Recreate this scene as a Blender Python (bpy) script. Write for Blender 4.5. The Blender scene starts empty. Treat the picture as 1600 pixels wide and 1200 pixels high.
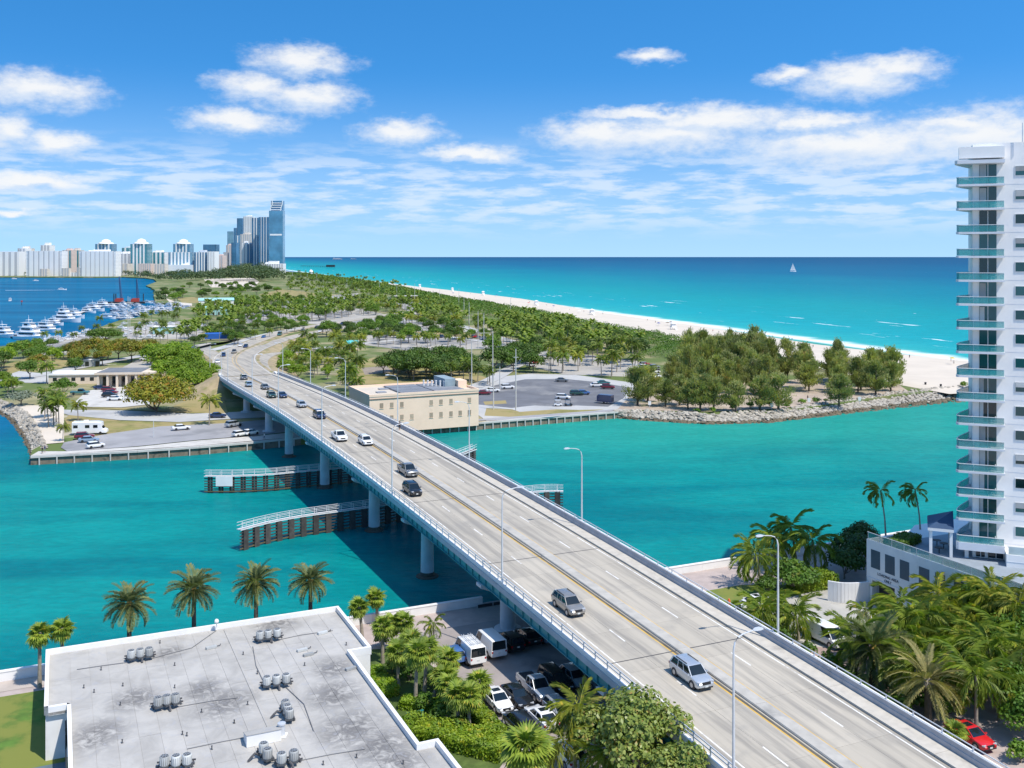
import bpy, math, random
import numpy as np
from mathutils import Vector, Matrix
from mathutils.geometry import tessellate_polygon

SC = bpy.context.scene
COL = SC.collection
R = math.radians
random.seed(7)
RNG = np.random.default_rng(7)

# ------------------------------------------------------------------ camera, sky, sun, exposure
F, CH, HV = 1550.0, 48.0, 401.0          # focal length in photo pixels, camera height (m), horizon row
cam = bpy.data.cameras.new('camera')
cam.sensor_width = 36.0
cam.lens = 36.0 * F / 1600.0
cam.shift_y = -(600.0 - HV) / 1600.0
cam.clip_start, cam.clip_end = 0.5, 200000.0
camo = bpy.data.objects.new('camera', cam)
camo.location = (0, 0, CH)
camo.rotation_euler = (R(90), 0, 0)
COL.objects.link(camo)
SC.camera = camo

SUNV = Vector((0.45, -0.40, 1.0)).normalized()
SUN_EL = math.asin(SUNV.z)
SUN_AZ = math.atan2(SUNV.x, SUNV.y)
sl = bpy.data.lights.new('sun', 'SUN')
sl.energy, sl.angle, sl.color = 4.0, R(0.53), (1.0, 0.94, 0.85)
so = bpy.data.objects.new('sun', sl)
so.rotation_euler = SUNV.to_track_quat('Z', 'Y').to_euler()
so.location = (0, 0, 300)
COL.objects.link(so)

W = bpy.data.worlds.new('World')
SC.world = W
W.use_nodes = True

class NT:
    """small node-tree helper"""
    def __init__(s, nt):
        s.nt = nt; s.n = nt.nodes; s.l = nt.links
    def new(s, t, **kw):
        n = s.n.new(t)
        for k, v in kw.items(): setattr(n, k, v)
        return n
    def put(s, sock, v):
        if isinstance(v, bpy.types.NodeSocket): s.l.new(v, sock)
        elif v is not None:
            if hasattr(sock.default_value, '__len__') and not hasattr(v, '__len__'): v = (v,) * len(sock.default_value)
            if hasattr(v, '__len__') and len(sock.default_value) == 4 and len(v) == 3: v = (*v, 1)
            sock.default_value = v
    def math(s, op, a, b=None, c=None, clamp=False):
        n = s.new('ShaderNodeMath', operation=op, use_clamp=clamp)
        s.put(n.inputs[0], a)
        if b is not None: s.put(n.inputs[1], b)
        if c is not None: s.put(n.inputs[2], c)
        return n.outputs[0]
    def vm(s, op, a, b=None, out=0):
        n = s.new('ShaderNodeVectorMath', operation=op)
        s.put(n.inputs[0], a)
        if b is not None: s.put(n.inputs[1], b)
        return n.outputs[out]
    def sep(s, v):
        n = s.new('ShaderNodeSeparateXYZ'); s.put(n.inputs[0], v); return n.outputs
    def comb(s, x, y, z):
        n = s.new('ShaderNodeCombineXYZ')
        for i, q in enumerate((x, y, z)): s.put(n.inputs[i], q)
        return n.outputs[0]
    def mapr(s, v, a, b, c=0.0, d=1.0, smooth=True):
        n = s.new('ShaderNodeMapRange', interpolation_type='SMOOTHSTEP' if smooth else 'LINEAR', clamp=True)
        for i, q in enumerate((v, a, b, c, d)): s.put(n.inputs[i], q)
        return n.outputs[0]
    def mix(s, f, a, b, blend='MIX'):
        n = s.new('ShaderNodeMix', data_type='RGBA', blend_type=blend)
        s.put(n.inputs[0], f); s.put(n.inputs[6], a); s.put(n.inputs[7], b)
        return n.outputs[2]
    def noise(s, vec, scale, detail=4.0, rough=0.55, dist=0.0, out=0, dims='3D'):
        n = s.new('ShaderNodeTexNoise', noise_dimensions=dims)
        s.put(n.inputs['Vector'], vec); n.inputs['Scale'].default_value = scale
        n.inputs['Detail'].default_value = detail; n.inputs['Roughness'].default_value = rough
        n.inputs['Distortion'].default_value = dist
        return n.outputs[out]
    def ramp(s, f, stops):
        n = s.new('ShaderNodeValToRGB')
        e = n.color_ramp.elements
        while len(e) < len(stops): e.new(0.5)
        for i, (p, c) in enumerate(stops):
            e[i].position = p; e[i].color = (*c, 1)
        s.put(n.inputs[0], f)
        return n.outputs[0]

wn = NT(W.node_tree)
wn.n.clear()
wout = wn.new('ShaderNodeOutputWorld')
bg = wn.new('ShaderNodeBackground'); bg.inputs[1].default_value = 0.15
wn.l.new(bg.outputs[0], wout.inputs[0])
D = wn.new('ShaderNodeTexCoord').outputs['Generated']
dx, dy, dz = wn.sep(D)
sky = wn.new('ShaderNodeTexSky', sky_type='NISHITA', sun_disc=False)
sky.sun_elevation, sky.sun_rotation = SUN_EL, SUN_AZ
sky.altitude, sky.air_density, sky.dust_density, sky.ozone_density = 30, 1.0, 0.2, 3.0
zup = wn.math('MULTIPLY_ADD', wn.math('MAXIMUM', dz, 0.0), 2.0, 0.18)   # a clear, deep tropical sky right down to low angles
wn.l.new(wn.vm('NORMALIZE', wn.comb(dx, dy, zup)), sky.inputs[0])
hs = wn.new('ShaderNodeHueSaturation'); hs.inputs['Saturation'].default_value = 1.34; hs.inputs['Value'].default_value = 1.22; hs.inputs['Hue'].default_value = 0.496
wn.l.new(sky.outputs[0], hs.inputs['Color'])
skyc = wn.mix(wn.math('MULTIPLY', wn.mapr(dz, 0.19, -0.02), 0.68), hs.outputs[0], (2.6, 3.65, 4.5))      # pale sea air low down
az = wn.math('ARCTAN2', dx, dy)
el = wn.math('ARCSINE', dz)
# low thin layer of broken cloud, the same all round the horizon
pl = wn.comb(wn.math('MULTIPLY', az, 8.0), wn.math('MULTIPLY', el, 46.0), 0.37)
wv = wn.noise(wn.comb(wn.math('MULTIPLY', az, 26.0), wn.math('MULTIPLY', el, 60.0), 0.0), 1.0, 5.0, 0.6, out=1)
warp = wn.vm('SUBTRACT', wv, (0.5, 0.5, 0.5))
band = wn.math('MULTIPLY', wn.mapr(el, 0.012, 0.05), wn.mapr(el, 0.125, 0.075))
n1 = wn.noise(wn.vm('ADD', pl, wn.vm('MULTIPLY', warp, (0.12, 0.22, 0.0))), 2.2, 7.0, 0.60)
thin = wn.math('MULTIPLY', wn.mapr(n1, 0.41, 0.62), band)
# cumulus added above the view to whiten the blue sky light
zc = wn.math('MAXIMUM', dz, 0.15)
ov = wn.noise(wn.comb(wn.math('DIVIDE', dx, zc), wn.math('DIVIDE', dy, zc), 0.0), 1.3, 6.0, 0.6)
over = wn.math('MULTIPLY', wn.mapr(ov, 0.50, 0.64), wn.mapr(el, 0.28, 0.40))
# separate fair-weather clouds: azimuth, elevation, half width, half height (radians)
def px2a(u, v, w, h):
    X, Z = (u - 800) / F, (HV - v) / F
    return (math.atan(X), math.asin(Z / math.sqrt(X * X + 1 + Z * Z)), w / F, h / F)
CLOUDS = [px2a(*c) for c in (
    (60, 140, 90, 30), (470, 97, 85, 24), (400, 138, 70, 26), (480, 152, 78, 30), (372, 190, 82, 22), (1015, 88, 42, 14), (1395, 104, 72, 22), (1340, 122, 100, 32), (1230, 118, 46, 14),
    (625, 208, 72, 24), (735, 240, 84, 14), (930, 210, 96, 30), (1110, 190, 170, 26), (1050, 212, 150, 34), (1270, 190, 110, 18), (1330, 228, 190, 40), (1530, 215, 150, 46),
    (1000, 178, 100, 12), (10, 205, 40, 30), (50, 284, 90, 16), (90, 225, 50, 22), (1500, 192, 80, 14), (20, 332, 30, 6),
    (-260, 150, 150, 34), (1900, 140, 150, 40), (-420, 90, 120, 30), (2200, 190, 170, 40))]
co = wn.comb(az, el, 0.0)
cw = wn.vm('ADD', co, wn.vm('MULTIPLY', warp, (0.040, 0.024, 0.0)))
cw2 = wn.vm('ADD', cw, (0.004, 0.0075, 0.0))
def chain(vec):
    cur = None
    for a, e, w, h in CLOUDS:
        q = wn.vm('MULTIPLY', wn.vm('SUBTRACT', vec, (a, e, 0)), (1 / w, 1 / h, 0))
        L = wn.vm('LENGTH', q, out=1)
        cur = L if cur is None else wn.math('SMOOTH_MIN', cur, L, 0.25)
    return wn.math('SUBTRACT', 1.0, cur)
dens, dens2 = chain(cw), chain(cw2)
fine = wn.noise(wn.comb(wn.math('MULTIPLY', az, 60.0), wn.math('MULTIPLY', el, 110.0), 0.2), 1.0, 6.0, 0.65)
dd = wn.math('ADD', dens, wn.math('MULTIPLY', wn.math('SUBTRACT', fine, 0.5), 1.1))
cov = wn.mapr(dd, -0.30, 0.85)
lit = wn.mapr(wn.math('SUBTRACT', dens, dens2), -0.30, 0.30)
ccol = wn.mix(lit, (3.7, 4.15, 4.8), (4.75, 4.8, 4.85))
sk = wn.mix(wn.math('MULTIPLY', thin, 0.62), skyc, (4.2, 4.6, 5.1))
sk = wn.mix(wn.math('MULTIPLY', cov, 0.95), sk, ccol)
sk = wn.mix(wn.math('MULTIPLY', over, 0.9), sk, (4.3, 4.45, 4.7))
wn.l.new(sk, bg.inputs[0])

vs = SC.view_settings
vs.view_transform, vs.look, vs.exposure, vs.gamma = 'Standard', 'None', 0.42, 1.0
vs.use_curve_mapping = False
SC.cycles.use_denoising = True
SC.cycles.max_bounces = 6
SC.cycles.transparent_max_bounces = 8
SC.cycles.caustics_reflective = False
SC.cycles.caustics_refractive = False
SC.cycles.sample_clamp_indirect = 4.0

# ------------------------------------------------------------------ helpers
def P(u, v, z=0.0):
    """the place at height z that the photograph shows at (u, v)"""
    d = F * (CH - z) / (v - HV)
    return Vector(((u - 800) * d / F, d, z))
def PD(u, v, d):
    return Vector(((u - 800) * d / F, d, CH - (v - HV) * d / F))

KIDS = {}
def tag(o, label=None, cat=None, group=None, kind=None):
    if label: o['label'] = label
    if cat: o['category'] = cat
    if group: o['group'] = group
    if kind: o['kind'] = kind
    return o
def thing(name, label, cat, loc=(0, 0, 0), rz=0.0, group=None, scale=1.0):
    o = bpy.data.objects.new(name, None)
    o.location = loc; o.rotation_euler = (0, 0, rz); o.scale = (scale,) * 3
    o.empty_display_size = 0.3
    COL.objects.link(o); KIDS[o.name] = []
    return tag(o, label, cat, group)
def obj(name, me, mats=None, parent=None, loc=None, rot=None, scale=None):
    o = bpy.data.objects.new(name, me)
    if mats is not None and len(me.materials) == 0:
        for m in (mats if isinstance(mats, (list, tuple)) else [mats]): me.materials.append(m)
    if loc is not None: o.location = loc
    if rot is not None: o.rotation_euler = rot
    if scale is not None: o.scale = scale if hasattr(scale, '__len__') else (scale,) * 3
    COL.objects.link(o); KIDS[o.name] = []
    if parent is not None:
        o.parent = parent; KIDS[parent.name].append(o)
    return o
def dup(o, parent=None, loc=None, rz=None, scale=None, label=None, group=None):
    c = o.copy(); COL.objects.link(c); KIDS[c.name] = []
    if parent is not None: c.parent = parent; KIDS[parent.name].append(c)
    for k in KIDS[o.name]: dup(k, c)
    if loc is not None: c.location = loc
    if rz is not None: c.rotation_euler = (c.rotation_euler.x, c.rotation_euler.y, rz)
    if scale is not None: c.scale = scale if hasattr(scale, '__len__') else (scale,) * 3
    if label: c['label'] = label
    if group: c['group'] = group
    return c
def struct(name, me, mats):
    return tag(obj(name, me, mats), kind='structure')

class MB:
    def __init__(s): s.v = []; s.f = []; s.m = []
    def add(s, vs, fs, m=0):
        b = len(s.v); s.v.extend(tuple(q) for q in vs)
        for f in fs: s.f.append(tuple(b + i for i in f)); s.m.append(m)
        return s
    def quad(s, a, b, c, d, m=0): return s.add((a, b, c, d), ((0, 1, 2, 3),), m)
    def obox(s, o, ex, ey, ez, m=0):
        o, ex, ey, ez = Vector(o), Vector(ex), Vector(ey), Vector(ez)
        p = [o, o + ex, o + ex + ey, o + ey]
        p += [q + ez for q in p]
        return s.add(p, ((3, 2, 1, 0), (4, 5, 6, 7), (0, 1, 5, 4), (1, 2, 6, 5), (2, 3, 7, 6), (3, 0, 4, 7)), m)
    def box(s, c, sz, rz=0.0, m=0):
        """box with its bottom centre at c"""
        ca, sa = math.cos(rz), math.sin(rz)
        ex = Vector((ca, sa, 0)) * sz[0]; ey = Vector((-sa, ca, 0)) * sz[1]
        return s.obox(Vector(c) - ex / 2 - ey / 2, ex, ey, (0, 0, sz[2]), m)
    def tube(s, pts, rad, n=6, m=0, cap=True):
        pts = [Vector(p) for p in pts]
        if not hasattr(rad, '__len__'): rad = [rad] * len(pts)
        ring = []
        for i, p in enumerate(pts):
            t = (pts[min(i + 1, len(pts) - 1)] - pts[max(i - 1, 0)]).normalized()
            a = t.cross(Vector((0, 0, 1)) if abs(t.z) < 0.9 else Vector((1, 0, 0))).normalized(); b = t.cross(a)
            ring += [p + (a * math.cos(2 * math.pi * k / n) + b * math.sin(2 * math.pi * k / n)) * rad[i] for k in range(n)]
        fs = [(i * n + k, i * n + (k + 1) % n, (i + 1) * n + (k + 1) % n, (i + 1) * n + k) for i in range(len(pts) - 1) for k in range(n)]
        if cap: fs += [tuple(range(n))[::-1], tuple(range((len(pts) - 1) * n, len(pts) * n))]
        return s.add(ring, fs, m)
    def prism(s, poly, z0, z1, m=0, mtop=None):
        n = len(poly)
        tri = tessellate_polygon([[Vector((p[0], p[1], 0)) for p in poly]])
        area = sum(poly[i][0] * poly[(i + 1) % n][1] - poly[(i + 1) % n][0] * poly[i][1] for i in range(n))
        if area < 0: poly = poly[::-1]; tri = [tuple(n - 1 - i for i in t) for t in tri]
        def up(t):
            a, b, c = (poly[i] for i in t)
            return t if (b[0] - a[0]) * (c[1] - a[1]) - (b[1] - a[1]) * (c[0] - a[0]) > 0 else t[::-1]
        tri = [up(tuple(t)) for t in tri]
        s.add([(p[0], p[1], z1) for p in poly], tri, m if mtop is None else mtop)
        s.add([(p[0], p[1], z0) for p in poly] + [(p[0], p[1], z1) for p in poly],
              [(i, (i + 1) % n, n + (i + 1) % n, n + i) for i in range(n)], m)
        s.add([(p[0], p[1], z0) for p in poly], [t[::-1] for t in tri], m)
        return s
    def flat(s, pts, m=0):
        """a flat or nearly flat polygon facing up"""
        tri = tessellate_polygon([[Vector((p[0], p[1], 0)) for p in pts]])
        out = []
        for t in tri:
            a, b, c = (pts[i] for i in t)
            out.append(tuple(t) if (b[0] - a[0]) * (c[1] - a[1]) - (b[1] - a[1]) * (c[0] - a[0]) > 0 else tuple(t)[::-1])
        return s.add(pts, out, m)
    def lathe(s, c, prof, n=12, m=0):
        c = Vector(c); ring = []
        for r, z in prof: ring += [c + Vector((r * math.cos(2 * math.pi * k / n), r * math.sin(2 * math.pi * k / n), z)) for k in range(n)]
        fs = [(i * n + k, i * n + (k + 1) % n, (i + 1) * n + (k + 1) % n, (i + 1) * n + k) for i in range(len(prof) - 1) for k in range(n)]
        fs += [tuple(range(n))[::-1], tuple(range((len(prof) - 1) * n, len(prof) * n))]
        return s.add(ring, fs, m)
    def strip(s, L, Rr, m=0):
        """ribbon between two rows of points"""
        n = len(L)
        return s.add(list(L) + list(Rr), [(i, n + i, n + i + 1, i + 1) for i in range(n - 1)], m)
    def mesh(s, name, mats=None, smooth=None):
        me = bpy.data.meshes.new(name)
        me.from_pydata([tuple(q) for q in s.v], [], s.f)
        if mats is not None:
            for q in (mats if isinstance(mats, (list, tuple)) else [mats]): me.materials.append(q)
        if any(s.m): me.polygons.foreach_set('material_index', s.m)
        if smooth is not None:
            me.shade_smooth(); me.set_sharp_from_angle(angle=R(smooth))
        me.update()
        return me
def mesh_np(name, V, Q, mats=None, mi=None, smooth=False):
    """mesh from arrays: V (n,3), Q (m,k)"""
    me = bpy.data.meshes.new(name)
    V = np.asarray(V, np.float32); Q = np.asarray(Q, np.int32); k = Q.shape[1]
    me.vertices.add(len(V)); me.vertices.foreach_set('co', V.ravel())
    me.loops.add(Q.size); me.loops.foreach_set('vertex_index', Q.ravel())
    me.polygons.add(len(Q)); me.polygons.foreach_set('loop_start', np.arange(0, Q.size, k, dtype=np.int32))
    if mats is not None:
        for q in (mats if isinstance(mats, (list, tuple)) else [mats]): me.materials.append(q)
    if mi is not None: me.polygons.foreach_set('material_index', np.asarray(mi, np.int32))
    me.update(calc_edges=True)
    if smooth: me.shade_smooth()
    return me

# ------------------------------------------------------------------ materials
MATS = {}
def mat(name, rgb, rough=0.7, amt=0.12, scale=0.6, metal=0.0, rnd=0.0, bump=0.0, bscale=None, spec=None, dirt=None, detail=5.0, coat=0.0, alt=None):
    """plain surface: colour broken up by noise in world space; dirt = (rgb, scale, low, high) stains; alt = (rgb, scale) second natural colour"""
    if name in MATS: return MATS[name]
    m = bpy.data.materials.new(name); m.use_nodes = True
    t = NT(m.node_tree); b = t.n['Principled BSDF']
    pos = t.new('ShaderNodeNewGeometry').outputs['Position']
    base = Vector(rgb)
    n = t.noise(pos, scale, detail, 0.6)
    c = t.mix(t.mapr(n, 0.25, 0.75), base * (1 - amt), base * (1 + amt))
    if alt: c = t.mix(t.mapr(t.noise(pos, alt[1], 5.0, 0.6), 0.37, 0.54), c, alt[0])
    if dirt: c = t.mix(t.mapr(t.noise(pos, dirt[1], 7.0, 0.62, 0.4), dirt[2], dirt[3]), c, dirt[0])
    if rnd:
        r = t.new('ShaderNodeObjectInfo').outputs['Random']
        c = t.mix(1.0, c, t.mix(r, (1 - rnd,) * 3, (1 + rnd,) * 3), 'MULTIPLY')
    t.l.new(c, b.inputs['Base Color'])
    b.inputs['Roughness'].default_value = rough; b.inputs['Metallic'].default_value = metal
    if spec is not None: b.inputs['Specular IOR Level'].default_value = spec
    if coat: b.inputs['Coat Weight'].default_value = coat; b.inputs['Coat Roughness'].default_value = 0.05
    if bump:
        bn = t.new('ShaderNodeBump'); bn.inputs['Strength'].default_value = bump; bn.inputs['Distance'].default_value = 0.1
        t.l.new(t.noise(pos, bscale or scale * 6, 4.0, 0.6), bn.inputs['Height']); t.l.new(bn.outputs[0], b.inputs['Normal'])
    MATS[name] = m
    return m
def leafmat(name, a, b_, yellow=None, scale=0.5, trans=0.25, rough=0.55, rnd=0.25, yamt=(0.58, 0.72)):
    """foliage: two leaf colours in clumps, a few turned leaves, each plant a little different"""
    if name in MATS: return MATS[name]
    m = bpy.data.materials.new(name); m.use_nodes = True
    t = NT(m.node_tree); b = t.n['Principled BSDF']; out = t.n['Material Output']
    pos = t.new('ShaderNodeNewGeometry').outputs['Position']
    n = t.noise(pos, scale, 3.0, 0.7)
    c = t.mix(t.mapr(n, 0.3, 0.7), a, b_)
    if yellow: c = t.mix(t.mapr(t.noise(pos, scale * 1.7, 2.0, 0.6), *yamt), c, yellow)
    r = t.new('ShaderNodeObjectInfo').outputs['Random']
    c = t.mix(1.0, c, t.mix(r, (1 - rnd, 1 - rnd, 1 - rnd * 0.6), (1 + rnd * 1.2, 1 + rnd, 1 + rnd * 0.4)), 'MULTIPLY')
    t.l.new(c, b.inputs['Base Color']); b.inputs['Roughness'].default_value = rough
    b.inputs['Specular IOR Level'].default_value = 0.35
    tr = t.new('ShaderNodeBsdfTranslucent'); t.l.new(t.mix(1.0, c, (1.3, 1.5, 0.6), 'MULTIPLY'), tr.inputs[0])
    mx = t.new('ShaderNodeMixShader'); mx.inputs[0].default_value = trans
    t.l.new(b.outputs[0], mx.inputs[1]); t.l.new(tr.outputs[0], mx.inputs[2]); t.l.new(mx.outputs[0], out.inputs[0])
    MATS[name] = m
    return m
def glassmat(name, rgb, rough=0.06, spec=0.9, metal=0.0, scale=0.25, amt=0.25, rnd=0.0):
    return mat(name, rgb, rough, amt, scale, metal=metal, spec=spec, rnd=rnd)
def paint(name, rgb, rough=0.28, metal=0.0):
    return mat(name, rgb, rough, 0.03, 0.8, metal=metal, coat=0.6)

GRIDA = math.radians(24.6)                    # the street grid: bridge, shore walls and buildings share it
E1 = Vector((math.cos(GRIDA), math.sin(GRIDA), 0))     # across the bridge, to its right
E2 = Vector((-math.sin(GRIDA), math.cos(GRIDA), 0))    # along the bridge, away from the camera

# ------------------------------------------------------------------ water
def water_material():
    m = bpy.data.materials.new('water'); m.use_nodes = True
    t = NT(m.node_tree); b = t.n['Principled BSDF']
    pos = t.new('ShaderNodeNewGeometry').outputs['Position']
    x, y, z = t.sep(pos)
    # metres offshore of the beach line
    off = t.math('DIVIDE', t.math('ADD', t.math('MULTIPLY', t.math('SUBTRACT', x, 210.0), 1149.0), t.math('MULTIPLY', t.math('SUBTRACT', y, 468.0), 377.0)), 1209.0)
    big = t.noise(t.vm('MULTIPLY', pos, (0.0035, 0.0016, 0.0)), 1.0, 4.0, 0.6)
    off2 = t.math('ADD', off, t.math('MULTIPLY', t.math('MULTIPLY', t.math('SUBTRACT', big, 0.5), 1.1), t.math('ADD', 20.0, t.math('MULTIPLY', off, 0.75))))
    lo = t.math('DIVIDE', t.math('LOGARITHM', t.math('MAXIMUM', off2, 1.0), 10.0), 4.2)
    sea = t.ramp(lo, [(0.0, (0.10, 0.42, 0.38)), (0.28, (0.020, 0.33, 0.34)), (0.44, (0.004, 0.285, 0.325)), (0.56, (0.002, 0.248, 0.278)), (0.66, (0.0, 0.178, 0.250)), (0.75, (0.0, 0.112, 0.215)), (0.88, (0.0, 0.074, 0.175)), (1.0, (0.0, 0.064, 0.155))])
    # tidal inlet: turquoise, greener over the shallow bank by the north wall
    n = t.noise(t.vm('MULTIPLY', pos, (0.010, 0.030, 0.0)), 1.0, 6.0, 0.62, 0.6)
    inl = t.mix(t.mapr(n, 0.34, 0.66), (0.0, 0.145, 0.165), (0.004, 0.235, 0.222))
    bank = t.math('MULTIPLY', t.mapr(t.math('ADD', y, t.math('MULTIPLY', n, 40.0)), 225.0, 300.0), t.mapr(x, -45.0, 20.0))
    inl = t.mix(t.math('MULTIPLY', bank, 0.75), inl, (0.022, 0.285, 0.225))
    # bay side: deeper blue
    wob = t.math('MULTIPLY', t.math('SUBTRACT', t.noise(t.vm('MULTIPLY', pos, (0.02, 0.02, 0.0)), 1.0, 3.0), 0.5), 30.0)
    bm = t.math('MULTIPLY', t.mapr(t.math('ADD', x, wob), -95.0, -150.0), t.mapr(t.math('ADD', y, wob), 195.0, 275.0))
    bn_ = t.noise(t.vm('MULTIPLY', pos, (0.0022, 0.012, 0.0)), 1.0, 5.0, 0.6)
    bay = t.mix(t.mapr(bn_, 0.3, 0.7), (0.0, 0.085, 0.19), (0.004, 0.145, 0.275))
    c = t.mix(bm, inl, bay)
    ocean = t.mapr(off, -25.0, 12.0)
    c = t.mix(ocean, c, sea)
    # breakers and wash along the beach, whitecaps farther out
    along = t.math('ADD', t.math('MULTIPLY', x, -0.312), t.math('MULTIPLY', y, 0.95))
    sv = t.comb(t.math('MULTIPLY', off, 0.085), t.math('MULTIPLY', along, 0.011), 0.0)
    br = t.noise(sv, 1.0, 5.0, 0.65)
    zone = t.math('MULTIPLY', t.mapr(off, 22.0, 60.0), t.mapr(off, 190.0, 110.0))
    f1 = t.math('MULTIPLY', t.mapr(br, 0.635, 0.69), zone)
    wash = t.mapr(t.math('ADD', off, t.math('MULTIPLY', t.math('SUBTRACT', t.noise(t.comb(0.0, t.math('MULTIPLY', along, 0.05), 0.0), 1.0, 4.0), 0.5), 22.0)), 11.0, -4.0)
    f2 = t.math('MULTIPLY', wash, t.mapr(off, -14.0, -4.0))
    wc = t.noise(t.vm('MULTIPLY', pos, (0.11, 0.035, 0.0)), 1.0, 3.0, 0.7)
    f3 = t.math('MULTIPLY', t.mapr(wc, 0.735, 0.765), t.math('MULTIPLY', t.mapr(off, 40.0, 120.0), 0.8))
    foam = t.math('MAXIMUM', t.math('MAXIMUM', f1, t.math('MULTIPLY', f2, 0.9)), f3)
    c = t.mix(foam, c, (0.82, 0.85, 0.86))
    # wind ripples
    wv = t.noise(t.vm('MULTIPLY', pos, (0.42, 0.85, 0.0)), 1.0, 6.0, 0.62, 0.3)
    wl = t.noise(t.vm('MULTIPLY', pos, (0.05, 0.11, 0.0)), 1.0, 4.0, 0.6)
    h = t.math('ADD', t.math('MULTIPLY', wv, 0.55), t.math('MULTIPLY', wl, 1.6))
    bp = t.new('ShaderNodeBump'); bp.inputs['Strength'].default_value = 0.55; bp.inputs['Distance'].default_value = 0.8
    t.l.new(h, bp.inputs['Height'])
    c = t.mix(1.0, c, t.mix(t.mapr(t.math('ADD', t.math('MULTIPLY', wv, 0.6), t.math('MULTIPLY', wl, 0.4)), 0.35, 0.65), (0.86, 0.87, 0.88), (1.10, 1.10, 1.09)), 'MULTIPLY')  # light and shade of the ripple facets multiplied into the colour
    # body colour scattered back out of the water, with a rough-sea surface reflection over it
    df = t.new('ShaderNodeBsdfDiffuse'); t.l.new(c, df.inputs[0])
    gl = t.new('ShaderNodeBsdfGlossy'); gl.inputs['Roughness'].default_value = 0.09
    lw = t.new('ShaderNodeLayerWeight'); lw.inputs[0].default_value = 0.5
    for n_ in (df, gl, lw): t.l.new(bp.outputs[0], n_.inputs['Normal'])
    fr = t.math('ADD', 0.034, t.math('MULTIPLY', t.math('POWER', lw.outputs['Facing'], 2.0), 0.075))
    ms = t.new('ShaderNodeMixShader'); t.l.new(t.math('MULTIPLY', fr, t.math('SUBTRACT', 1.0, foam)), ms.inputs[0])
    t.l.new(df.outputs[0], ms.inputs[1]); t.l.new(gl.outputs[0], ms.inputs[2]); t.l.new(ms.outputs[0], t.n['Material Output'].inputs[0])
    return m
MATS['water'] = water_material()
wm = MB()
Ys = [-400, 0, 200, 400, 700, 1200, 2500, 6000, 15000, 40000, 120000]
wm.strip([(-120000, y, 0) for y in Ys], [(120000, y, 0) for y in Ys])
struct('water', wm.mesh('water'), MATS['water'])

# ------------------------------------------------------------------ land
ZG = 2.0
def PP(pts, z=ZG): return [P(u, v, z) for u, v in pts]
VEG = [(150, 330), (141, 358), (94, 544), (54, 699), (14, 859), (-73, 1132), (-144, 1398), (-298, 1927), (-545, 2641), (-685, 3034), (-1800, 6000)]
WAT = [(262, 300), (240, 350), (210, 454), (192, 486), (168, 535), (146, 625), (131, 683), (81, 836), (18, 1110), (-92, 1431), (-167, 1617), (-329, 2125), (-587, 2755), (-650, 2990), (-1770, 6000)]
def lin(tab, y):
    ys = [q[1] for q in tab]; xs = [q[0] for q in tab]
    return float(np.interp(y, ys, xs))
g_park = mat('park_ground', (0.28, 0.245, 0.13), 0.95, 0.25, 0.09, alt=((0.10, 0.14, 0.03), 0.03), dirt=((0.40, 0.35, 0.26), 0.05, 0.60, 0.70))
g_lawn = mat('lawn', (0.20, 0.19, 0.055), 0.95, 0.3, 0.25, alt=((0.30, 0.24, 0.10), 0.10))
g_green = mat('green_lawn', (0.075, 0.150, 0.02), 0.95, 0.3, 0.5, alt=((0.17, 0.19, 0.035), 0.2))
g_sand = mat('beach_sand', (0.57, 0.50, 0.41), 0.95, 0.06, 0.05, dirt=((0.50, 0.44, 0.36), 0.08, 0.55, 0.75), bump=0.3, bscale=0.5)
g_road = mat('pale_road', (0.42, 0.415, 0.40), 0.85, 0.10, 0.12, dirt=((0.30, 0.30, 0.295), 0.05, 0.5, 0.72))
g_asph = mat('worn_asphalt', (0.135, 0.138, 0.15), 0.9, 0.18, 0.15, dirt=((0.24, 0.235, 0.23), 0.045, 0.5, 0.68))
g_asph2 = mat('pale_asphalt', (0.30, 0.295, 0.30), 0.9, 0.12, 0.15, dirt=((0.20, 0.20, 0.205), 0.06, 0.52, 0.7))
g_lot = mat('parking_ground', (0.38, 0.355, 0.315), 0.9, 0.14, 0.06, dirt=((0.22, 0.215, 0.21), 0.025, 0.48, 0.62))
g_paver = mat('pink_pavers', (0.40, 0.33, 0.30), 0.85, 0.12, 0.8, dirt=((0.30, 0.25, 0.23), 0.15, 0.55, 0.75))
g_conc = mat('promenade_concrete', (0.50, 0.48, 0.44), 0.85, 0.10, 0.4, dirt=((0.34, 0.32, 0.29), 0.12, 0.55, 0.75))
white_c = mat('white_concrete', (0.74, 0.73, 0.71), 0.7, 0.05, 0.6, dirt=((0.50, 0.48, 0.45), 0.25, 0.62, 0.82))

east = [(lin(VEG, y) + 4, y) for y in (6000, 3034, 2641, 1927, 1398, 1132, 859, 699, 544, 400, 345)]
pk = [(p.x, p.y) for p in PP([(48, 713), (215, 704), (400, 690), (470, 683), (640, 668), (750, 660), (850, 652), (900, 648), (965, 643), (1000, 642), (1100, 648), (1200, 644), (1300, 632), (1400, 618), (1500, 606), (1560, 600)])]
pk += east[::-1]
pk += [(-9000, 6000), (-9000, 2300)]
pk += [(p.x, p.y) for p in PP([(-300, 432.5), (0, 432.5), (150, 433), (190, 432.5), (225, 434), (240, 436), (245, 440), (228, 446), (236, 449), (242, 453), (240, 462), (243, 473), (300, 474), (300, 478), (270, 485),
      (230, 493), (185, 501), (150, 513), (110, 527), (60, 534), (0, 541), (-100, 550), (-300, 560), (-320, 640), (-30, 632), (0, 629), (17, 633), (42, 648), (58, 668), (66, 695), (50, 703)])]
struct('park_ground', MB().prism(pk, -3, ZG).mesh('park_ground'), g_park)
S_ = Vector((-13.1, 127, 0))                     # a point on the south sea wall
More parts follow.
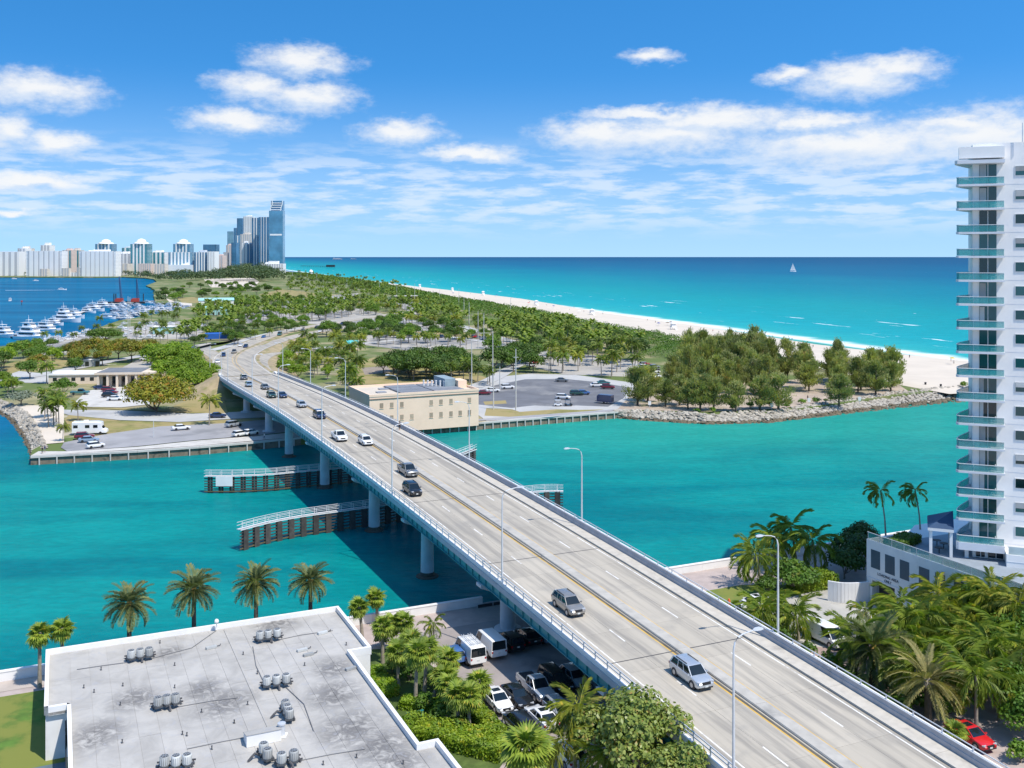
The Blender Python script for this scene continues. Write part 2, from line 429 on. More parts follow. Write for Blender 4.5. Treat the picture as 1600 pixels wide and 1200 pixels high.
def G(a, b, z=0.0): return S_ + E1 * a + E2 * b + Vector((0, 0, z))    # street-grid coordinates: a along the south wall, b away from the camera
def toG(p): q = Vector((p[0], p[1], 0)) - S_; return (q.dot(E1), q.dot(E2))
so_poly = [G(-260, 0), G(260, 0), G(260, -240), G(-260, -240)]
struct('south_ground', MB().prism([(p.x, p.y) for p in so_poly], -3, ZG).mesh('south_ground'), g_paver)

sand = MB()
Ys = [332, 345, 358, 380, 420, 454, 500, 544, 620, 699, 780, 859, 1000, 1132, 1260, 1398, 1660, 1927, 2300, 2641, 3034, 4200, 6000]
r0 = [(lin(VEG, y) - 3, y, 2.05) for y in Ys]; r1 = [(lin(VEG, y) + 2, y, 2.3) for y in Ys]
r3 = [(lin(WAT, y), y, 0.02) for y in Ys]; r4 = [(lin(WAT, y) + 40, y, -2) for y in Ys]
r2 = [(a[0] * 0.45 + b[0] * 0.55, a[1], 1.7) for a, b in zip(r1, r3)]
for a, b in ((r0, r1), (r1, r2), (r2, r3), (r3, r4)): sand.strip(a, b)
struct('beach', sand.mesh('beach', smooth=60), g_sand)

LAY = [0]
def patch(name, pts, m, z=None, px=True):
    """a thin flush sheet, each a few millimetres above the one laid before it"""
    LAY[0] += 1
    zz = ZG + 0.02 + 0.004 * LAY[0] if z is None else z
    q = [P(u, v, ZG) for u, v in pts] if px else pts
    return struct(name, MB().flat([(p[0], p[1], zz) for p in q]).mesh(name), m)

def smoothpath(pts, n=8):
    pts = [Vector(p) for p in pts]; out = []
    for i in range(len(pts) - 1):
        p0, p1, p2, p3 = pts[max(i - 1, 0)], pts[i], pts[i + 1], pts[min(i + 2, len(pts) - 1)]
        for k in range(n):
            s = k / n
            out.append(0.5 * ((2 * p1) + (p2 - p0) * s + (2 * p0 - 5 * p1 + 4 * p2 - p3) * s * s + (3 * p1 - p0 - 3 * p2 + p3) * s ** 3))
    return out + [pts[-1]]
def ribbon(pts, w):
    L, Rr = [], []
    for i, p in enumerate(pts):
        d = pts[min(i + 1, len(pts) - 1)] - pts[max(i - 1, 0)]; d.z = 0; d.normalize()
        nrm = Vector((d.y, -d.x, 0))
        ww = w[i] if hasattr(w, '__len__') else w
        L.append(p - nrm * ww / 2); Rr.append(p + nrm * ww / 2)
    return L, Rr
def road(name, pts, w, m, lift=0.0, skirt=True):
    LAY[0] += 1
    sp = smoothpath([P(*q) if len(q) == 3 else P(q[0], q[1], ZG) for q in pts])
    for p in sp: p.z = max(p.z, ZG) + 0.03 + lift + 0.004 * LAY[0]
    L, Rr = ribbon(sp, w)
    struct(name, MB().strip(L, Rr).mesh(name, smooth=60), m)
    return sp

# ground patches of the park (image-ordered: far to near)
patch('sand_lot', [(318, 436), (395, 434), (405, 440), (398, 448), (330, 449)], g_sand)
patch('sandy_track', [(254, 461), (264, 456), (260, 466), (275, 472), (300, 474), (300, 478), (270, 477)], g_sand)
patch('grass_field', [(276, 466), (300, 464), (340, 466), (330, 474), (285, 473)], g_lawn)
patch('grass_field', [(405, 460), (440, 452), (495, 458), (490, 466), (420, 469)], g_lawn)
patch('parking_lot', [(440, 470), (500, 464), (560, 458), (560, 468), (500, 478), (440, 482)], g_lot)
patch('parking_lot', [(362, 487), (430, 483), (470, 492), (480, 500), (400, 506), (362, 503)], g_lot)
patch('parking_lot', [(600, 462), (650, 470), (680, 482), (650, 492), (620, 478)], g_lot)
patch('parking_lot', [(480, 489), (560, 482), (640, 500), (720, 512), (740, 520), (700, 525), (600, 516), (520, 508), (470, 505)], g_lot)
patch('parking_lot', [(560, 521), (640, 526), (760, 530), (770, 545), (640, 548), (560, 538)], g_lot)
patch('grass_field', [(640, 518), (740, 520), (742, 528), (650, 526)], g_lawn)
patch('parking_lot', [(740, 530), (780, 528), (900, 552), (1000, 565), (1010, 590), (880, 585), (800, 565)], g_lot)
patch('boat_ramp_lot', [(190, 512), (300, 500), (330, 510), (300, 530), (200, 530)], g_lot)
patch('boat_trailer_lot', [(60, 536), (140, 522), (170, 528), (110, 552), (40, 556)], g_lot)
patch('parking_lot', [(230, 555), (300, 540), (330, 535), (330, 545), (250, 570), (170, 585)], g_lot)
patch('grass_field', [(0, 572), (60, 556), (110, 556), (115, 572), (20, 588)], g_lawn)
patch('park_path', [(0, 590), (30, 580), (110, 588), (110, 600), (30, 598), (0, 602)], g_road)
patch('grass_field', [(560, 565), (600, 555), (700, 570), (760, 590), (740, 604), (560, 600), (540, 585)], g_lawn)
patch('dirt_patch', [(565, 575), (605, 572), (612, 582), (570, 586)], mat('dry_dirt', (0.26, 0.215, 0.17), 0.95, 0.2, 0.3))
# car park by the inlet
patch('park_path', [(735, 640), (737, 606), (770, 590), (830, 584), (900, 586), (1000, 600), (1000, 640), (965, 642), (860, 652), (760, 658)], g_road)
patch('car_park', [(742, 632), (746, 612), (775, 602), (820, 593), (880, 592), (930, 597), (985, 606), (975, 622), (950, 636), (900, 634), (870, 636), (835, 634), (815, 636), (800, 638)], g_asph)
patch('grass_verge', [(757, 650), (760, 638), (800, 640), (812, 644), (870, 640), (905, 641), (945, 640), (900, 646), (850, 650), (800, 652)], g_lawn)
patch('grass_verge', [(755, 628), (790, 626), (792, 631), (758, 633)], g_lawn)
patch('grove_ground', [(965, 640), (990, 612), (1060, 605), (1200, 596), (1300, 590), (1405, 602), (1420, 612), (1300, 630), (1200, 640), (1100, 644), (1000, 641)], mat('grove_dirt', (0.40, 0.32, 0.25), 0.95, 0.2, 0.2, dirt=((0.20, 0.19, 0.10), 0.08, 0.5, 0.65)))
patch('seawall_walk', [(640, 664), (750, 655), (850, 648), (960, 640), (965, 642), (850, 651), (750, 658), (640, 667)], g_asph2)
# west side, below the bridge
patch('grass_verge', [(100, 656), (108, 649), (190, 658), (280, 661), (390, 655), (400, 660), (350, 663), (250, 668), (166, 680), (120, 684)], g_lawn)
patch('service_road', [(80, 640), (110, 641), (195, 642), (300, 647), (420, 642), (470, 640), (470, 650), (362, 655), (280, 660), (187, 657), (107, 649)], g_road)
patch('station_parking', [(118, 628), (135, 612), (168, 604), (230, 604), (235, 632), (190, 637), (122, 636)], g_conc)
patch('grass_verge', [(120, 637), (190, 638), (260, 640), (330, 610), (345, 606), (356, 646), (300, 646), (195, 641)], g_lawn)
patch('quay_parking', [(95, 700), (100, 692), (166, 679), (250, 667), (350, 662), (470, 652), (480, 672), (400, 681), (310, 688), (215, 698), (105, 706)], g_asph2)
patch('promenade', [(48, 713), (60, 706), (105, 706), (215, 699), (310, 689), (400, 682), (480, 674), (480, 682), (400, 689), (312, 697), (215, 703)], g_conc)
patch('palm_sand', [(20, 634), (100, 634), (100, 692), (66, 695), (58, 668), (42, 648)], g_sand)

# ------------------------------------------------------------------ bridge alignment (s along the median from y=90; o to the right of it)
TH = math.radians(-24.6)
def _axis():
    ss = np.arange(-110, 341, 1.0); X = np.zeros_like(ss); Y = np.zeros_like(ss)
    ang = np.where(ss > 200, TH + 1.083e-3 * (ss - 200), TH)
    X[1:] = np.cumsum(np.sin(ang[:-1])); Y[1:] = np.cumsum(np.cos(ang[:-1]))
    i0 = 110
    return ss, X - X[i0] + 19.44, Y - Y[i0] + 90.0, ang
AX = _axis()
def bz(s):
    t = s / 100.0
    return 9.0028 + 4.5309 * t - 1.8258 * t * t + 0.1384 * t ** 3 - 0.0531 * t ** 4
def B(s, o=0.0, dz=0.0):
    x = float(np.interp(s, AX[0], AX[1])); y = float(np.interp(s, AX[0], AX[2])); a = float(np.interp(s, AX[0], AX[3]))
    return Vector((x + math.cos(a) * o, y - math.sin(a) * o, bz(s) + dz))
def bdir(s):
    a = float(np.interp(s, AX[0], AX[3])); return Vector((math.sin(a), math.cos(a), 0))
def brpos(u, v, dz=0.0):
    """(s, o) of the bridge surface point seen at (u, v)"""
    s = 100.0
    for _ in range(12):
        p = P(u, v, bz(s) + dz)
        i = int(np.argmin((AX[1] - p.x) ** 2 + (AX[2] - p.y) ** 2))
        a = AX[3][i]; d = Vector((math.sin(a), math.cos(a), 0)); q = Vector((p.x - AX[1][i], p.y - AX[2][i], 0))
        s = float(AX[0][i] + q.dot(d)); o = q.dot(Vector((d.y, -d.x, 0)))
    return s, o
SB0, SB1 = -100.0, 264.0
def sweep(prof, s0, s1, step=6.0, mb=None, m=0, closed=True):
    mb = mb or MB(); n = max(1, int(math.ceil((s1 - s0) / step))); k = len(prof); V = []
    for i in range(n + 1):
        s = s0 + (s1 - s0) * i / n
        V += [B(s, o, dz) for o, dz in prof]
    fs = [(i * k + j, i * k + (j + 1) % k, (i + 1) * k + (j + 1) % k, (i + 1) * k + j) for i in range(n) for j in range(k if closed else k - 1)]
    if closed: fs += [tuple(range(k))[::-1], tuple(range(n * k, n * k + k))]
    mb.add(V, [f[::-1] for f in fs], m)
    return mb
def rect(o0, o1, z0, z1): return [(o0, z0), (o1, z0), (o1, z1), (o0, z1)]

def deck_material():
    m = bpy.data.materials.new('deck_concrete'); m.use_nodes = True
    t = NT(m.node_tree); b = t.n['Principled BSDF']
    pos = t.new('ShaderNodeNewGeometry').outputs['Position']
    mp = t.new('ShaderNodeMapping'); mp.inputs['Rotation'].default_value = (0, 0, -GRIDA); t.l.new(pos, mp.inputs[0])
    q = mp.outputs[0]
    st = t.noise(t.vm('MULTIPLY', q, (1.0, 0.035, 1.0)), 1.0, 5.0, 0.6)       # wheel-track streaks
    bl = t.noise(q, 0.22, 6.0, 0.62)
    sp = t.noise(t.vm('MULTIPLY', q, (0.9, 0.35, 1)), 1.0, 3.0, 0.7)
    c = t.mix(t.mapr(st, 0.38, 0.68), (0.425, 0.382, 0.312), (0.262, 0.24, 0.205))
    c = t.mix(t.math('MULTIPLY', t.mapr(bl, 0.5, 0.75), 0.55), c, (0.255, 0.24, 0.215))
    c = t.mix(t.mapr(sp, 0.745, 0.79), c, (0.10, 0.10, 0.105))
    r = t.new('ShaderNodeObjectInfo').outputs['Random']
    c = t.mix(1.0, c, t.mix(r, (0.95,) * 3, (1.05,) * 3), 'MULTIPLY')
    t.l.new(c, b.inputs['Base Color']); b.inputs['Roughness'].default_value = 0.85
    return m
MATS['deck'] = deck_material()
m_walk = mat('walk_concrete', (0.47, 0.435, 0.375), 0.85, 0.10, 1.2, dirt=((0.30, 0.28, 0.25), 0.4, 0.56, 0.75))
m_med = mat('median_concrete', (0.40, 0.38, 0.34), 0.85, 0.12, 0.8, dirt=((0.27, 0.26, 0.24), 0.3, 0.55, 0.75))
m_par = mat('parapet_concrete', (0.43, 0.41, 0.41), 0.85, 0.10, 0.8, dirt=((0.28, 0.27, 0.27), 0.5, 0.55, 0.75))
m_cap = mat('parapet_cap', (0.72, 0.71, 0.69), 0.7, 0.06, 0.8)
m_fas = mat('fascia_concrete', (0.42, 0.44, 0.46), 0.85, 0.10, 0.5, dirt=((0.25, 0.26, 0.28), 0.35, 0.55, 0.78))
m_teal = mat('teal_steel', (0.045, 0.27, 0.29), 0.5, 0.12, 0.8, dirt=((0.10, 0.20, 0.20), 0.6, 0.58, 0.75))
m_pier = mat('pier_concrete', (0.50, 0.52, 0.53), 0.85, 0.10, 0.5, dirt=((0.34, 0.35, 0.35), 0.3, 0.55, 0.75))
m_tide = mat('tide_stain', (0.085, 0.08, 0.06), 0.9, 0.25, 1.0)
m_joint = mat('joint_rubber', (0.06, 0.06, 0.062), 0.9, 0.2, 1.0)
m_galv = mat('galvanised_steel', (0.60, 0.62, 0.64), 0.45, 0.06, 1.0, metal=0.35)
m_yel = mat('yellow_paint', (0.60, 0.37, 0.07), 0.7, 0.12, 0.8, dirt=((0.46, 0.40, 0.28), 0.5, 0.56, 0.72))
m_wht = mat('white_paint_line', (0.72, 0.71, 0.68), 0.7, 0.06, 0.8, dirt=((0.44, 0.41, 0.36), 0.7, 0.47, 0.66))
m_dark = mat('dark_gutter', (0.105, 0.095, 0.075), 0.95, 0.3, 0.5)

bridge = thing('road_bridge', 'long concrete road bridge on teal girders crossing the turquoise inlet', 'bridge', B(100, 0, -bz(100)))
def bpart(name, mb, m, smooth=None, parent=None):
    off = bridge.location
    mb.v = [(q[0] - off.x, q[1] - off.y, q[2] - off.z) for q in mb.v]
    return obj(name, mb.mesh(name, smooth=smooth), m, parent or bridge)
bpart('deck_core', sweep(rect(-8.3, 10.2, -0.75, -0.23), SB0, SB1), m_fas)
PIERS = [-52, -20, 8, 37.7, 67, 94.5, 130, 165, 190, 225.7]
pan = [SB0]
while pan[-1] < SB1 - 9: pan.append(pan[-1] + 8.8)
pan[-1] = SB1
for i in range(len(pan) - 1):
    for o0, o1 in ((-7.62, -3.57), (-3.55, 0.0), (1.42, 4.77), (4.79, 8.2)):
        bpart('deck_slab', sweep(rect(o0, o1, -0.22, 0.0), pan[i] + 0.012, pan[i + 1] - 0.012, 5), MATS['deck'])
med = [SB0] + [s for s in np.arange(SB0 + 12, SB1 - 6, 12)] + [SB1]
for a, b_ in zip(med[:-1], med[1:]):
    bpart('median_curb', sweep([(0.02, -0.2), (1.4, -0.2), (1.4, 0.16), (0.08, 0.2), (0.02, 0.1)], a + 0.02, b_ - 0.02), m_med)
    bpart('sidewalk_slab', sweep(rect(8.26, 9.95, -0.2, 0.2), a + 0.02, b_ - 0.02), m_walk)
    bpart('walkway_slab', sweep(rect(-8.25, -7.65, -0.2, 0.12), a + 0.02, b_ - 0.02), m_walk)
for o0, o1 in ((-0.62, -0.16), (8.02, 8.24)):       # dark gutter strips along the kerbs
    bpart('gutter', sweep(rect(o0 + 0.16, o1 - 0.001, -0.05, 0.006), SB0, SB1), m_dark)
for o0, m in ((-6.95, m_wht), (-0.62, m_yel), (1.52, m_yel), (7.7, m_wht)):
    bpart('edge_line', sweep(rect(o0, o0 + (0.16 if m is m_yel else 0.14), -0.05, 0.005), SB0, SB1), m)
for o in (-3.62, 4.71):
    s = SB0 + 2.0 + (3 if o > 0 else 0)
    while s < SB1 - 4:
        bpart('lane_dash', sweep(rect(o, o + 0.14, -0.05, 0.006), s, s + 3.05), m_wht); s += 12.2
for s in PIERS:
    for o0, o1 in ((-7.6, -0.02), (1.44, 8.0)):
        bpart('expansion_joint', sweep(rect(o0, o1, -0.05, 0.008), s - 0.07, s + 0.07), m_joint)
for s in (72.5, 105.0):
    bpart('patched_crack', sweep(rect(-6.7, -0.2, -0.05, 0.007), s - 0.04, s + 0.04), m_joint)
# right: parapet with steel rail; left: low kerb wall with two-rail fence
for a, b_ in zip(med[:-1], med[1:]):
    bpart('parapet', sweep([(9.97, -0.4), (10.32, -0.4), (10.32, 0.98), (10.07, 0.98), (10.04, 0.62), (9.97, 0.58)], a + 0.015, b_ - 0.015), m_par)
    bpart('parapet_cap', sweep(rect(10.02, 10.36, 0.984, 1.05), a + 0.015, b_ - 0.015), m_cap)
rail = sweep(rect(10.16, 10.24, 1.36, 1.43), SB0, SB1)
railp = bpart('steel_rail', rail, m_galv)
lrail = MB()
for z in (0.52, 0.86): sweep(rect(-8.48, -8.40, z, z + 0.08), SB0, SB1, mb=lrail)
lr = bpart('two_rail_fence', lrail, m_galv)
def shared_posts(par, o, z0, h, m, ss, w=0.11):
    me = MB().box((0, 0, 0), (w, w, h)).mesh('post', m)
    for s in ss:
        obj('post', me, None, par, loc=B(s, o, z0) - bridge.location, rot=(0, 0, -float(np.interp(s, AX[0], AX[3]))))
shared_posts(railp, 10.2, 1.05, 0.31, m_galv, np.arange(SB0 + 1, SB1, 3.0), 0.09)
shared_posts(lr, -8.44, 0.14, 0.80, m_galv, np.arange(SB0 + 1, SB1, 2.3), 0.12)
bpart('kerb_wall', sweep(rect(-8.62, -8.27, -0.3, 0.14), SB0, SB1), m_cap)
bpart('fascia_beam', sweep([(-8.70, -0.95), (-8.32, -0.95), (-8.32, -0.32), (-8.70, -0.32)], SB0, SB1), m_fas)
bpart('fascia_beam', sweep(rect(10.2, 10.42, -0.95, -0.42), SB0, SB1), m_fas)
for o in (-8.1, -4.4, -0.7, 2.9, 6.5, 9.7):
    web = sweep(rect(o - 0.03, o + 0.03, -2.15, -0.76), SB0, SB1)
    sweep(rect(o - 0.24, o + 0.24, -2.22, -2.15), SB0, SB1, mb=web)
    gd = bpart('girder', web, m_teal)
    if o < -8:
        me = MB().box((0, 0, 0), (0.16, 0.05, 1.35)).mesh('stiffener', m_teal)
        for s in np.arange(SB0 + 2, SB1 - 1, 2.1):
            obj('stiffener', me, None, gd, loc=B(s, o - 0.12, -2.13) - bridge.location, rot=(0, 0, -float(np.interp(s, AX[0], AX[3]))))
for i, s in enumerate(PIERS):
    zb = -2.0 if 45 < s < 178 else 1.0
    top = bz(s) - 3.25
    d = bdir(s); nrm = Vector((d.y, -d.x, 0))
    capm = MB()
    ctr = B(s, 0.8, -bz(s))
    pts = [(-8.6, top + 1.0), (-8.6, top + 0.62), (-5.9, top - 0.55), (7.5, top - 0.55), (10.2, top + 0.62), (10.2, top + 1.0)]
    A_ = [ctr + nrm * (o - 0.8) - d * 0.75 + Vector((0, 0, z)) for o, z in pts]; B_ = [q + d * 1.5 for q in A_]
    n = len(pts)
    capm.add(A_ + B_, [tuple(range(n)), tuple(range(n, 2 * n))[::-1]] + [(j, n + j, n + (j + 1) % n, (j + 1) % n) for j in range(n)])
    bpart('pier_cap', capm, m_pier)
    for o in (-4.7, 6.3):
        c = B(s, o, -bz(s))
        pm = MB().lathe(c, [(1.02, zb), (1.0, 0.9 if zb < 0 else zb + 0.1), (0.92, top - 0.6)], 16)
        pr = bpart('pier_column', pm, m_pier, 40)
        if zb < 0: bpart('tide_band', MB().lathe(c, [(1.05, -1.0), (1.05, 0.55), (1.03, 0.75)], 16), m_tide, 40, pr)
        bpart('footing', MB().lathe(c, [(1.7, -2.5), (1.7, 0.12 if zb < 0 else 2.25), (1.5, 0.2 if zb < 0 else 2.35)], 16), m_tide if zb < 0 else m_pier, 40)
# north abutment with its wing walls
ab = MB()
for o0, o1 in ((-8.7, -8.0), (9.6, 10.4)):
    p = B(SB1, o0, 0); d = bdir(SB1); n_ = Vector((d.y, -d.x, 0))
    ab.obox(Vector((p.x, p.y, 1.5)), n_ * (o1 - o0), d * 6.0, (0, 0, bz(SB1) - 1.0))
p = B(SB1, -8.0, 0)
ab.obox(Vector((p.x, p.y, 1.5)), n_ * 17.6, d * 0.8, (0, 0, bz(SB1) - 1.9))
bpart('abutment', ab, m_cap)

# ------------------------------------------------------------------ approach roads on their embankment
def mid(s, o): q = B(s, o, 0); return q
def approach(name, start, pts, w, lines=(), head=True):
    LAY[0] += 1
    P0 = [Vector(q) for q in start] + [P(*q) for q in pts]
    sp = smoothpath(P0, 6)
    for p in sp: p.z = max(p.z, ZG) + 0.015 + 0.004 * LAY[0]
    L, Rr = ribbon(sp, w)
    struct(name, MB().strip(L, Rr).mesh(name, smooth=60), g_road2)
    bank = MB()
    def foot(a, c, k):
        out = []
        for p, q in zip(a, c):
            n = (p - q); n.z = 0; n.normalize(); h = p.z - ZG
            out.append(Vector((p.x + n.x * (2.0 + h * k), p.y + n.y * (2.0 + h * k), ZG - 0.02)))
        return out
    sh = lambda a, c: [p + (p - q).normalized() * 1.2 - Vector((0, 0, 0.10)) for p, q in zip(a, c)]
    L2, R2 = sh(L, Rr), sh(Rr, L)
    dn = lambda a: [q - Vector((0, 0, 0.06)) for q in a]
    if head:          # the bank rounds down under the bridge end
        d0 = (sp[1] - sp[0]); d0.z = 0; d0.normalize(); hh = sp[0].z - ZG
        e = [q - d0 * (1.6 * hh) - Vector((0, 0, q.z - ZG + .02)) for q in (L2[0], R2[0])]
        fl, fr = foot(L, Rr, 2.0)[0], foot(Rr, L, 2.0)[0]
        bank.quad(e[0], e[1], R2[0], L2[0])
        for q, f_, t_ in ((e[0], fl, L2[0]), (e[1], fr, R2[0])):
            m_ = t_ + ((q + f_) / 2 - t_) * 1.25; m_.z = ZG - .02
            bank.add([t_, q, m_], [(0, 1, 2)]); bank.add([t_, m_, f_], [(0, 1, 2)])
    bank.strip(foot(L, Rr, 2.0), L2); bank.strip(L2, dn(L)); bank.strip(dn(Rr), R2); bank.strip(R2, foot(Rr, L, 2.0))
    struct('embankment', bank.mesh('embankment', smooth=50), g_bank)
    for o, m in lines:
        Lm, Rm = ribbon([p + Vector((0, 0, 0.006)) for p in sp], 2 * abs(o) + 0.0)
        row = Lm if o < 0 else Rm
        l2, r2 = ribbon(row, 0.16)
        struct('road_marking', MB().strip(l2, r2).mesh('road_marking'), m)
    return sp
g_road2 = MATS['deck']
g_bank = mat('dry_bank', (0.33, 0.26, 0.155), 0.95, 0.22, 0.25, dirt=((0.20, 0.19, 0.07), 0.12, 0.46, 0.6))
sA = approach('southbound_road', [mid(264.1, -3.8)], [(356, 577, 7.0), (349, 567, 6.2), (351, 557, 5.3), (364, 548, 4.2), (385, 539, 3.3), (410, 529.5, 2.6), (440, 519.5, 2.1), (480, 511, 2), (520, 505, 2), (560, 499, 2), (630, 488, 2)], 8.6, ((-3.6, m_wht), (3.6, m_yel)))
sB = approach('northbound_road', [mid(264.1, 4.6)], [(396, 577, 7.1), (385, 567, 6.3), (384.5, 558, 5.4), (393, 550, 4.5), (412, 541, 3.4), (440, 531.5, 2.6), (480, 521.5, 2.1), (530, 513, 2), (580, 505, 2), (650, 494, 2)], 8.4, ((3.6, m_wht), (-3.6, m_yel)))
sC = approach('exit_ramp', [mid(264.1, 6.9)], [(409, 578, 7.0), (405, 568, 6.3), (410, 560, 5.4), (425, 553.5, 4.4), (450, 551, 3.4), (490, 552, 2.4)], 6.5)
sD = approach('entry_ramp', [], [(345, 563, 5.9), (334, 555, 4.9), (322, 549, 4.0), (300, 547, 3.0), (240, 553, 2)], 6.5, head=False)
road('frontage_road', [(318, 550), (350, 543), (385, 531), (420, 522), (470, 512)], 6, g_road)
road('park_drive', [(490, 546), (560, 538), (640, 530), (700, 527), (770, 536), (850, 552), (1000, 572)], 7, g_road)
road('park_drive', [(300, 545), (200, 560), (120, 575), (40, 590), (-60, 600)], 7, g_road)
road('beach_drive', [(620, 500), (700, 505), (760, 522), (840, 545)], 6, g_road)
road('park_path', [(740, 606), (775, 590), (800, 575), (830, 560)], 6, g_road)
for pts in ([(352, 576, 6.9), (358, 571, 6.5), (366, 559, 5.4), (378, 551, 4.5), (392, 546, 3.9), (391, 548, 4.0), (376, 555, 4.9), (370, 565, 5.9), (368, 577, 6.9)], [(403, 541, 3.4), (420, 534, 2.8), (437, 529, 2.4), (440, 530, 2.4), (424, 536, 2.9), (410, 541, 3.4)]):
    q = [P(*a) + Vector((0, 0, 0.14)) for a in pts]
    c = MB().flat(q)
    struct('median_grass', c.mesh('median_grass'), g_lawn)

# ------------------------------------------------------------------ vegetation
l_coco = leafmat('coconut_leaf', (0.066, 0.128, 0.016), (0.155, 0.215, 0.030), (0.36, 0.29, 0.04), 0.9, 0.3, rnd=0.3)
l_cocoy = leafmat('yellow_coconut_leaf', (0.13, 0.18, 0.022), (0.27, 0.29, 0.035), (0.44, 0.35, 0.05), 0.9, 0.3, rnd=0.25, yamt=(0.56, 0.70))
l_cocon = leafmat('bright_coconut_leaf', (0.095, 0.165, 0.018), (0.235, 0.295, 0.035), (0.43, 0.37, 0.05), 0.9, 0.32, rnd=0.25)
l_date = leafmat('date_leaf', (0.10, 0.145, 0.058), (0.20, 0.225, 0.09), (0.32, 0.26, 0.09), 0.8, 0.2, rnd=0.2)
l_dated = leafmat('pale_date_leaf', (0.24, 0.23, 0.09), (0.34, 0.31, 0.12), (0.42, 0.34, 0.14), 0.8, 0.2, rnd=0.1)
l_sabal = leafmat('sabal_leaf', (0.12, 0.195, 0.024), (0.26, 0.33, 0.042), (0.40, 0.33, 0.05), 1.0, 0.25, rnd=0.2)
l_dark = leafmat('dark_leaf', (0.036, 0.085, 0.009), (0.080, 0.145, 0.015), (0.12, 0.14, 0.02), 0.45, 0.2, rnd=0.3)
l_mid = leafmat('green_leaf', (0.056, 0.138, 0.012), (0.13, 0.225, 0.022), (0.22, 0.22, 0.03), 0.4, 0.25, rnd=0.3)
l_bright = leafmat('bright_leaf', (0.105, 0.20, 0.012), (0.21, 0.31, 0.018), (0.30, 0.30, 0.03), 0.5, 0.3, rnd=0.2)
l_almond = leafmat('almond_leaf', (0.10, 0.14, 0.015), (0.25, 0.235, 0.02), (0.34, 0.17, 0.03), 0.35, 0.25, rnd=0.22, yamt=(0.52, 0.7))
l_cas = leafmat('casuarina_needles', (0.17, 0.215, 0.070), (0.37, 0.38, 0.135), (0.44, 0.35, 0.15), 0.22, 0.4, rnd=0.22)
l_dune = leafmat('dune_leaf', (0.052, 0.125, 0.012), (0.115, 0.195, 0.020), (0.20, 0.19, 0.04), 0.09, 0.2, rnd=0.0)
l_grey = leafmat('silver_leaf', (0.14, 0.18, 0.13), (0.24, 0.27, 0.20), None, 0.5, 0.2, rnd=0.1)
l_hedge = leafmat('hedge_leaf', (0.10, 0.19, 0.012), (0.24, 0.32, 0.015), (0.42, 0.40, 0.03), 0.7, 0.25, rnd=0.12)
l_clus = leafmat('waxy_leaf', (0.13, 0.19, 0.032), (0.30, 0.345, 0.080), (0.38, 0.24, 0.07), 1.3, 0.25, 0.4, rnd=0.05)
bark = mat('grey_bark', (0.20, 0.165, 0.13), 0.95, 0.25, 2.0)
barkd = mat('dark_bark', (0.10, 0.080, 0.060), 0.95, 0.25, 2.0)
barkp = mat('palm_bark', (0.27, 0.235, 0.19), 0.95, 0.25, 3.0)

def rnd_dirs(n, rng):
    v = rng.normal(size=(n, 3)); return v / np.linalg.norm(v, axis=1)[:, None]
def leaf_quads(C, N, L, Wd, rng, T=None):
    """diamond leaves at C facing N"""
    n = len(C)
    if T is None: T = rnd_dirs(n, rng)
    T = T - N * np.sum(T * N, axis=1)[:, None]; T /= np.linalg.norm(T, axis=1)[:, None] + 1e-9
    Bv = np.cross(N, T)
    L = np.broadcast_to(np.asarray(L, float), (n,))[:, None] * rng.uniform(0.7, 1.3, (n, 1)); Wd = np.broadcast_to(np.asarray(Wd, float), (n,))[:, None] * rng.uniform(0.7, 1.3, (n, 1))
    V = np.stack([C - T * L / 2, C + Bv * Wd / 2, C + T * L / 2, C - Bv * Wd / 2], 1).reshape(-1, 3)
    return V, np.arange(4 * n).reshape(-1, 4)
def lobes_cloud(lobes, n, size, rng, inner=0.55, aspect=0.7, up=0.35):
    lob = np.asarray(lobes, float); wts = lob[:, 3] ** 2; k = rng.choice(len(lob), n, p=wts / wts.sum())
    d = rnd_dirs(n, rng); d[:, 2] = np.where(d[:, 2] < -0.35, -d[:, 2] * 0.7, d[:, 2])
    d /= np.linalg.norm(d, axis=1)[:, None]
    C = lob[k, :3] + d * lob[k, 3:4] * rng.uniform(inner, 1.13, (n, 1)) * np.array([1, 1, 0.82])
    N = d + rnd_dirs(n, rng) * 0.75 + np.array([0, 0, up]); N /= np.linalg.norm(N, axis=1)[:, None]
    return leaf_quads(C, N, size, size * aspect, rng)
def limbs(mb, base, top, tips, r0):
    mb.tube([base, Vector(base).lerp(Vector(top), 0.5) + Vector((0.1, 0.05, 0)), top], [r0, r0 * 0.8, r0 * 0.65], 7)
    for t in tips:
        t = Vector(t); m_ = Vector(top).lerp(t, 0.5) + Vector((0, 0, -0.15 * (t - Vector(top)).length))
        mb.tube([top, m_, t], [r0 * 0.5, r0 * 0.32, r0 * 0.12], 5)
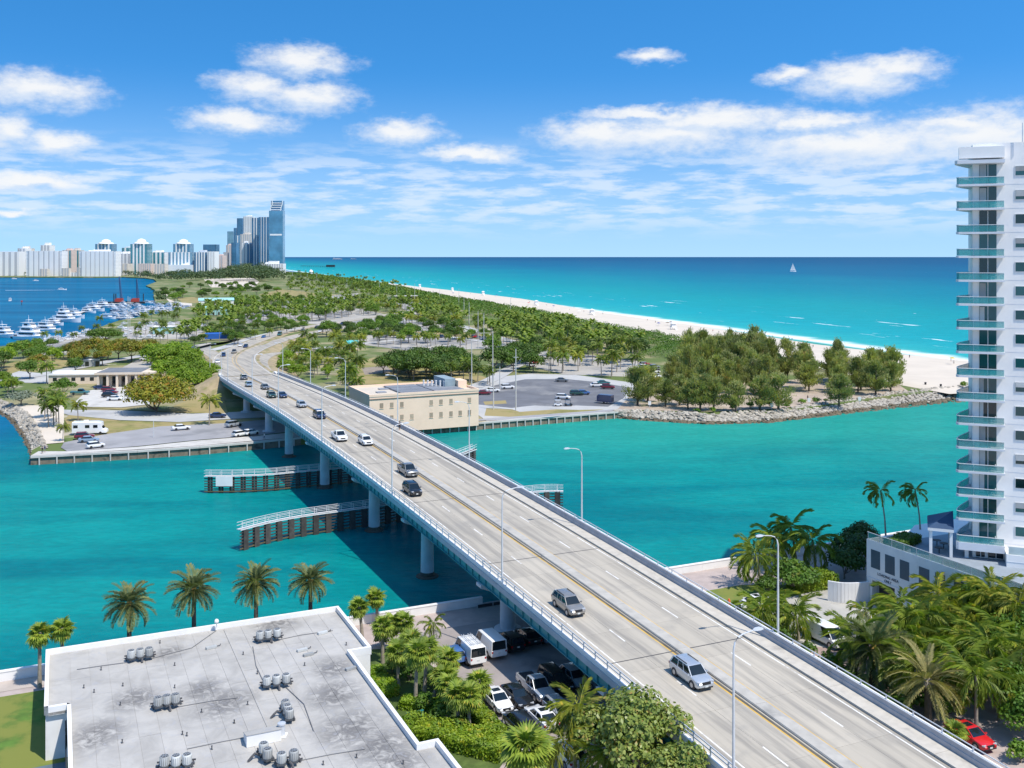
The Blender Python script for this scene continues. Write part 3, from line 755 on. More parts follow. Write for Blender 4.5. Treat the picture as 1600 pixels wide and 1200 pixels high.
def broad_tree(seed, rad, hgt, trunk, n, leaf, lm, name='broadleaf_tree', flat=1.0, bk=None, nl=13):
    """prototype: trunk with limbs and a crown of lobes; sits at the origin"""
    rng = np.random.default_rng(seed)
    lob = []
    for i in range(nl):
        a = rng.uniform(0, 6.283); rr = rad * 0.66 * math.sqrt(rng.uniform(0.05, 1)); zz = trunk + (hgt - trunk) * (0.10 + 0.66 * (1 - (rr / rad) ** 2) * rng.uniform(0.45, 1.0))
        lob.append((rr * math.cos(a), rr * math.sin(a), zz, rad * rng.uniform(0.30, 0.46) * flat))
    lob.append((0, 0, trunk + (hgt - trunk) * 0.62, rad * 0.45 * flat))
    V, Q = lobes_cloud(lob, n, leaf, rng)
    V[:, 2] = np.maximum(V[:, 2], trunk * 0.6)
    crown = mesh_np('crown', V, Q, lm)
    mb = MB(); limbs(mb, (0, 0, -0.3), (0.15, 0.1, trunk * 0.9), [(l[0] * 0.85, l[1] * 0.85, l[2]) for l in lob[:6]], max(0.12, rad * 0.055))
    return crown, mb.mesh('trunk', bk or bark)
def cas_tree(seed, hgt, rad, n=4600):
    rng = np.random.default_rng(seed)
    t = rng.uniform(0.10, 1.0, n) ** 0.9
    nb = 26; bt = rng.uniform(0.14, 0.97, nb); ba = rng.uniform(0, 6.283, nb)
    k = rng.integers(0, nb, n); f = rng.uniform(0.1, 1.05, n)
    prof = lambda q: rad * np.clip(np.where(q < 0.35, 0.55 + q * 1.3, 1.0 - (q - 0.35) ** 1.35 * 1.35), 0.12, 1)
    Lb = prof(bt[k]) * f
    C = np.stack([np.cos(ba[k]) * Lb, np.sin(ba[k]) * Lb, hgt * bt[k] * 0.92 + Lb * 0.45 + 0.6], 1) + rng.normal(size=(n, 3)) * np.array([0.38, 0.38, 0.5]) * (rad / 3.5)
    T = np.stack([np.cos(ba[k]) * 0.5, np.sin(ba[k]) * 0.5, np.full(n, 1.0)], 1) + rnd_dirs(n, rng) * 0.5
    T /= np.linalg.norm(T, axis=1)[:, None]
    N = np.cross(T, rnd_dirs(n, rng)); N /= np.linalg.norm(N, axis=1)[:, None] + 1e-9
    V, Q = leaf_quads(C, N, 1.0, 0.22, rng, T)
    mb = MB(); mb.tube([(0, 0, -0.3), (0.15, 0, hgt * 0.3), (0.1, 0.2, hgt * 0.62), (0, 0.1, hgt * 0.92)], [0.32, 0.25, 0.14, 0.04], 7)
    for i in range(0, nb, 3):
        q = Vector((0.12, 0.05, hgt * bt[i] * 0.85)); L = float(prof(bt[i]))
        mb.tube([q, q + Vector((math.cos(ba[i]) * L, math.sin(ba[i]) * L, L * 0.5 + 0.6))], [0.10, 0.03], 4)
    return mesh_np('crown', V, Q, l_cas), mb.mesh('trunk', barkd)
def arch(L, droop, n=8, lift=0.0):
    """frond spine in the x-z plane"""
    pts = []; x = z = 0.0
    for i in range(n + 1):
        t = i / n; a = lift - droop * t ** 1.35
        pts.append((x, z)); x += math.cos(a) * L / n; z += math.sin(a) * L / n
    return pts
def frond_geo(L, droop, pairs, leafl, hang, rng, w=0.085, lift=0.0, vee=0.0):
    """feather frond along +x: spine and leaflet blades; returns V list, F list"""
    sp = arch(L, droop, 10, lift); V = []; Fc = []
    def at_(t):
        q = t * 10; i = min(int(q), 9); f = q - i
        return (sp[i][0] * (1 - f) + sp[i + 1][0] * f, sp[i][1] * (1 - f) + sp[i + 1][1] * f)
    for i in range(10):
        b = len(V); w_ = 0.055 * (1 - i / 11)
        V += [(sp[i][0], -w_, sp[i][1]), (sp[i][0], w_, sp[i][1]), (sp[i + 1][0], w_ * 0.8, sp[i + 1][1]), (sp[i + 1][0], -w_ * 0.8, sp[i + 1][1])]
        Fc.append((b, b + 1, b + 2, b + 3))
    for k in range(pairs):
        t = 0.16 + 0.84 * (k + 0.5) / pairs; x, z = at_(t)
        ll = leafl * (0.45 + 0.55 * math.sin(math.pi * min(1.0, t * 0.92 + 0.08)) ** 0.7) * rng.uniform(0.85, 1.12)
        for sgn in (-1, 1):
            fw = 0.55 + 0.25 * t + rng.uniform(-0.1, 0.1)
            h = hang * rng.uniform(0.7, 1.25)
            ex = x + ll * math.sin(fw) * 0.9; ey = sgn * ll * math.cos(fw) * math.cos(h); ez = z - ll * math.sin(h) + vee * ll
            mx_, my, mz = x + (ex - x) * 0.45, ey * 0.5, z + (ez - z) * 0.35 + 0.03
            b = len(V)
            V += [(x, 0, z), (mx_ - w, my, mz), (ex, ey, ez), (mx_ + w, my, mz)]
            Fc.append((b, b + 1, b + 2, b + 3))
    return V, Fc
def coco_head(rng, n=20, L=2.9, wind=(-0.35, 0.0), pairs=9, w=0.16, tipdroop=1.5):
    V = []; Fc = []
    for i in range(n):
        az = 2.4 * i + rng.uniform(-0.3, 0.3); pit = 1.15 - 1.75 * (i / n) + rng.uniform(-0.15, 0.15)
        v, f = frond_geo(L * rng.uniform(0.85, 1.1), tipdroop * rng.uniform(0.7, 1.1), pairs, 0.85, 0.75, rng, w, pit)
        ca, sa = math.cos(az), math.sin(az); b = len(V)
        for x, y, z in v:
            d = math.hypot(x, y)
            V.append((x * ca - y * sa + wind[0] * d * 0.5, x * sa + y * ca + wind[1] * d * 0.5, z))
        Fc += [tuple(b + q for q in g) for g in f]
    return V, Fc
def coco_far(seed, hgt, lm):
    rng = np.random.default_rng(seed)
    lean = (rng.uniform(-0.9, 0.7), rng.uniform(-0.6, 0.6))
    tr = MB().tube([(0, 0, -0.2), (lean[0] * 0.25, lean[1] * 0.25, hgt * 0.4), (lean[0], lean[1], hgt)], [0.20, 0.14, 0.10], 6)
    V, Fc = coco_head(rng, 24, 3.1, pairs=7, w=0.26)
    V = [(x + lean[0], y + lean[1], z + hgt) for x, y, z in V]
    return mesh_np('crown', V, Fc, lm), tr.mesh('trunk', barkp)

class Proto:
    """a tree kind: some variants, copied where wanted"""
    def __init__(s, name, cat, makers):
        s.name, s.cat, s.mk, s.i = name, cat, makers, 0
    def put(s, loc, rz, scale, label, group=None, which=None):
        k = (s.i if which is None else which) % len(s.mk); s.i += 1
        if callable(s.mk[k]): s.mk[k] = s.mk[k]()
        t = thing(s.name, label, s.cat, loc, rz, group, 1.0)
        t.scale = scale if hasattr(scale, '__len__') else (scale,) * 3
        crown, trunk = s.mk[k]
        obj('trunk', trunk, None, t); obj('crown', crown, None, t)
        return t
PALM = Proto('coconut_palm', 'palm tree', [lambda i=i: coco_far(100 + i, 6.0 + 0.7 * (i % 5), l_coco) for i in range(7)])
PALMY = Proto('coconut_palm', 'palm tree', [lambda i=i: coco_far(200 + i, 5.5 + 0.6 * i, l_cocoy) for i in range(3)])
DARK = Proto('grove_tree', 'tree', [lambda i=i: broad_tree(300 + i, 5.0, 6.8 + 0.5 * (i % 3), 2.2, 2000, 0.62, l_dark) for i in range(4)])
MID = Proto('shade_tree', 'tree', [lambda i=i: broad_tree(320 + i, 4.6, 7.0 + 0.6 * (i % 3), 2.0, 1800, 0.60, l_mid) for i in range(4)])
BRIGHT = Proto('leafy_tree', 'tree', [lambda i=i: broad_tree(340 + i, 4.8, 8.5, 1.8, 2400, 0.60, l_bright) for i in range(3)])
ALM = Proto('almond_tree', 'tree', [lambda i=i: broad_tree(360 + i, 5.0, 8.0, 2.2, 2200, 0.62, l_almond, bk=barkd) for i in range(3)])
CAS = Proto('casuarina_tree', 'tree', [lambda i=i: cas_tree(380 + i, 14.0, 4.4) for i in range(5)])
BUSH = Proto('shrub', 'shrub', [lambda i=i: broad_tree(400 + i, 1.6, 2.0, 0.3, 500, 0.34, l_mid, nl=7) for i in range(3)])
SILV = Proto('silver_tree', 'tree', [lambda: broad_tree(410, 4.2, 4.6, 1.6, 1700, 0.5, l_grey, flat=0.8)])
UMB = Proto('spreading_tree', 'tree', [lambda i=i: broad_tree(420 + i, 8.5, 7.5, 3.0, 4200, 0.62, l_dark, flat=0.62, nl=26) for i in range(2)])

def inpoly(p, poly):
    c = False; n = len(poly)
    for i in range(n):
        (x1, y1), (x2, y2) = poly[i], poly[(i + 1) % n]
        if (y1 > p[1]) != (y2 > p[1]) and p[0] < (x2 - x1) * (p[1] - y1) / (y2 - y1) + x1: c = not c
    return c
PLACED = []
KEEP = []          # (polyline in metres, clearance) that trees stay off
for sp_, w_ in ((sA, 6.5), (sB, 6.5), (sC, 5.0), (sD, 5.0)): KEEP.append((sp_[::3], w_))
CLEAR = []         # pixel polygons that trees stay out of
def clear_of(p, dmin):
    for q in PLACED:
        if (q[0] - p[0]) ** 2 + (q[1] - p[1]) ** 2 < dmin * dmin: return False
    for sp_, w_ in KEEP:
        for q in sp_:
            if (q.x - p[0]) ** 2 + (q.y - p[1]) ** 2 < w_ * w_: return False
    return True
def scatter(proto, poly, n, dmin, label, group, smin=0.85, smax=1.15, seed=1, z=ZG, avoid=True):
    rng = random.Random(seed); us = [q[0] for q in poly]; vs_ = [q[1] for q in poly]; done = tries = 0
    pr = proto if isinstance(proto, (list, tuple)) else [proto]
    while done < n and tries < n * 60:
        tries += 1
        u, v = rng.uniform(min(us), max(us)), rng.uniform(min(vs_), max(vs_))
        if not inpoly((u, v), poly) or (avoid and any(inpoly((u, v), c) for c in CLEAR)): continue
        p = P(u, v, z)
        if not clear_of(p, dmin): continue
        PLACED.append((p.x, p.y)); done += 1
        s = rng.uniform(smin, smax); q = rng.choice(pr)
        lb, gr = (label, group) if isinstance(label, str) else (label[q.name], group[q.name])
        q.put(p, rng.uniform(0, 6.28), (s, s, s * rng.uniform(0.9, 1.15)), lb, gr)
def one(proto, u, v, s, label, z=ZG, rz=None, group=None, which=None):
    p = P(u, v, z); PLACED.append((p.x, p.y))
    return proto.put(p, random.uniform(0, 6.28) if rz is None else rz, s, label, group, which)
CLEAR += [[(742, 632), (746, 612), (775, 600), (880, 588), (985, 600), (975, 624), (950, 640), (800, 645)],
          [(362, 487), (430, 483), (470, 492), (480, 500), (400, 506), (362, 503)][:0] or [(0, 0), (1, 0), (1, 1)],
          [(110, 640), (420, 640), (420, 690), (110, 690)], [(555, 640), (555, 665), (760, 665), (760, 600), (560, 612)],
          [(130, 570), (235, 572), (235, 636), (118, 630)], [(480, 505), (560, 495), (640, 490), (650, 500), (560, 515), (480, 524)]]

# single trees west of the bridge
one(MID, 37, 560, (1.25, 1.25, 1.2), 'round green tree by the marina trailer yard, left of a bare tree')
one(MID, 2, 580, (1.2, 1.2, 1.15), 'round tree cut by the left edge of the view above the jetty')
one(ALM, 62, 575, (1.0, 1.0, 0.75), 'thin brownish tree next to the marina trailer yard')
one(MID, 46, 592, (1.15, 1.0, 0.95), 'green tree on the small lawn inside the bend of the park road')
one(MID, 100, 560, (1.1, 1.1, 0.9), 'dark green tree behind the white parked boat and trailer')
one(MID, 118, 584, (0.9, 0.9, 0.95), 'yellow green tree at the corner of the grass behind the police station')
one(UMB, 163, 540, (1.35, 1.1, 1.2), 'wide umbrella shaped dark tree beside the marina', rz=0.4)
one(SILV, 32, 634, (1.2, 1.2, 1.0), 'low silvery grey tree on the jetty beside palms')
one(MID, 98, 622, (1.0, 1.0, 0.9), 'leafy green tree in front of the low pale station wing')
for i, (u, v, s) in enumerate(((118, 562, .95), (133, 560, 1.0), (150, 560, 1.05), (168, 563, 1.0), (186, 562, 1.05), (205, 566, 1.1), (222, 563, 1.0), (160, 572, .8), (126, 574, .9), (236, 556, .9))):
    one(ALM, u, v, s * 1.2, 'golden brown almond tree in the row behind the police station', group='almond trees behind the station')
for i, (u, v, s) in enumerate(((238, 578, 1.1), (252, 585, 1.15), (266, 578, 1.15), (280, 584, 1.2), (296, 592, 1.15), (308, 603, 1.0), (276, 600, 1.0), (258, 600, .95), (290, 572, 1.1), (304, 580, 1.0), (246, 570, 1.0), (268, 566, 1.0), (318, 598, .85), (326, 606, .8), (312, 612, .8), (334, 598, .7), (300, 614, .9), (285, 612, .95))):
    one(BRIGHT, u, v, s * 1.2, 'bright green tree in the thick clump beside the bridge ramp', group='green trees by the ramp')
for i, (u, v, s) in enumerate(((12, 618, 0.8), (4, 606, 0.85), (22, 612, 0.75))):
    one(BRIGHT, u, v, s * 0.9, 'bright green bushy tree on the shore above the west jetty', group='shore trees by the west jetty')
for i, (u, v, s) in enumerate(((76, 668, 1.0), (84, 665, 1.05), (92, 668, 1.0), (88, 660, 0.95), (70, 655, 0.9), (80, 652, .95), (20, 622, .85))):
    one(PALM, u, v, s, 'green coconut palm in the leaning clump on the sandy jetty bank', group='palms on the west bank')
one(PALMY, 122, 658, 0.85, 'lone yellowish coconut palm on the verge beside the service road')
one(PALMY, 98, 690, 0.62, 'short yellow green coconut palm beside the parked red car and motorhome')
one(PALMY, 327, 665, 1.05, 'slim coconut palm on the bank beneath the north end of the bridge')
one(PALM, 73, 600, 1.15, 'tall coconut palm beside the pale roofed station wing')

# park zones
CP = {'coconut_palm': 'coconut palm'}
scatter([PALM, PALM, PALMY], [(436, 566), (462, 545), (540, 540), (562, 575), (556, 612), (520, 606), (480, 590)], 34, 4.2, 'coconut palm in the grove beside the bridge approach', 'palms beside the bridge approach', seed=3)
scatter([PALM], [(530, 600), (560, 600), (558, 640), (545, 628)], 6, 3.0, 'coconut palm between the bridge parapet and the beige building', 'palms by the beige building', 0.9, 1.1, seed=33)
scatter([DARK], [(592, 585), (630, 572), (700, 570), (745, 588), (735, 600), (640, 598), (600, 592)], 26, 5.0, 'dark green tree in the dense grove behind the beige building', 'trees in the dark grove', 0.95, 1.25, seed=5)
scatter([DARK, DARK, MID], [(765, 580), (770, 556), (830, 556), (850, 572), (838, 584), (790, 588)], 13, 5.5, 'dark tree in the clump beside the inlet car park', 'trees beside the inlet car park', 0.95, 1.3, seed=6)
scatter([PALMY, PALM], [(540, 546), (640, 545), (770, 548), (770, 540), (640, 536), (540, 538)], 26, 5.0, 'yellow green coconut palm lining the drive behind the dark grove', 'palms along the park drive', 0.75, 0.95, seed=7)
scatter([PALM], [(700, 600), (765, 596), (770, 606), (735, 622), (705, 612)], 9, 4.0, 'coconut palm between the dark grove and the car park road', 'palms near the car park road', 0.7, 0.95, seed=8)
scatter([PALM, PALM, PALMY], [(840, 588), (860, 545), (960, 535), (1010, 560), (985, 596), (900, 582)], 52, 4.6, 'coconut palm in the grove between the car park and the dunes', 'palms before the dunes', 0.9, 1.2, seed=9)
scatter([PALM], [(730, 520), (800, 500), (900, 530), (950, 540), (850, 552), (780, 540)], 32, 6.0, 'coconut palm standing before the dune scrub', 'palms at the dune edge', seed=10)
scatter([PALM, PALM, PALMY], [(500, 500), (560, 470), (640, 468), (720, 500), (740, 520), (640, 515), (560, 505)], 60, 7.0, 'distant coconut palm in the middle of the beach park', 'palms in the middle of the park', 0.95, 1.2, seed=11)
scatter([PALM, MID], [(330, 540), (350, 500), (430, 492), (480, 500), (470, 520), (430, 528), (380, 540)], 30, 6.0, {'coconut_palm': 'coconut palm along the north approach road', 'shade_tree': 'small shade tree along the north approach road'}, {'coconut_palm': 'palms along the approach road', 'shade_tree': 'shade trees along the approach road'}, 0.8, 1.0, seed=12)
scatter([MID, PALM], [(400, 490), (420, 470), (500, 470), (560, 480), (480, 492)], 34, 7.0, {'coconut_palm': 'far coconut palm among shade trees in the park lots', 'shade_tree': 'far shade tree in the park lots'}, {'coconut_palm': 'far palms in the lots', 'shade_tree': 'far shade trees in the lots'}, 0.95, 1.25, seed=13)
scatter([PALM], [(200, 535), (230, 500), (300, 485), (345, 490), (320, 530), (260, 545)], 30, 5.0, 'coconut palm between the marina and the approach road', 'palms by the marina', 0.8, 1.1, seed=14)
scatter([PALM], [(170, 520), (150, 512), (110, 530), (40, 540), (140, 540), (200, 540)], 7, 5.0, 'coconut palm on the marina shore among parked trailers', 'palms on the marina shore', 0.7, 0.9, seed=15)
scatter([MID, DARK], [(255, 470), (250, 452), (330, 446), (420, 448), (440, 460), (330, 468), (300, 478)], 44, 9.0, {'grove_tree': 'dark tree in the far north part of the park', 'shade_tree': 'green tree in the far north part of the park'}, {'grove_tree': 'far dark park trees', 'shade_tree': 'far green park trees'}, 1.0, 1.4, seed=16)
scatter([MID], [(310, 492), (330, 476), (400, 474), (400, 484)], 14, 8.0, 'green tree beside the pale marina shed', 'trees by the marina shed', 1.0, 1.2, seed=17)
scatter([PALM], [(440, 452), (470, 430), (560, 438), (620, 452), (560, 464), (480, 460)], 46, 11.0, 'tiny far coconut palm near the north beach', 'palms near the north beach', 1.1, 1.5, seed=18)
scatter([MID, DARK], [(300, 545), (330, 485), (480, 478), (490, 520), (400, 530)], 52, 5.5, {'shade_tree': 'rounded shade tree in the plantings by the north approach', 'grove_tree': 'dark rounded tree in the plantings by the north approach'}, {'shade_tree': 'shade trees by the north approach', 'grove_tree': 'dark trees by the north approach'}, 0.6, 1.0, seed=41)
scatter([MID, DARK, MID], [(480, 505), (560, 468), (650, 470), (745, 510), (740, 535), (600, 540), (500, 530)], 92, 6.0, {'shade_tree': 'green shade tree among the palms in mid park', 'grove_tree': 'dark shade tree among the palms in mid park'}, {'shade_tree': 'shade trees in mid park', 'grove_tree': 'dark trees in mid park'}, 0.7, 1.2, seed=42)
scatter([MID, DARK], [(750, 530), (800, 505), (960, 535), (1010, 560), (960, 570), (850, 555)], 54, 5.0, {'shade_tree': 'green shade tree behind the palms at the dune edge', 'grove_tree': 'dark shade tree behind the palms at the dune edge'}, {'shade_tree': 'shade trees at the dune edge', 'grove_tree': 'dark trees at the dune edge'}, 0.7, 1.2, seed=43)
scatter([MID, BRIGHT], [(0, 560), (60, 545), (125, 552), (130, 575), (60, 572), (0, 590)], 10, 7.0, {'shade_tree': 'green tree in the marina shore lots', 'leafy_tree': 'bright leafy tree in the marina shore lots'}, {'shade_tree': 'trees in the marina lots', 'leafy_tree': 'bright trees in the marina lots'}, 0.8, 1.1, seed=44)
scatter([BRIGHT, MID], [(436, 585), (455, 555), (540, 548), (556, 575), (540, 600), (500, 606)], 16, 5.0, {'leafy_tree': 'leafy tree among palms beside the bridge approach', 'shade_tree': 'shade tree among palms beside the bridge approach'}, {'leafy_tree': 'leafy trees beside the approach', 'shade_tree': 'shade trees beside the approach'}, 0.5, 0.85, seed=45)
# casuarina grove on the inlet point
for u, v, s in ((996, 634, 1.0), (1012, 628, .95), (1062, 634, .8), (1094, 642, .9), (1115, 642, .85), (1150, 644, .75), (1187, 642, .85), (1216, 641, .9), (1264, 612, .9), (1311, 634, .82), (1368, 618, .95), (1392, 612, .85), (1345, 610, .9), (1040, 636, .7), (1075, 640, .75)):
    one(CAS, u, v, (s * 1.2, s * 1.2, s * 0.86), 'feathery olive casuarina along the stone edge of the inlet point', group='casuarinas on the stone edge')
scatter([CAS], [(1040, 612), (1080, 580), (1180, 568), (1250, 596), (1200, 622), (1100, 624)], 38, 3.9, 'tall feathery olive casuarina in the thick of the inlet point grove', 'casuarinas in the grove', 0.85, 1.12, seed=20)
scatter([CAS], [(1230, 606), (1280, 590), (1400, 600), (1390, 612), (1290, 616)], 14, 5.0, 'casuarina at the beach end of the inlet point grove', 'casuarinas at the beach end', 0.75, 1.0, seed=21)
scatter([BUSH], [(1080, 645), (1200, 636), (1300, 626), (1290, 632), (1190, 642), (1090, 647)], 12, 4.0, 'low green bush under the casuarinas by the rocks', 'bushes under the casuarinas', 0.7, 1.1, seed=22)
one(BUSH, 1505, 606, 1.2, 'round green bush on the beach beside the tower balconies')

# dune scrub: one mass along the beach
def dune_scrub():
    rng = np.random.default_rng(5)
    Yv = np.exp(rng.uniform(math.log(395), math.log(2700), 95000)); n = len(Yv)
    tt = rng.uniform(0, 1, n)
    xe = np.interp(Yv, [q[1] for q in VEG], [q[0] for q in VEG]) - 1.0
    wid = np.interp(Yv, [400, 560, 700, 900, 1200, 1700, 2700], [24, 44, 62, 70, 62, 60, 55]) + 14 * np.sin(Yv * 0.031) + 9 * np.sin(Yv * 0.083 + 1)
    X = xe - tt * wid
    edge = np.clip(np.minimum(tt * 7, (1 - tt) * 7), 0, 1) ** 0.5
    bump = 3.2 + 1.3 * np.sin(X * 0.33 + Yv * 0.11) * np.sin(Yv * 0.27) + 1.0 * np.sin(X * 0.71 - 1.0) * np.cos(Yv * 0.43)
    Z = ZG + edge * bump * rng.uniform(0.55, 1.02, n)
    d = rnd_dirs(n, rng) * 0.7 + np.array([0, 0, 0.8]); d /= np.linalg.norm(d, axis=1)[:, None]
    sz = 0.9 * np.clip(Yv / 700, 0.75, 3.0)
    V, Q = leaf_quads(np.stack([X, Yv, Z], 1), d, sz, sz * 0.75, rng)
    return mesh_np('dune_scrub', V, Q, l_dune)
tag(obj('dune_scrub', dune_scrub()), 'dense green sea grape scrub along the back of the beach', 'scrub', kind='stuff')
def far_woods():
    rng = np.random.default_rng(6); Vs = []; n = 0
    V_, Q_ = [], []
    lob = []
    zones = [([(205, 434), (260, 440), (330, 441), (420, 440), (440, 436), (430, 426), (340, 424), (200, 429)], 150, 9, 16), ([(430, 440), (520, 452), (560, 448), (480, 430), (440, 426)], 30, 4, 7), ([(0, 431.5), (190, 431.5), (190, 429.5), (0, 429.5)], 60, 4, 9),
             ([(246, 470), (240, 455), (256, 455), (258, 470)], 24, 3, 4.5)]
    for poly, k, h0, h1 in zones:
        us = [q[0] for q in poly]; vs_ = [q[1] for q in poly]; c = 0
        while c < k:
            u, v = rng.uniform(min(us), max(us)), rng.uniform(min(vs_), max(vs_))
            if not inpoly((u, v), poly): continue
            p = P(u, v, ZG); h = rng.uniform(h0, h1); c += 1
            if h1 > 12: h *= 1.0 + 0.9 * math.exp(-((u - 385) / 38.0) ** 2)
            r = h * 0.8
            for j in range(3): lob.append((p.x + rng.uniform(-r, r), p.y + rng.uniform(-r, r), ZG + h * rng.uniform(0.4, 0.7), r * rng.uniform(0.6, 0.9)))
    V, Q = lobes_cloud(lob, 30000, 3.0, rng, 0.75, 0.8, 0.5)
    V[:, 2] = np.maximum(V[:, 2], 1.0)
    return mesh_np('mangrove_woods', V, Q, leafmat('mangrove_leaf', (0.040, 0.075, 0.026), (0.080, 0.115, 0.036), None, 0.02, 0.15, rnd=0.0))
tag(obj('mangrove_woods', far_woods()), 'dark green far wood and mangroves below the skyline', 'woods', kind='stuff')

# ------------------------------------------------------------------ vehicles
PAINT = {'white': paint('car_white', (0.78, 0.78, 0.77)), 'silver': paint('car_silver', (0.52, 0.55, 0.58), 0.25, 0.5), 'grey': paint('car_grey', (0.20, 0.21, 0.22), 0.25, 0.4),
         'black': paint('car_black', (0.012, 0.013, 0.015)), 'navy': paint('car_navy', (0.018, 0.035, 0.10)), 'red': paint('car_red', (0.55, 0.015, 0.02)), 'maroon': paint('car_maroon', (0.16, 0.01, 0.02)),
         'teal': paint('car_teal', (0.05, 0.16, 0.17)), 'green': paint('car_green', (0.02, 0.07, 0.06)), 'blue': paint('car_blue', (0.05, 0.13, 0.33)), 'bluegrey': paint('car_blue_grey', (0.30, 0.40, 0.50), 0.25, 0.4), 'champagne': paint('car_champagne', (0.33, 0.31, 0.28), 0.25, 0.5)}
c_glass = glassmat('car_glass', (0.012, 0.018, 0.022), 0.04, 0.7)
c_tyre = mat('tyre_rubber', (0.022, 0.022, 0.024), 0.85, 0.1, 3)
c_rim = mat('wheel_rim', (0.45, 0.46, 0.48), 0.35, 0.05, 3, metal=0.7)
c_trim = mat('black_trim', (0.02, 0.02, 0.022), 0.55, 0.1, 3)
c_head = mat('headlamp_lens', (0.45, 0.47, 0.50), 0.1, 0.05, 3, spec=0.8)
c_tail = mat('tail_lamp_lens', (0.35, 0.01, 0.012), 0.15, 0.05, 3, spec=0.7)
c_plate = mat('number_plate', (0.62, 0.63, 0.60), 0.5, 0.05, 3)
c_seat = mat('pickup_bed_liner', (0.03, 0.03, 0.033), 0.9, 0.1, 3)
DIM = {  # length, width, height, belt, ground clearance, wheel radius, wheel x, greenhouse (rear base, front base, rear top, front top)
    'sedan': (4.85, 1.84, 1.46, 0.93, 0.20, 0.33, (-1.42, 1.45), (-1.95, 1.15, -1.25, 0.30)),
    'suv': (4.75, 1.92, 1.70, 1.05, 0.24, 0.36, (-1.38, 1.42), (-2.20, 1.20, -1.85, 0.42)),
    'hatch': (4.2, 1.78, 1.52, 0.95, 0.20, 0.32, (-1.25, 1.32), (-1.98, 1.20, -1.55, 0.32)),
    'pickup': (5.8, 2.02, 1.90, 1.12, 0.30, 0.40, (-1.75, 1.80), (-0.55, 1.55, -0.42, 0.72)),
    'van': (5.6, 2.02, 2.20, 1.10, 0.26, 0.36, (-1.65, 1.75), (-2.72, 2.05, -2.66, 1.25)),
    'minivan': (5.1, 1.98, 1.78, 1.02, 0.22, 0.35, (-1.5, 1.55), (-2.40, 1.65, -2.20, 0.65))}
HW = lambda k: DIM[k][1] / 2
def loft(mb, secs, m=0):
    k = len(secs[0]); V = [q for s_ in secs for q in s_]; n = len(secs)
    fs = [(i * k + j, i * k + (j + 1) % k, (i + 1) * k + (j + 1) % k, (i + 1) * k + j) for i in range(n - 1) for j in range(k)]
    fs += [tuple(range(k))[::-1], tuple(range((n - 1) * k, n * k))]
    mb.add(V, fs, m)
def body_secs(kind):
    L, Wd, H, belt, gc, wr, wx, gh = DIM[kind]; w = Wd / 2; h = L / 2
    if kind == 'sedan': st = [(-h, .78, .50, .86), (-h + .10, .93, .34, .98), (-h + .55, 1, gc, 1.00), (gh[0] + .3, 1, gc, belt + .03), (0, 1, gc, belt), (gh[1], 1, gc, belt), (h - .75, .985, gc, .82), (h - .2, .92, .28, .70), (h, .76, .40, .58)]
    elif kind == 'pickup': st = [(-h, .96, .48, 1.08), (-h + .08, .99, .42, belt), (-1.0, 1, gc, belt), (0, 1, gc, belt), (gh[1], 1, gc, belt + .02), (h - .5, .98, gc, 1.08), (h - .12, .95, .36, 1.02), (h, .88, .44, .90)]
    elif kind in ('van', 'minivan'): st = [(-h, .95, .42, belt), (-h + .06, .99, .34, belt), (-1.0, 1, gc, belt), (0.6, 1, gc, belt), (gh[1] - .2, 1, gc, belt), (h - .25, .95, .30, .92), (h, .84, .40, .74)]
    else: st = [(-h, .86, .45, .95), (-h + .10, .95, .34, belt), (-h + .5, 1, gc, belt + .02), (0, 1, gc, belt), (gh[1], 1, gc, belt - .02), (h - .62, .985, gc, .95), (h - .18, .93, .30, .84), (h, .80, .42, .66)]
    out = []
    for x, f, zb, zt in st:
        W_ = w * f
        out.append([(x, -W_ * .90, zb), (x, W_ * .90, zb), (x, W_, zb + .14), (x, W_, zb + (zt - zb) * .62), (x, W_ * .965, zt - .05), (x, W_ * .84, zt), (x, -W_ * .84, zt), (x, -W_ * .965, zt - .05), (x, -W_, zb + (zt - zb) * .62), (x, -W_, zb + .14)])
    return out
def gh_pts(kind):
    L, Wd, H, belt, gc, wr, wx, g = DIM[kind]; w = Wd / 2
    wb, wt = w * .93, w * (.86 if kind == 'van' else .74)
    zb = belt - .05; zt = H - .07
    lo = [(g[0], -wb, zb), (g[1], -wb * .96, zb - .02), (g[1], wb * .96, zb - .02), (g[0], wb, zb)]
    hi = [(g[2], -wt, zt), (g[3], -wt, zt), (g[3], wt, zt), (g[2], wt, zt)]
    return lo, hi
def V3(a, b, t): return tuple(a[i] * (1 - t) + b[i] * t for i in range(3))
CARM = {}
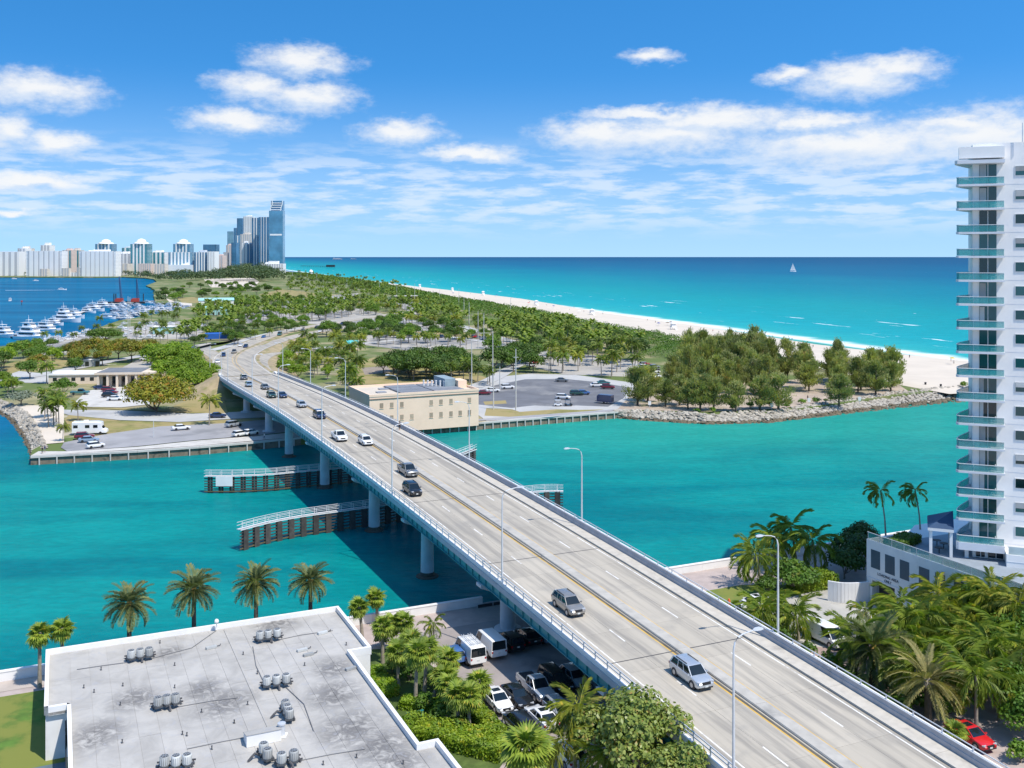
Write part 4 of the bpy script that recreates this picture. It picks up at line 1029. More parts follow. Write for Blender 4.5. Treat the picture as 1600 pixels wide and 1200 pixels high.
def car_meshes(kind, col):
    key = (kind, col)
    if key in CARM: return CARM[key]
    L, Wd, H, belt, gc, wr, wx, g = DIM[kind]; p = PAINT[col]; lo, hi = gh_pts(kind); w = Wd / 2; h = L / 2
    o = {}
    b = MB(); loft(b, body_secs(kind))
    if kind == 'pickup':
        for s_ in (-1, 1): b.box((-1.72, s_ * (w - .10), belt - .02), (2.25, .13, .14))
        b.box((-h + .09, 0, belt - .02), (.12, Wd * .9, .14))
    o['body'] = b.mesh('body', p, 35)
    r = MB()
    secs = []
    for dz, k in ((-.03, 1.03), (.03, 1.0), (.075, .86)):
        secs.append([((q[0] - (g[2] + g[3]) / 2) * k + (g[2] + g[3]) / 2, q[1] * k, q[2] + dz) for q in hi])
    loft(r, secs)
    def pil(a, b_, wd):
        a, b_ = Vector(a), Vector(b_); sx = Vector((wd, 0, 0)); sy = Vector((0, .05 * (1 if a.y > 0 else -1), 0))
        r.add([a - sx + sy * .4, a + sx + sy * .4, a + sx - sy, a - sx - sy, b_ - sx + sy * .4, b_ + sx + sy * .4, b_ + sx - sy, b_ - sx - sy], ((0, 1, 2, 3), (4, 5, 6, 7), (0, 1, 5, 4), (1, 2, 6, 5), (2, 3, 7, 6), (3, 0, 4, 7)))
    for i, wd in ((0, .09), (1, .06), (2, .06), (3, .09)): pil(lo[i], hi[i], wd if kind != 'pickup' else .06)
    for (i, j) in ((0, 1), (3, 2)):
        for t in ((.52,) if kind in ('sedan', 'hatch', 'pickup') else (.36, .66)): pil(V3(lo[i], lo[j], t), V3(hi[i], hi[j], t), .045)
    if kind == 'van':          # blind cargo sides
        for i, j in ((0, 1), (3, 2)):
            a, b_, c, d = lo[i], V3(lo[i], lo[j], .70), V3(hi[i], hi[j], .70), hi[i]
            e = .015 if lo[i][1] > 0 else -.015
            r.quad(*[(q[0], q[1] + e, q[2]) for q in (a, b_, c, d)])
    o['roof'] = r.mesh('roof', p, 35)
    o['windscreen'] = MB().quad(lo[1], lo[2], hi[2], hi[1]).mesh('windscreen', c_glass)
    o['rear_window'] = MB().quad(lo[3], lo[0], hi[0], hi[3]).mesh('rear_window', c_glass)
    o['side_window'] = MB().quad(lo[0], lo[1], hi[1], hi[0]).mesh('side_window', c_glass)
    o['side_window2'] = MB().quad(lo[2], lo[3], hi[3], hi[2]).mesh('side_window', c_glass)
    def wheel():
        t = MB(); ring = lambda r_, y: [(r_ * math.cos(a * math.pi / 8), y, r_ * math.sin(a * math.pi / 8)) for a in range(16)]
        loft(t, [ring(wr * .8, -.115), ring(wr, -.09), ring(wr, .09), ring(wr * .8, .115)])
        rm = MB(); loft(rm, [ring(wr * .62, -.125), ring(wr * .60, .125)])
        for a in range(5):
            an = a * 2 * math.pi / 5
            rm.box((0, 0, 0), (.01, .01, .01))
        return t.mesh('tyre', c_tyre, 40), rm.mesh('rim', c_rim, 40)
    o['tyre'], o['rim'] = wheel()
    ar = MB()
    for x in wx:
        for s_ in (-1, 1):
            ring = [(x + (wr + .07) * math.cos(a * math.pi / 8), s_ * (w + .006), wr + (wr + .07) * math.sin(a * math.pi / 8)) for a in range(16)]
            ring2 = [(q[0], s_ * (w - .3), q[2]) for q in ring]
            loft(ar, [ring, ring2] if s_ > 0 else [ring2, ring])
    o['wheel_arch'] = ar.mesh('wheel_arch', c_trim)
    fz = .66 if kind in ('sedan', 'hatch') else .82
    o['headlight'] = MB().box((0, 0, 0), (.26, .36, .11)).mesh('headlight', c_head)
    o['taillight'] = MB().box((0, 0, 0), (.16, .34, .20)).mesh('taillight', c_tail)
    gr = MB().box((h - .05, 0, fz - .20), (.12, Wd * .46, .22)); gr.box((h - .06, 0, .28), (.14, Wd * .72, .14))
    o['grille'] = gr.mesh('grille', c_trim)
    o['number_plate'] = MB().box((-h - .01, 0, .70), (.03, .32, .15)).box((h + .02, 0, .40), (.02, .32, .15)).mesh('number_plate', c_plate)
    o['mirror'] = MB().box((0, 0, 0), (.14, .20, .14)).mesh('mirror', p)
    if kind == 'pickup': o['bed_liner'] = MB().box((-1.72, 0, belt), (2.1, Wd - .32, .012)).mesh('bed_liner', c_seat)
    if kind == 'sedan': o['sunroof'] = MB().box((-.35, 0, H + .005), (.75, .85, .012)).mesh('sunroof', c_glass)
    if kind in ('suv', 'minivan'): o['roof_rail'] = MB().box(((g[2] + g[3]) / 2, w * .66, H + .0), (1.7, .05, .05)).box(((g[2] + g[3]) / 2, -w * .66, H + .0), (1.7, .05, .05)).mesh('roof_rail', c_trim)
    CARM[key] = o
    return o
def near_car(kind, col, loc, heading, label, group=None, name=None, extra=(), skip=()):
    """heading: direction the nose points, radians from +x"""
    o = car_meshes(kind, col); L, Wd, H, belt, gc, wr, wx, g = DIM[kind]; w = Wd / 2; h = L / 2
    nm = name or {'sedan': 'sedan_car', 'suv': 'suv_car', 'hatch': 'hatchback_car', 'pickup': 'pickup_truck', 'van': 'cargo_van', 'minivan': 'minivan'}[kind]
    t = thing(nm, label, {'pickup': 'pickup truck', 'van': 'van', 'minivan': 'minivan'}.get(kind, 'car'), loc, heading, group)
    for k in ('body', 'roof', 'windscreen', 'rear_window', 'side_window', 'side_window2', 'wheel_arch', 'grille', 'number_plate', 'bed_liner', 'sunroof', 'roof_rail'):
        if k in o and k not in skip: obj(o[k].name.split('.')[0], o[k], None, t)
    for x in wx:
        for s_ in (-1, 1):
            wl = obj('wheel', o['tyre'], None, t, loc=(x, s_ * (w - .10), wr)); obj('rim', o['rim'], None, wl)
    fz = .60 if kind in ('sedan', 'hatch') else .76
    for s_ in (-1, 1):
        obj('headlight', o['headlight'], None, t, loc=(h - .22, s_ * w * .70, fz), rot=(0, 0, -s_ * .35))
        obj('taillight', o['taillight'], None, t, loc=(-h + .075, s_ * w * .76, belt - .28), rot=(0, 0, s_ * .25))
        obj('mirror', o['mirror'], None, t, loc=(g[1] - .25, s_ * (w + .06), belt - .02))
    return t
FARM = {}
def far_car(kind, col, loc, heading, label, group=None):
    key = (kind, col)
    if key not in FARM:
        o = MB(); loft(o, body_secs(kind)); lo, hi = gh_pts(kind)
        loft(o, [lo, hi], 1)
        g = DIM[kind][7]
        loft(o, [[((q[0] - (g[2] + g[3]) / 2) * k + (g[2] + g[3]) / 2, q[1] * k, q[2] + dz) for q in hi] for dz, k in ((-.04, 1.05), (.04, 1.0), (.08, .85))])
        L, Wd, H, belt, gc, wr, wx, _ = DIM[kind]
        for x in wx:
            for s_ in (-1, 1):
                ring = lambda y: [(x + wr * math.cos(a * math.pi / 4), y, wr + wr * math.sin(a * math.pi / 4)) for a in range(8)]
                loft(o, [ring(s_ * Wd / 2 - .12), ring(s_ * Wd / 2 + .01)], 2)
        FARM[key] = o.mesh('far_car', [PAINT[col], c_glass, c_tyre], 35)
    nm = {'sedan': 'sedan_car', 'suv': 'suv_car', 'hatch': 'hatchback_car', 'pickup': 'pickup_truck', 'van': 'cargo_van', 'minivan': 'minivan'}[kind]
    return tag(obj(nm, FARM[key], None, None, loc, (0, 0, heading)), label, {'pickup': 'pickup truck', 'van': 'van', 'minivan': 'minivan'}.get(kind, 'car'), group)
def ang(v): return math.atan2(v.y, v.x)
HA = ang(E2)                       # heading away along the street grid
def on_bridge(kind, col, u, v, label, near=True):
    s, o_ = brpos(u, v); p = B(s, o_, 0.012); d = -bdir(s)
    t = (near_car if near else far_car)(kind, col, p, ang(d), label)
    slope = math.atan((bz(s + 1) - bz(s - 1)) / 2)
    t.rotation_euler = (0, slope, ang(d)); return t
on_bridge('suv', 'silver', 1080, 1063, 'bright silver SUV coming down the bridge, nearest of all its traffic')
on_bridge('suv', 'champagne', 888, 953, 'grey SUV with a sunroof alone on the near half of the bridge')
on_bridge('suv', 'black', 644, 771, 'black SUV just behind a dark grey pickup on the bridge deck')
on_bridge('pickup', 'grey', 637, 741, 'dark grey pickup next to the median, just beyond a black SUV')
on_bridge('suv', 'white', 571, 694, 'boxy white SUV beside the bridge median near the crest')
on_bridge('pickup', 'white', 530, 687, 'white pickup truck in the outer lane by the bridge fence')
on_bridge('minivan', 'navy', 499, 653, 'dark blue van behind the white pickup on the bridge')
on_bridge('hatch', 'silver', 471, 636, 'small silver car beside the median between a navy car and a dark van')
on_bridge('sedan', 'navy', 441, 621, 'navy blue car hugging the bridge median')
on_bridge('suv', 'green', 424, 621, 'dark green SUV in the outer lane next to a navy car')
on_bridge('sedan', 'grey', 414, 608, 'dark grey sedan at the head of the far group on the bridge, by the median')
on_bridge('hatch', 'bluegrey', 389, 604, 'pale blue grey hatchback in the outer lane at the north end of the bridge')
on_bridge('suv', 'grey', 381, 593, 'dark SUV entering the north end of the bridge')
def on_path(sp, kind, col, u, v, label, group=None, flip=False):
    z = 4.0
    for _ in range(6):
        p = P(u, v, z); q = min(sp, key=lambda a: (a.x - p.x) ** 2 + (a.y - p.y) ** 2); z = q.z
    i = sp.index(q); d = sp[max(i - 1, 0)] - sp[min(i + 1, len(sp) - 1)]
    far_car(kind, col, (p.x, p.y, z + 0.01), ang(d if not flip else -d), label, group)
on_path(sA, 'suv', 'navy', 349, 557, 'dark blue car on the curve behind the bridge end')
on_path(sA, 'sedan', 'white', 340, 567, 'white car on the outside of the curve at the bridge end')
on_path(sA, 'pickup', 'champagne', 366, 552, 'grey brown pickup beside the curved grass median')
on_path(sA, 'suv', 'navy', 384, 543, 'dark car next to a white car on the approach road')
on_path(sA, 'sedan', 'white', 376, 541, 'white car next to a dark car on the approach road')
for u, v, k, c in ((412, 528, 'hatch', 'blue'), (437, 524, 'van', 'teal'), (473, 517, 'sedan', 'grey'), (495, 513, 'suv', 'black'), (500, 519, 'suv', 'white'), (535, 507, 'suv', 'navy'), (530, 514, 'pickup', 'bluegrey')):
    on_path(sA if v < 525 and c != 'bluegrey' else sB, k, c, u, v, '%s %s far up the north approach road' % (c.replace('bluegrey', 'pale blue').replace('teal', 'pale green'), {'hatch': 'hatchback', 'van': 'van', 'sedan': 'sedan', 'suv': 'SUV', 'pickup': 'pickup'}[k]))

# lot under the south end of the bridge
def lot(kind, col, u, v, head, label, **k): return near_car(kind, col, P(u, v, ZG + 0.22) + Vector((0, 0, -0.0)), head, label, **k)
v1 = lot('van', 'white', 733, 1028, HA, 'white cargo van with a roof ladder rack, half in the sun beside the palms')
rk = MB()
for x in (-1.9, -0.6, 0.7):
    rk.box((x, 0, 2.30), (.05, 1.5, .05))
    for s_ in (-.72, .72): rk.box((x, s_, 2.15), (.05, .05, .2))
for y in (-.55, -.25, .3, .55): rk.box((-.6, y, 2.35), (3.4, .05, .05))
obj('ladder_rack', rk.mesh('ladder_rack', m_galv), None, v1)
for s_ in (-1, 1): obj('rear_door_window', MB().box((-2.735, s_ * .38, 1.35), (.02, .56, .45)).mesh('rear_door_window', c_glass), None, v1)
lot('van', 'white', 765, 1017, HA, 'plain white cargo van in the bridge shade beside the ladder van')
lot('suv', 'black', 797, 1010, HA, 'black SUV in the bridge shade, first car next to the white vans')
lot('sedan', 'black', 823, 1001, HA, 'black sedan in the shade between a black SUV and a pale sedan')
lot('sedan', 'bluegrey', 850, 997, HA, 'pale silver blue sedan in the shade by the bridge girder')
lot('sedan', 'white', 777, 1102, HA + math.pi, 'white sedan parked at the pavement edge below the sabal palms, nose to the viewer')
lot('sedan', 'black', 808, 1096, HA + math.pi, 'black sedan between a white sedan and a pale pickup')
lot('pickup', 'silver', 837, 1083, HA + math.pi, 'pale pickup truck half under the bridge shadow')
lot('minivan', 'black', 868, 1073, HA + math.pi, 'dark van in the shade right of the pale pickup')
lot('hatch', 'silver', 897, 1066, HA + math.pi, 'silver hatchback in the bridge shade behind palm fronds')
lot('sedan', 'grey', 926, 1068, HA + math.pi, 'dark grey car deepest under the bridge girder behind palms')
lot('suv', 'black', 811, 1140, HA, 'shiny black SUV in the row nearest the hedge, tail to the viewer')
lot('sedan', 'white', 846, 1129, HA, 'white sedan with a sunroof beside the shiny black SUV')
lot('hatch', 'silver', 872, 1117, HA + math.pi, 'silver car mostly hidden behind drooping palm fronds')
lot('suv', 'white', 886, 1188, HA, 'white SUV under the palms at the bottom edge of the view')
lot('hatch', 'blue', 708, 1030, HA, 'dark blue car behind the sabal palms beside the ladder van')
lot('sedan', 'red', 1516, 1158, HA + math.pi * 0.985, 'bright red car on the paved drive under the palms')
lot('sedan', 'white', 1178, 948, HA + math.pi / 2, 'white car in the palm shade by the south sea wall')
tb = near_car('van', 'white', P(1290, 1003, ZG + 0.1), HA + math.pi, 'white delivery van behind the hedge beside the bridge parapet')

# cars by the inlet and on the west quay
for k, c, u, v, h_, lb in (('sedan', 'maroon', 756, 616, .2, 'dark red car by the beige building corner in the inlet car park'), ('sedan', 'white', 770, 612, .2, 'white car next to a dark red car in the inlet car park'), ('suv', 'white', 793, 607, .25, 'white SUV under the pole in the inlet car park'),
        ('sedan', 'grey', 878, 596, -.1, 'grey sedan at the top edge of the inlet car park'), ('suv', 'white', 880, 623, -.25, 'white SUV in the middle of the inlet car park'), ('suv', 'green', 901, 617, .1, 'dark green SUV in the middle of the inlet car park'),
        ('hatch', 'blue', 912, 616, .1, 'blue hatchback touching the dark green SUV in the inlet car park'), ('sedan', 'white', 932, 604, .1, 'white car at the shady side of the inlet car park'), ('sedan', 'teal', 943, 600, .1, 'teal car at the far edge of the inlet car park'), ('suv', 'maroon', 950, 607, -.1, 'brown red SUV under the first casuarina in the inlet car park'),
        ('suv', 'maroon', 132, 685, .35, 'red SUV parked beside the motorhome on the west quay'), ('sedan', 'bluegrey', 139, 690, .3, 'pale blue car beside the red SUV on the west quay'), ('hatch', 'white', 149, 699, .7, 'white hatchback closest to the promenade on the west quay'),
        ('sedan', 'white', 283, 671, .5, 'white car on its own in the middle of the west quay'), ('suv', 'silver', 365, 666, .9, 'silver SUV beside the bridge shadow on the west quay'), ('hatch', 'white', 375, 681, .9, 'white hatchback by the promenade next to the bridge shadow'), ('hatch', 'white', 392, 679, .9, 'white car inside the bridge shadow on the quay'),
        ('sedan', 'navy', 158, 608, .1, 'navy police station car at the top of its parking row'), ('suv', 'maroon', 170, 611, .1, 'maroon SUV in the police station row'), ('sedan', 'maroon', 173, 615, .1, 'maroon sedan in the police station row'), ('suv', 'black', 171, 620, .1, 'black SUV in the police station row'), ('sedan', 'white', 180, 625, .1, 'white sedan nearest the big almond tree in the station row'), ('pickup', 'teal', 125, 616, .1, 'teal pickup beside the low wing of the police station'), ('sedan', 'navy', 340, 652, .1, 'dark car on the service road below the bank')):
    far_car(k, c, P(u, v, ZG + 0.25), h_, lb)
rng_ = random.Random(4)
def car_rows(quad, rows, n, label, group, keep=0.8, hd=0.0):
    a, b, c, d = [P(u, v, ZG) for u, v in quad]
    for r in range(rows):
        t = (r + .5) / rows; p0, p1 = a.lerp(d, t), b.lerp(c, t); dirv = (p1 - p0).normalized()
        L = (p1 - p0).length; k = min(n, int(L / 2.8))
        for i in range(k):
            if rng_.random() > keep: continue
            p = p0 + dirv * (L * (i + .5) / k) + Vector((0, 0, 0.25))
            kc = rng_.choice((('suv', 'white'), ('sedan', 'white'), ('sedan', 'silver'), ('suv', 'black'), ('sedan', 'grey'), ('suv', 'navy'), ('hatch', 'red'), ('suv', 'silver'), ('pickup', 'white'), ('sedan', 'blue')))
            far_car(*kc, p, ang(dirv) + math.pi / 2 + hd, '%s %s %s' % (kc[1], {'suv': 'SUV', 'sedan': 'sedan', 'hatch': 'hatchback', 'pickup': 'pickup'}[kc[0]], label), group)
car_rows([(445, 472), (555, 465), (555, 470), (445, 478)], 2, 26, 'in the far beach car park', 'cars in the far beach car park')
car_rows([(365, 490), (425, 488), (425, 497), (365, 500)], 2, 16, 'in the park lot beside the marina shed', 'cars by the marina shed')
car_rows([(820, 576), (836, 577), (842, 562), (828, 560)], 3, 6, 'in the tree lined lot behind the inlet car park', 'cars behind the inlet car park', 0.9)
car_rows([(1005, 570), (1025, 575), (1025, 595), (1003, 590)], 5, 5, 'glimpsed between the casuarinas', 'cars beyond the casuarinas', 0.9)
car_rows([(740, 525), (780, 534), (780, 538), (740, 530)], 1, 14, 'on the drive behind the dark grove', 'cars behind the dark grove')
car_rows([(565, 520), (700, 527), (700, 530), (565, 524)], 1, 26, 'along the park drive below the palms', 'cars along the park drive', 0.5)
car_rows([(225, 562), (300, 545), (302, 549), (228, 567)], 1, 20, 'in the lot by the ramp trees', 'cars by the ramp trees', 0.5)
car_rows([(610, 466), (650, 476), (652, 480), (612, 470)], 1, 12, 'at the beach entrance lot', 'cars at the beach entrance', 0.7)

# motorhome, golf carts, cargo trailer
mh = thing('motorhome', 'white motorhome parked across the west quay beside a red SUV', 'motorhome', P(141, 678, ZG + 0.2), 0.12)
b = MB(); loft(b, [[(x, -1.2 * f, z0), (x, 1.2 * f, z0), (x, 1.2 * f, z1 - .2), (x, 1.0 * f, z1), (x, -1.0 * f, z1), (x, -1.2 * f, z1 - .2)] for x, f, z0, z1 in ((-4.2, .97, .7, 3.2), (-4.1, 1, .5, 3.3), (1.8, 1, .45, 3.3), (3.0, .98, .45, 3.1), (3.1, .95, .45, 2.2), (3.4, .92, .45, 1.5), (4.2, .85, .45, 1.2), (4.3, .8, .5, 1.0))])
obj('body', b.mesh('body', PAINT['white'], 35), None, mh)
for x in (-3.3, -.4, 1.6): obj('window', MB().box((x, -1.21, 1.75), (1.1, .04, .75)).mesh('window', c_glass), None, mh)
obj('windscreen', MB().quad((3.46, -1.0, 1.5), (3.46, 1.0, 1.5), (3.13, .95, 2.15), (3.13, -.95, 2.15)).mesh('windscreen', c_glass), None, mh)
for x in (-2.6, 2.8):
    for s_ in (-1, 1): obj('wheel', car_meshes('pickup', 'white')['tyre'], None, mh, loc=(x, s_ * 1.08, .4))
obj('air_conditioner', MB().box((-1, 0, 3.3), (1.0, .8, .3)).mesh('air_conditioner', m_cap), None, mh)
for u, lb in ((872, 'white golf cart by the entrance of the inlet car park'), (888, 'black golf cart behind a white one by the inlet car park')):
    gc_ = thing('golf_cart', lb, 'golf cart', P(u, 634, ZG + 0.2), 0.1)
    b = MB(); loft(b, [[(x, -.6, .25), (x, .6, .25), (x, .55, z), (x, -.55, z)] for x, z in ((-1.2, .7), (-.6, .75), (-.5, .45), (.4, .45), (.6, .8), (1.2, .6))])
    obj('body', b.mesh('body', PAINT['white' if u < 880 else 'black'], 35), None, gc_)
    obj('canopy', MB().box((-.1, 0, 1.75), (1.8, 1.15, .06)).mesh('canopy', PAINT['white' if u < 880 else 'black']), None, gc_)
    fr = MB()
    for x in (-.95, .65):
        for s_ in (-.5, .5): fr.box((x, s_, .5), (.05, .05, 1.25))
    obj('canopy_post', fr.mesh('canopy_post', c_trim), None, gc_)
    for x in (-.8, .8):
        for s_ in (-1, 1): obj('wheel', car_meshes('hatch', 'white')['tyre'], None, gc_, loc=(x, s_ * .52, .25), scale=.75)
tr = thing('cargo_trailer', 'dark navy enclosed trailer at the corner of the inlet car park', 'trailer', P(946, 630, ZG + 0.2), 2.6)
b = MB(); loft(b, [[(x, -1.1, .5), (x, 1.1, .5), (x, 1.1, z - .12), (x, 1.0, z), (x, -1.0, z), (x, -1.1, z - .12)] for x, z in ((-2.4, 2.7), (2.0, 2.75), (2.5, 2.3))])
obj('body', b.mesh('body', PAINT['navy'], 35), None, tr)
for s_ in (-1, 1): obj('wheel', car_meshes('hatch', 'white')['tyre'], None, tr, loc=(0, s_ * 1.1, .33))
obj('drawbar', MB().box((3.0, 0, .5), (1.2, .1, .1)).mesh('drawbar', c_trim), None, tr)
bt_ = thing('boat_trailer', 'covered boat on a trailer by the marina yard trees', 'boat trailer', P(90, 556, ZG + 0.2), 0.2)
b = MB(); loft(b, [[(x, -.2 * f, .7), (x, .2 * f, .7), (x, 1.3 * f, 1.7), (x, 1.2 * f, 2.0), (x, -1.2 * f, 2.0), (x, -1.3 * f, 1.7)] for x, f in ((-4, .95), (-1, 1), (2, .85), (3.6, .45), (4.4, .08))])
obj('hull', b.mesh('hull', PAINT['white'], 40), None, bt_)
b = MB(); loft(b, [[(x, -1.15 * f, 2.0), (x, 1.15 * f, 2.0), (x, .3 * f, 2.0 + .7 * f), (x, -.3 * f, 2.0 + .7 * f)] for x, f in ((-3.8, .9), (0, 1), (3.2, .4))])
obj('boat_cover', b.mesh('boat_cover', mat('blue_canvas', (0.02, 0.035, 0.09), .8), 40), None, bt_)
obj('trailer_frame', MB().box((0, 0, .45), (8.5, 1.4, .12)).mesh('trailer_frame', m_galv), None, bt_)
for s_ in (-1, 1): obj('wheel', car_meshes('hatch', 'white')['tyre'], None, bt_, loc=(-1.2, s_ * .95, .33))

# ------------------------------------------------------------------ street lamps and poles
lampm = mat('lamp_aluminium', (0.62, 0.64, 0.65), 0.4, 0.05, 1.0, metal=0.3)
lens_m = mat('lamp_lens', (0.72, 0.72, 0.70), 0.3, 0.04, 1.0)
def lamp_meshes(h, arm):
    pole = MB().tube([(0, 0, 0), (0, 0, h * .5), (0, 0, h - 1.1), (0.12, 0, h - .55), (0.42, 0, h - .2)], [.125, .10, .075, .065, .06], 8).lathe((0, 0, 0), [(.2, 0), (.2, .25), (.13, .35)], 8)
    am = MB().tube([(0.42, 0, h - .2), (0.9, 0, h - .02), (arm, 0, h + .12)], [.06, .05, .045], 7)
    hd = MB(); loft(hd, [[(x, -w_, h + .07), (x, w_, h + .07), (x, w_ * .8, h + .07 + t_), (x, -w_ * .8, h + .07 + t_)] for x, w_, t_ in ((arm - .05, .07, .10), (arm + .2, .17, .17), (arm + .6, .19, .17), (arm + .85, .10, .09))])
    ln = MB().box((arm + .42, 0, h + .03), (.42, .26, .05))
    return pole.mesh('pole', lampm, 50), am.mesh('arm', lampm, 50), hd.mesh('lamp_head', lampm, 40), ln.mesh('lens', lens_m)
LM = lamp_meshes(10.7, 1.9)
def street_lamp(loc, heading, label, group=None, scale=1.0):
    t = thing('street_lamp', label, 'street lamp', loc, heading, group, scale)
    obj('pole', LM[0], None, t); obj('arm', LM[1], None, t); h_ = obj('lamp_head', LM[2], None, t); obj('lens', LM[3], None, h_)
    return t
brk = MB().lathe((0, 0, -.5), [(.24, 0), (.24, .5)], 10)
LL = [(1162, 1216, 'nearest the viewer, by the silver SUV'), (785.5, 915, 'on the near fence, just past the grey SUV'), (615.5, 776, 'on the fence beside the black SUV'), (508.5, 692.5, 'on the fence beside the white pickup'), (443, 645, 'on the fence beside the dark green SUV'), (395.4, 620, 'on the fence below the pale blue hatchback'), (362.5, 597.5, 'second from the north end of the fence')]
for u, v, w_ in LL:
    s, o_ = brpos(u, v, -0.2); p = B(s, -8.52, 0.14); d = bdir(s)
    street_lamp(p, ang(Vector((d.y, -d.x, 0))), 'left side bridge lamp ' + w_)
RL = [(1203, 992, 'nearest the viewer, before the tower garden'), (904, 813, 'standing out against the inlet water'), (732, 716, 'above the small white fender end'), (618, 659, 'in front of the beige building'), (539, 621, 'left of the beige building'), (485.6, 599, 'before the palm grove'), (439, 583, 'last at the north end of the parapet')]
for u, v, w_ in RL:
    s, o_ = brpos(u, v, 1.0); p = B(s, 10.5, 0.2); d = bdir(s)
    street_lamp(p, ang(Vector((-d.y, d.x, 0))), 'right side bridge lamp ' + w_)
def on_z(sp, u, v):
    z = 4.0
    for _ in range(6):
        p = P(u, v, z); q = min(sp, key=lambda a: (a.x - p.x) ** 2 + (a.y - p.y) ** 2); z = q.z
    return Vector((p.x, p.y, z - .2))
street_lamp(on_z(sD, 328, 583), -0.4, 'slim street lamp at the outside of the ramp curve')
street_lamp(on_z(sD, 346, 590), -0.4, 'slim street lamp at the white bridge end block')
polem = mat('concrete_pole', (0.52, 0.51, 0.48), .8, .06, 1.0)
woodp = mat('wood_pole', (0.20, 0.16, 0.12), .9, .15, 2.0)
def tall_pole(u, v, vt, label, cross=0.0, m=None, r=0.20, z=ZG):
    p = P(u, v, z); h = (v - vt) * p.y / F
    t = thing('utility_pole', label, 'pole', p)
    obj('pole', MB().tube([(0, 0, -.3), (0, 0, h * .6), (0, 0, h)], [r, r * .8, r * .6], 8).mesh('pole', m or polem, 50), None, t)
    if cross:
        obj('cross_arm', MB().box((0, 0, h * .86), (cross, .14, .14)).mesh('cross_arm', m or polem), None, t)
    return t
for u, v, vt, c, lb in ((737, 606, 532, 0, 'tall pale pole rising from the dark grove'), (770, 604, 517, 0, 'tall pale pole right of the dark grove'), (756, 552, 489, 0, 'pale pole just before a lot, second in the tall row'), (747, 545, 487, 0, 'pale pole left of a taller one in the row'), (806, 642, 545, 1.5, 'thick concrete pole with a cross arm in the inlet car park'),
        (733, 520, 472, 0, 'slim pale pole above the middle lot'), (725, 502, 465, 0, 'slim pale pole close to the dune scrub'), (717, 478, 451, 0, 'far pale pole before the beach sand'), (687, 470, 451, 0, 'far pale pole near the beach entrance'), (648, 475, 443, 0, 'far pale pole beside the beach entrance shelter'), (620, 470, 444, 0, 'far pale pole left of the beach entrance shelter'), (798, 490, 466, 0, 'small pale pole in front of the sand by the dune'),
        (771, 640, 585, 0, 'slim lamp pole by the beige building corner'), (200, 532, 463, 0, 'tall pale pole above the golden almond trees'), (203, 510, 464, 0, 'thin mast behind the marina palms'), (781, 610, 573, 2.2, 'T shaped floodlight pole at the car park road')):
    tall_pole(u, v, vt, lb, c)
for u, v, vt, lb in ((656, 663, 615, 'dark wooden pole left on the beige building front'), (745, 657, 610, 'dark wooden pole at the right end of the beige building')):
    tall_pole(u, v, vt, lb, 0.0, woodp, 0.16)
for i, (u, v) in enumerate(((505, 449), (522, 450), (542, 448), (564, 450), (593, 452), (480, 440), (495, 438), (530, 452), (557, 456), (576, 458), (470, 436), (457, 433), (446, 431), (432, 430), (425, 429))):
    p = P(u, v, ZG); h = 12.0 * p.y / F
    t = thing('park_light_pole', 'slim white light pole among the far palms near the north beach', 'light pole', p, 0, 'far park light poles')
    obj('pole', MB().tube([(0, 0, 0), (0, 0, h)], [.35, .25], 6).mesh('pole', polem), None, t)
tall_pole(240, 684, 658, 'thin sign pole on the quay verge by the almond tree', 0, lampm, .1)

# ------------------------------------------------------------------ sea walls
def P2(u, v, z=ZG): q = P(u, v, z); return Vector((q.x, q.y, 0))
m_wpanel = mat('stained_panel', (0.20, 0.165, 0.12), .95, .2, .8, dirt=((0.075, 0.07, 0.055), .5, .5, .68))
def quay(label, pts, sp, h=2.05, capw=.9, recess=True):
    t = thing('sea_wall', label, 'sea wall', (pts[0].x, pts[0].y, 0))
    o0 = t.location
    pw = 0.28
    pm = MB().obox((-pw / 2, -.5, -1.5), (pw, 0, 0), (0, .5, 0), (0, 0, h + 1.1)).mesh('pile', g_conc)
    for i in range(len(pts) - 1):
        a, b = pts[i], pts[i + 1]; d = (b - a).normalized(); n = Vector((d.y, -d.x, 0)); L = (b - a).length
        cp = MB().obox(a - o0 - n * (capw - .5) + d * .004 + Vector((0, 0, h - .42)), d * (L - .008), n * capw, (0, 0, .46))
        obj('cap', cp.mesh('cap', g_conc), None, t)
        k = max(1, int(L / sp))
        for j in range(k):
            q = a + d * (L * (j + .5) / k)
            obj('pile', pm, None, t, loc=q - o0, rot=(0, 0, math.atan2(d.y, d.x)))
            q0 = a + d * (L * j / k) - o0
            if j % 1 == 0:
                pan_ = MB().obox(q0 + d * .01 + n * .02 + Vector((0, 0, -1.5)), d * (L / k - .02), n * .10, (0, 0, h + 1.0))
                obj('panel', pan_.mesh('panel', m_wpanel), None, t)
    return t
quay('long low sea wall with dark bays along the west promenade', [P2(48, 713), P2(130, 708.5), P2(215, 704), P2(312, 697.5), P2(400, 690), P2(470, 683)], 3.6)
quay('sea wall with brown panels and pale piles below the beige building and car park', [P2(640, 668), P2(695, 664.5), P2(750, 660), P2(850, 652), P2(900, 648), P2(965, 643)], 2.4)
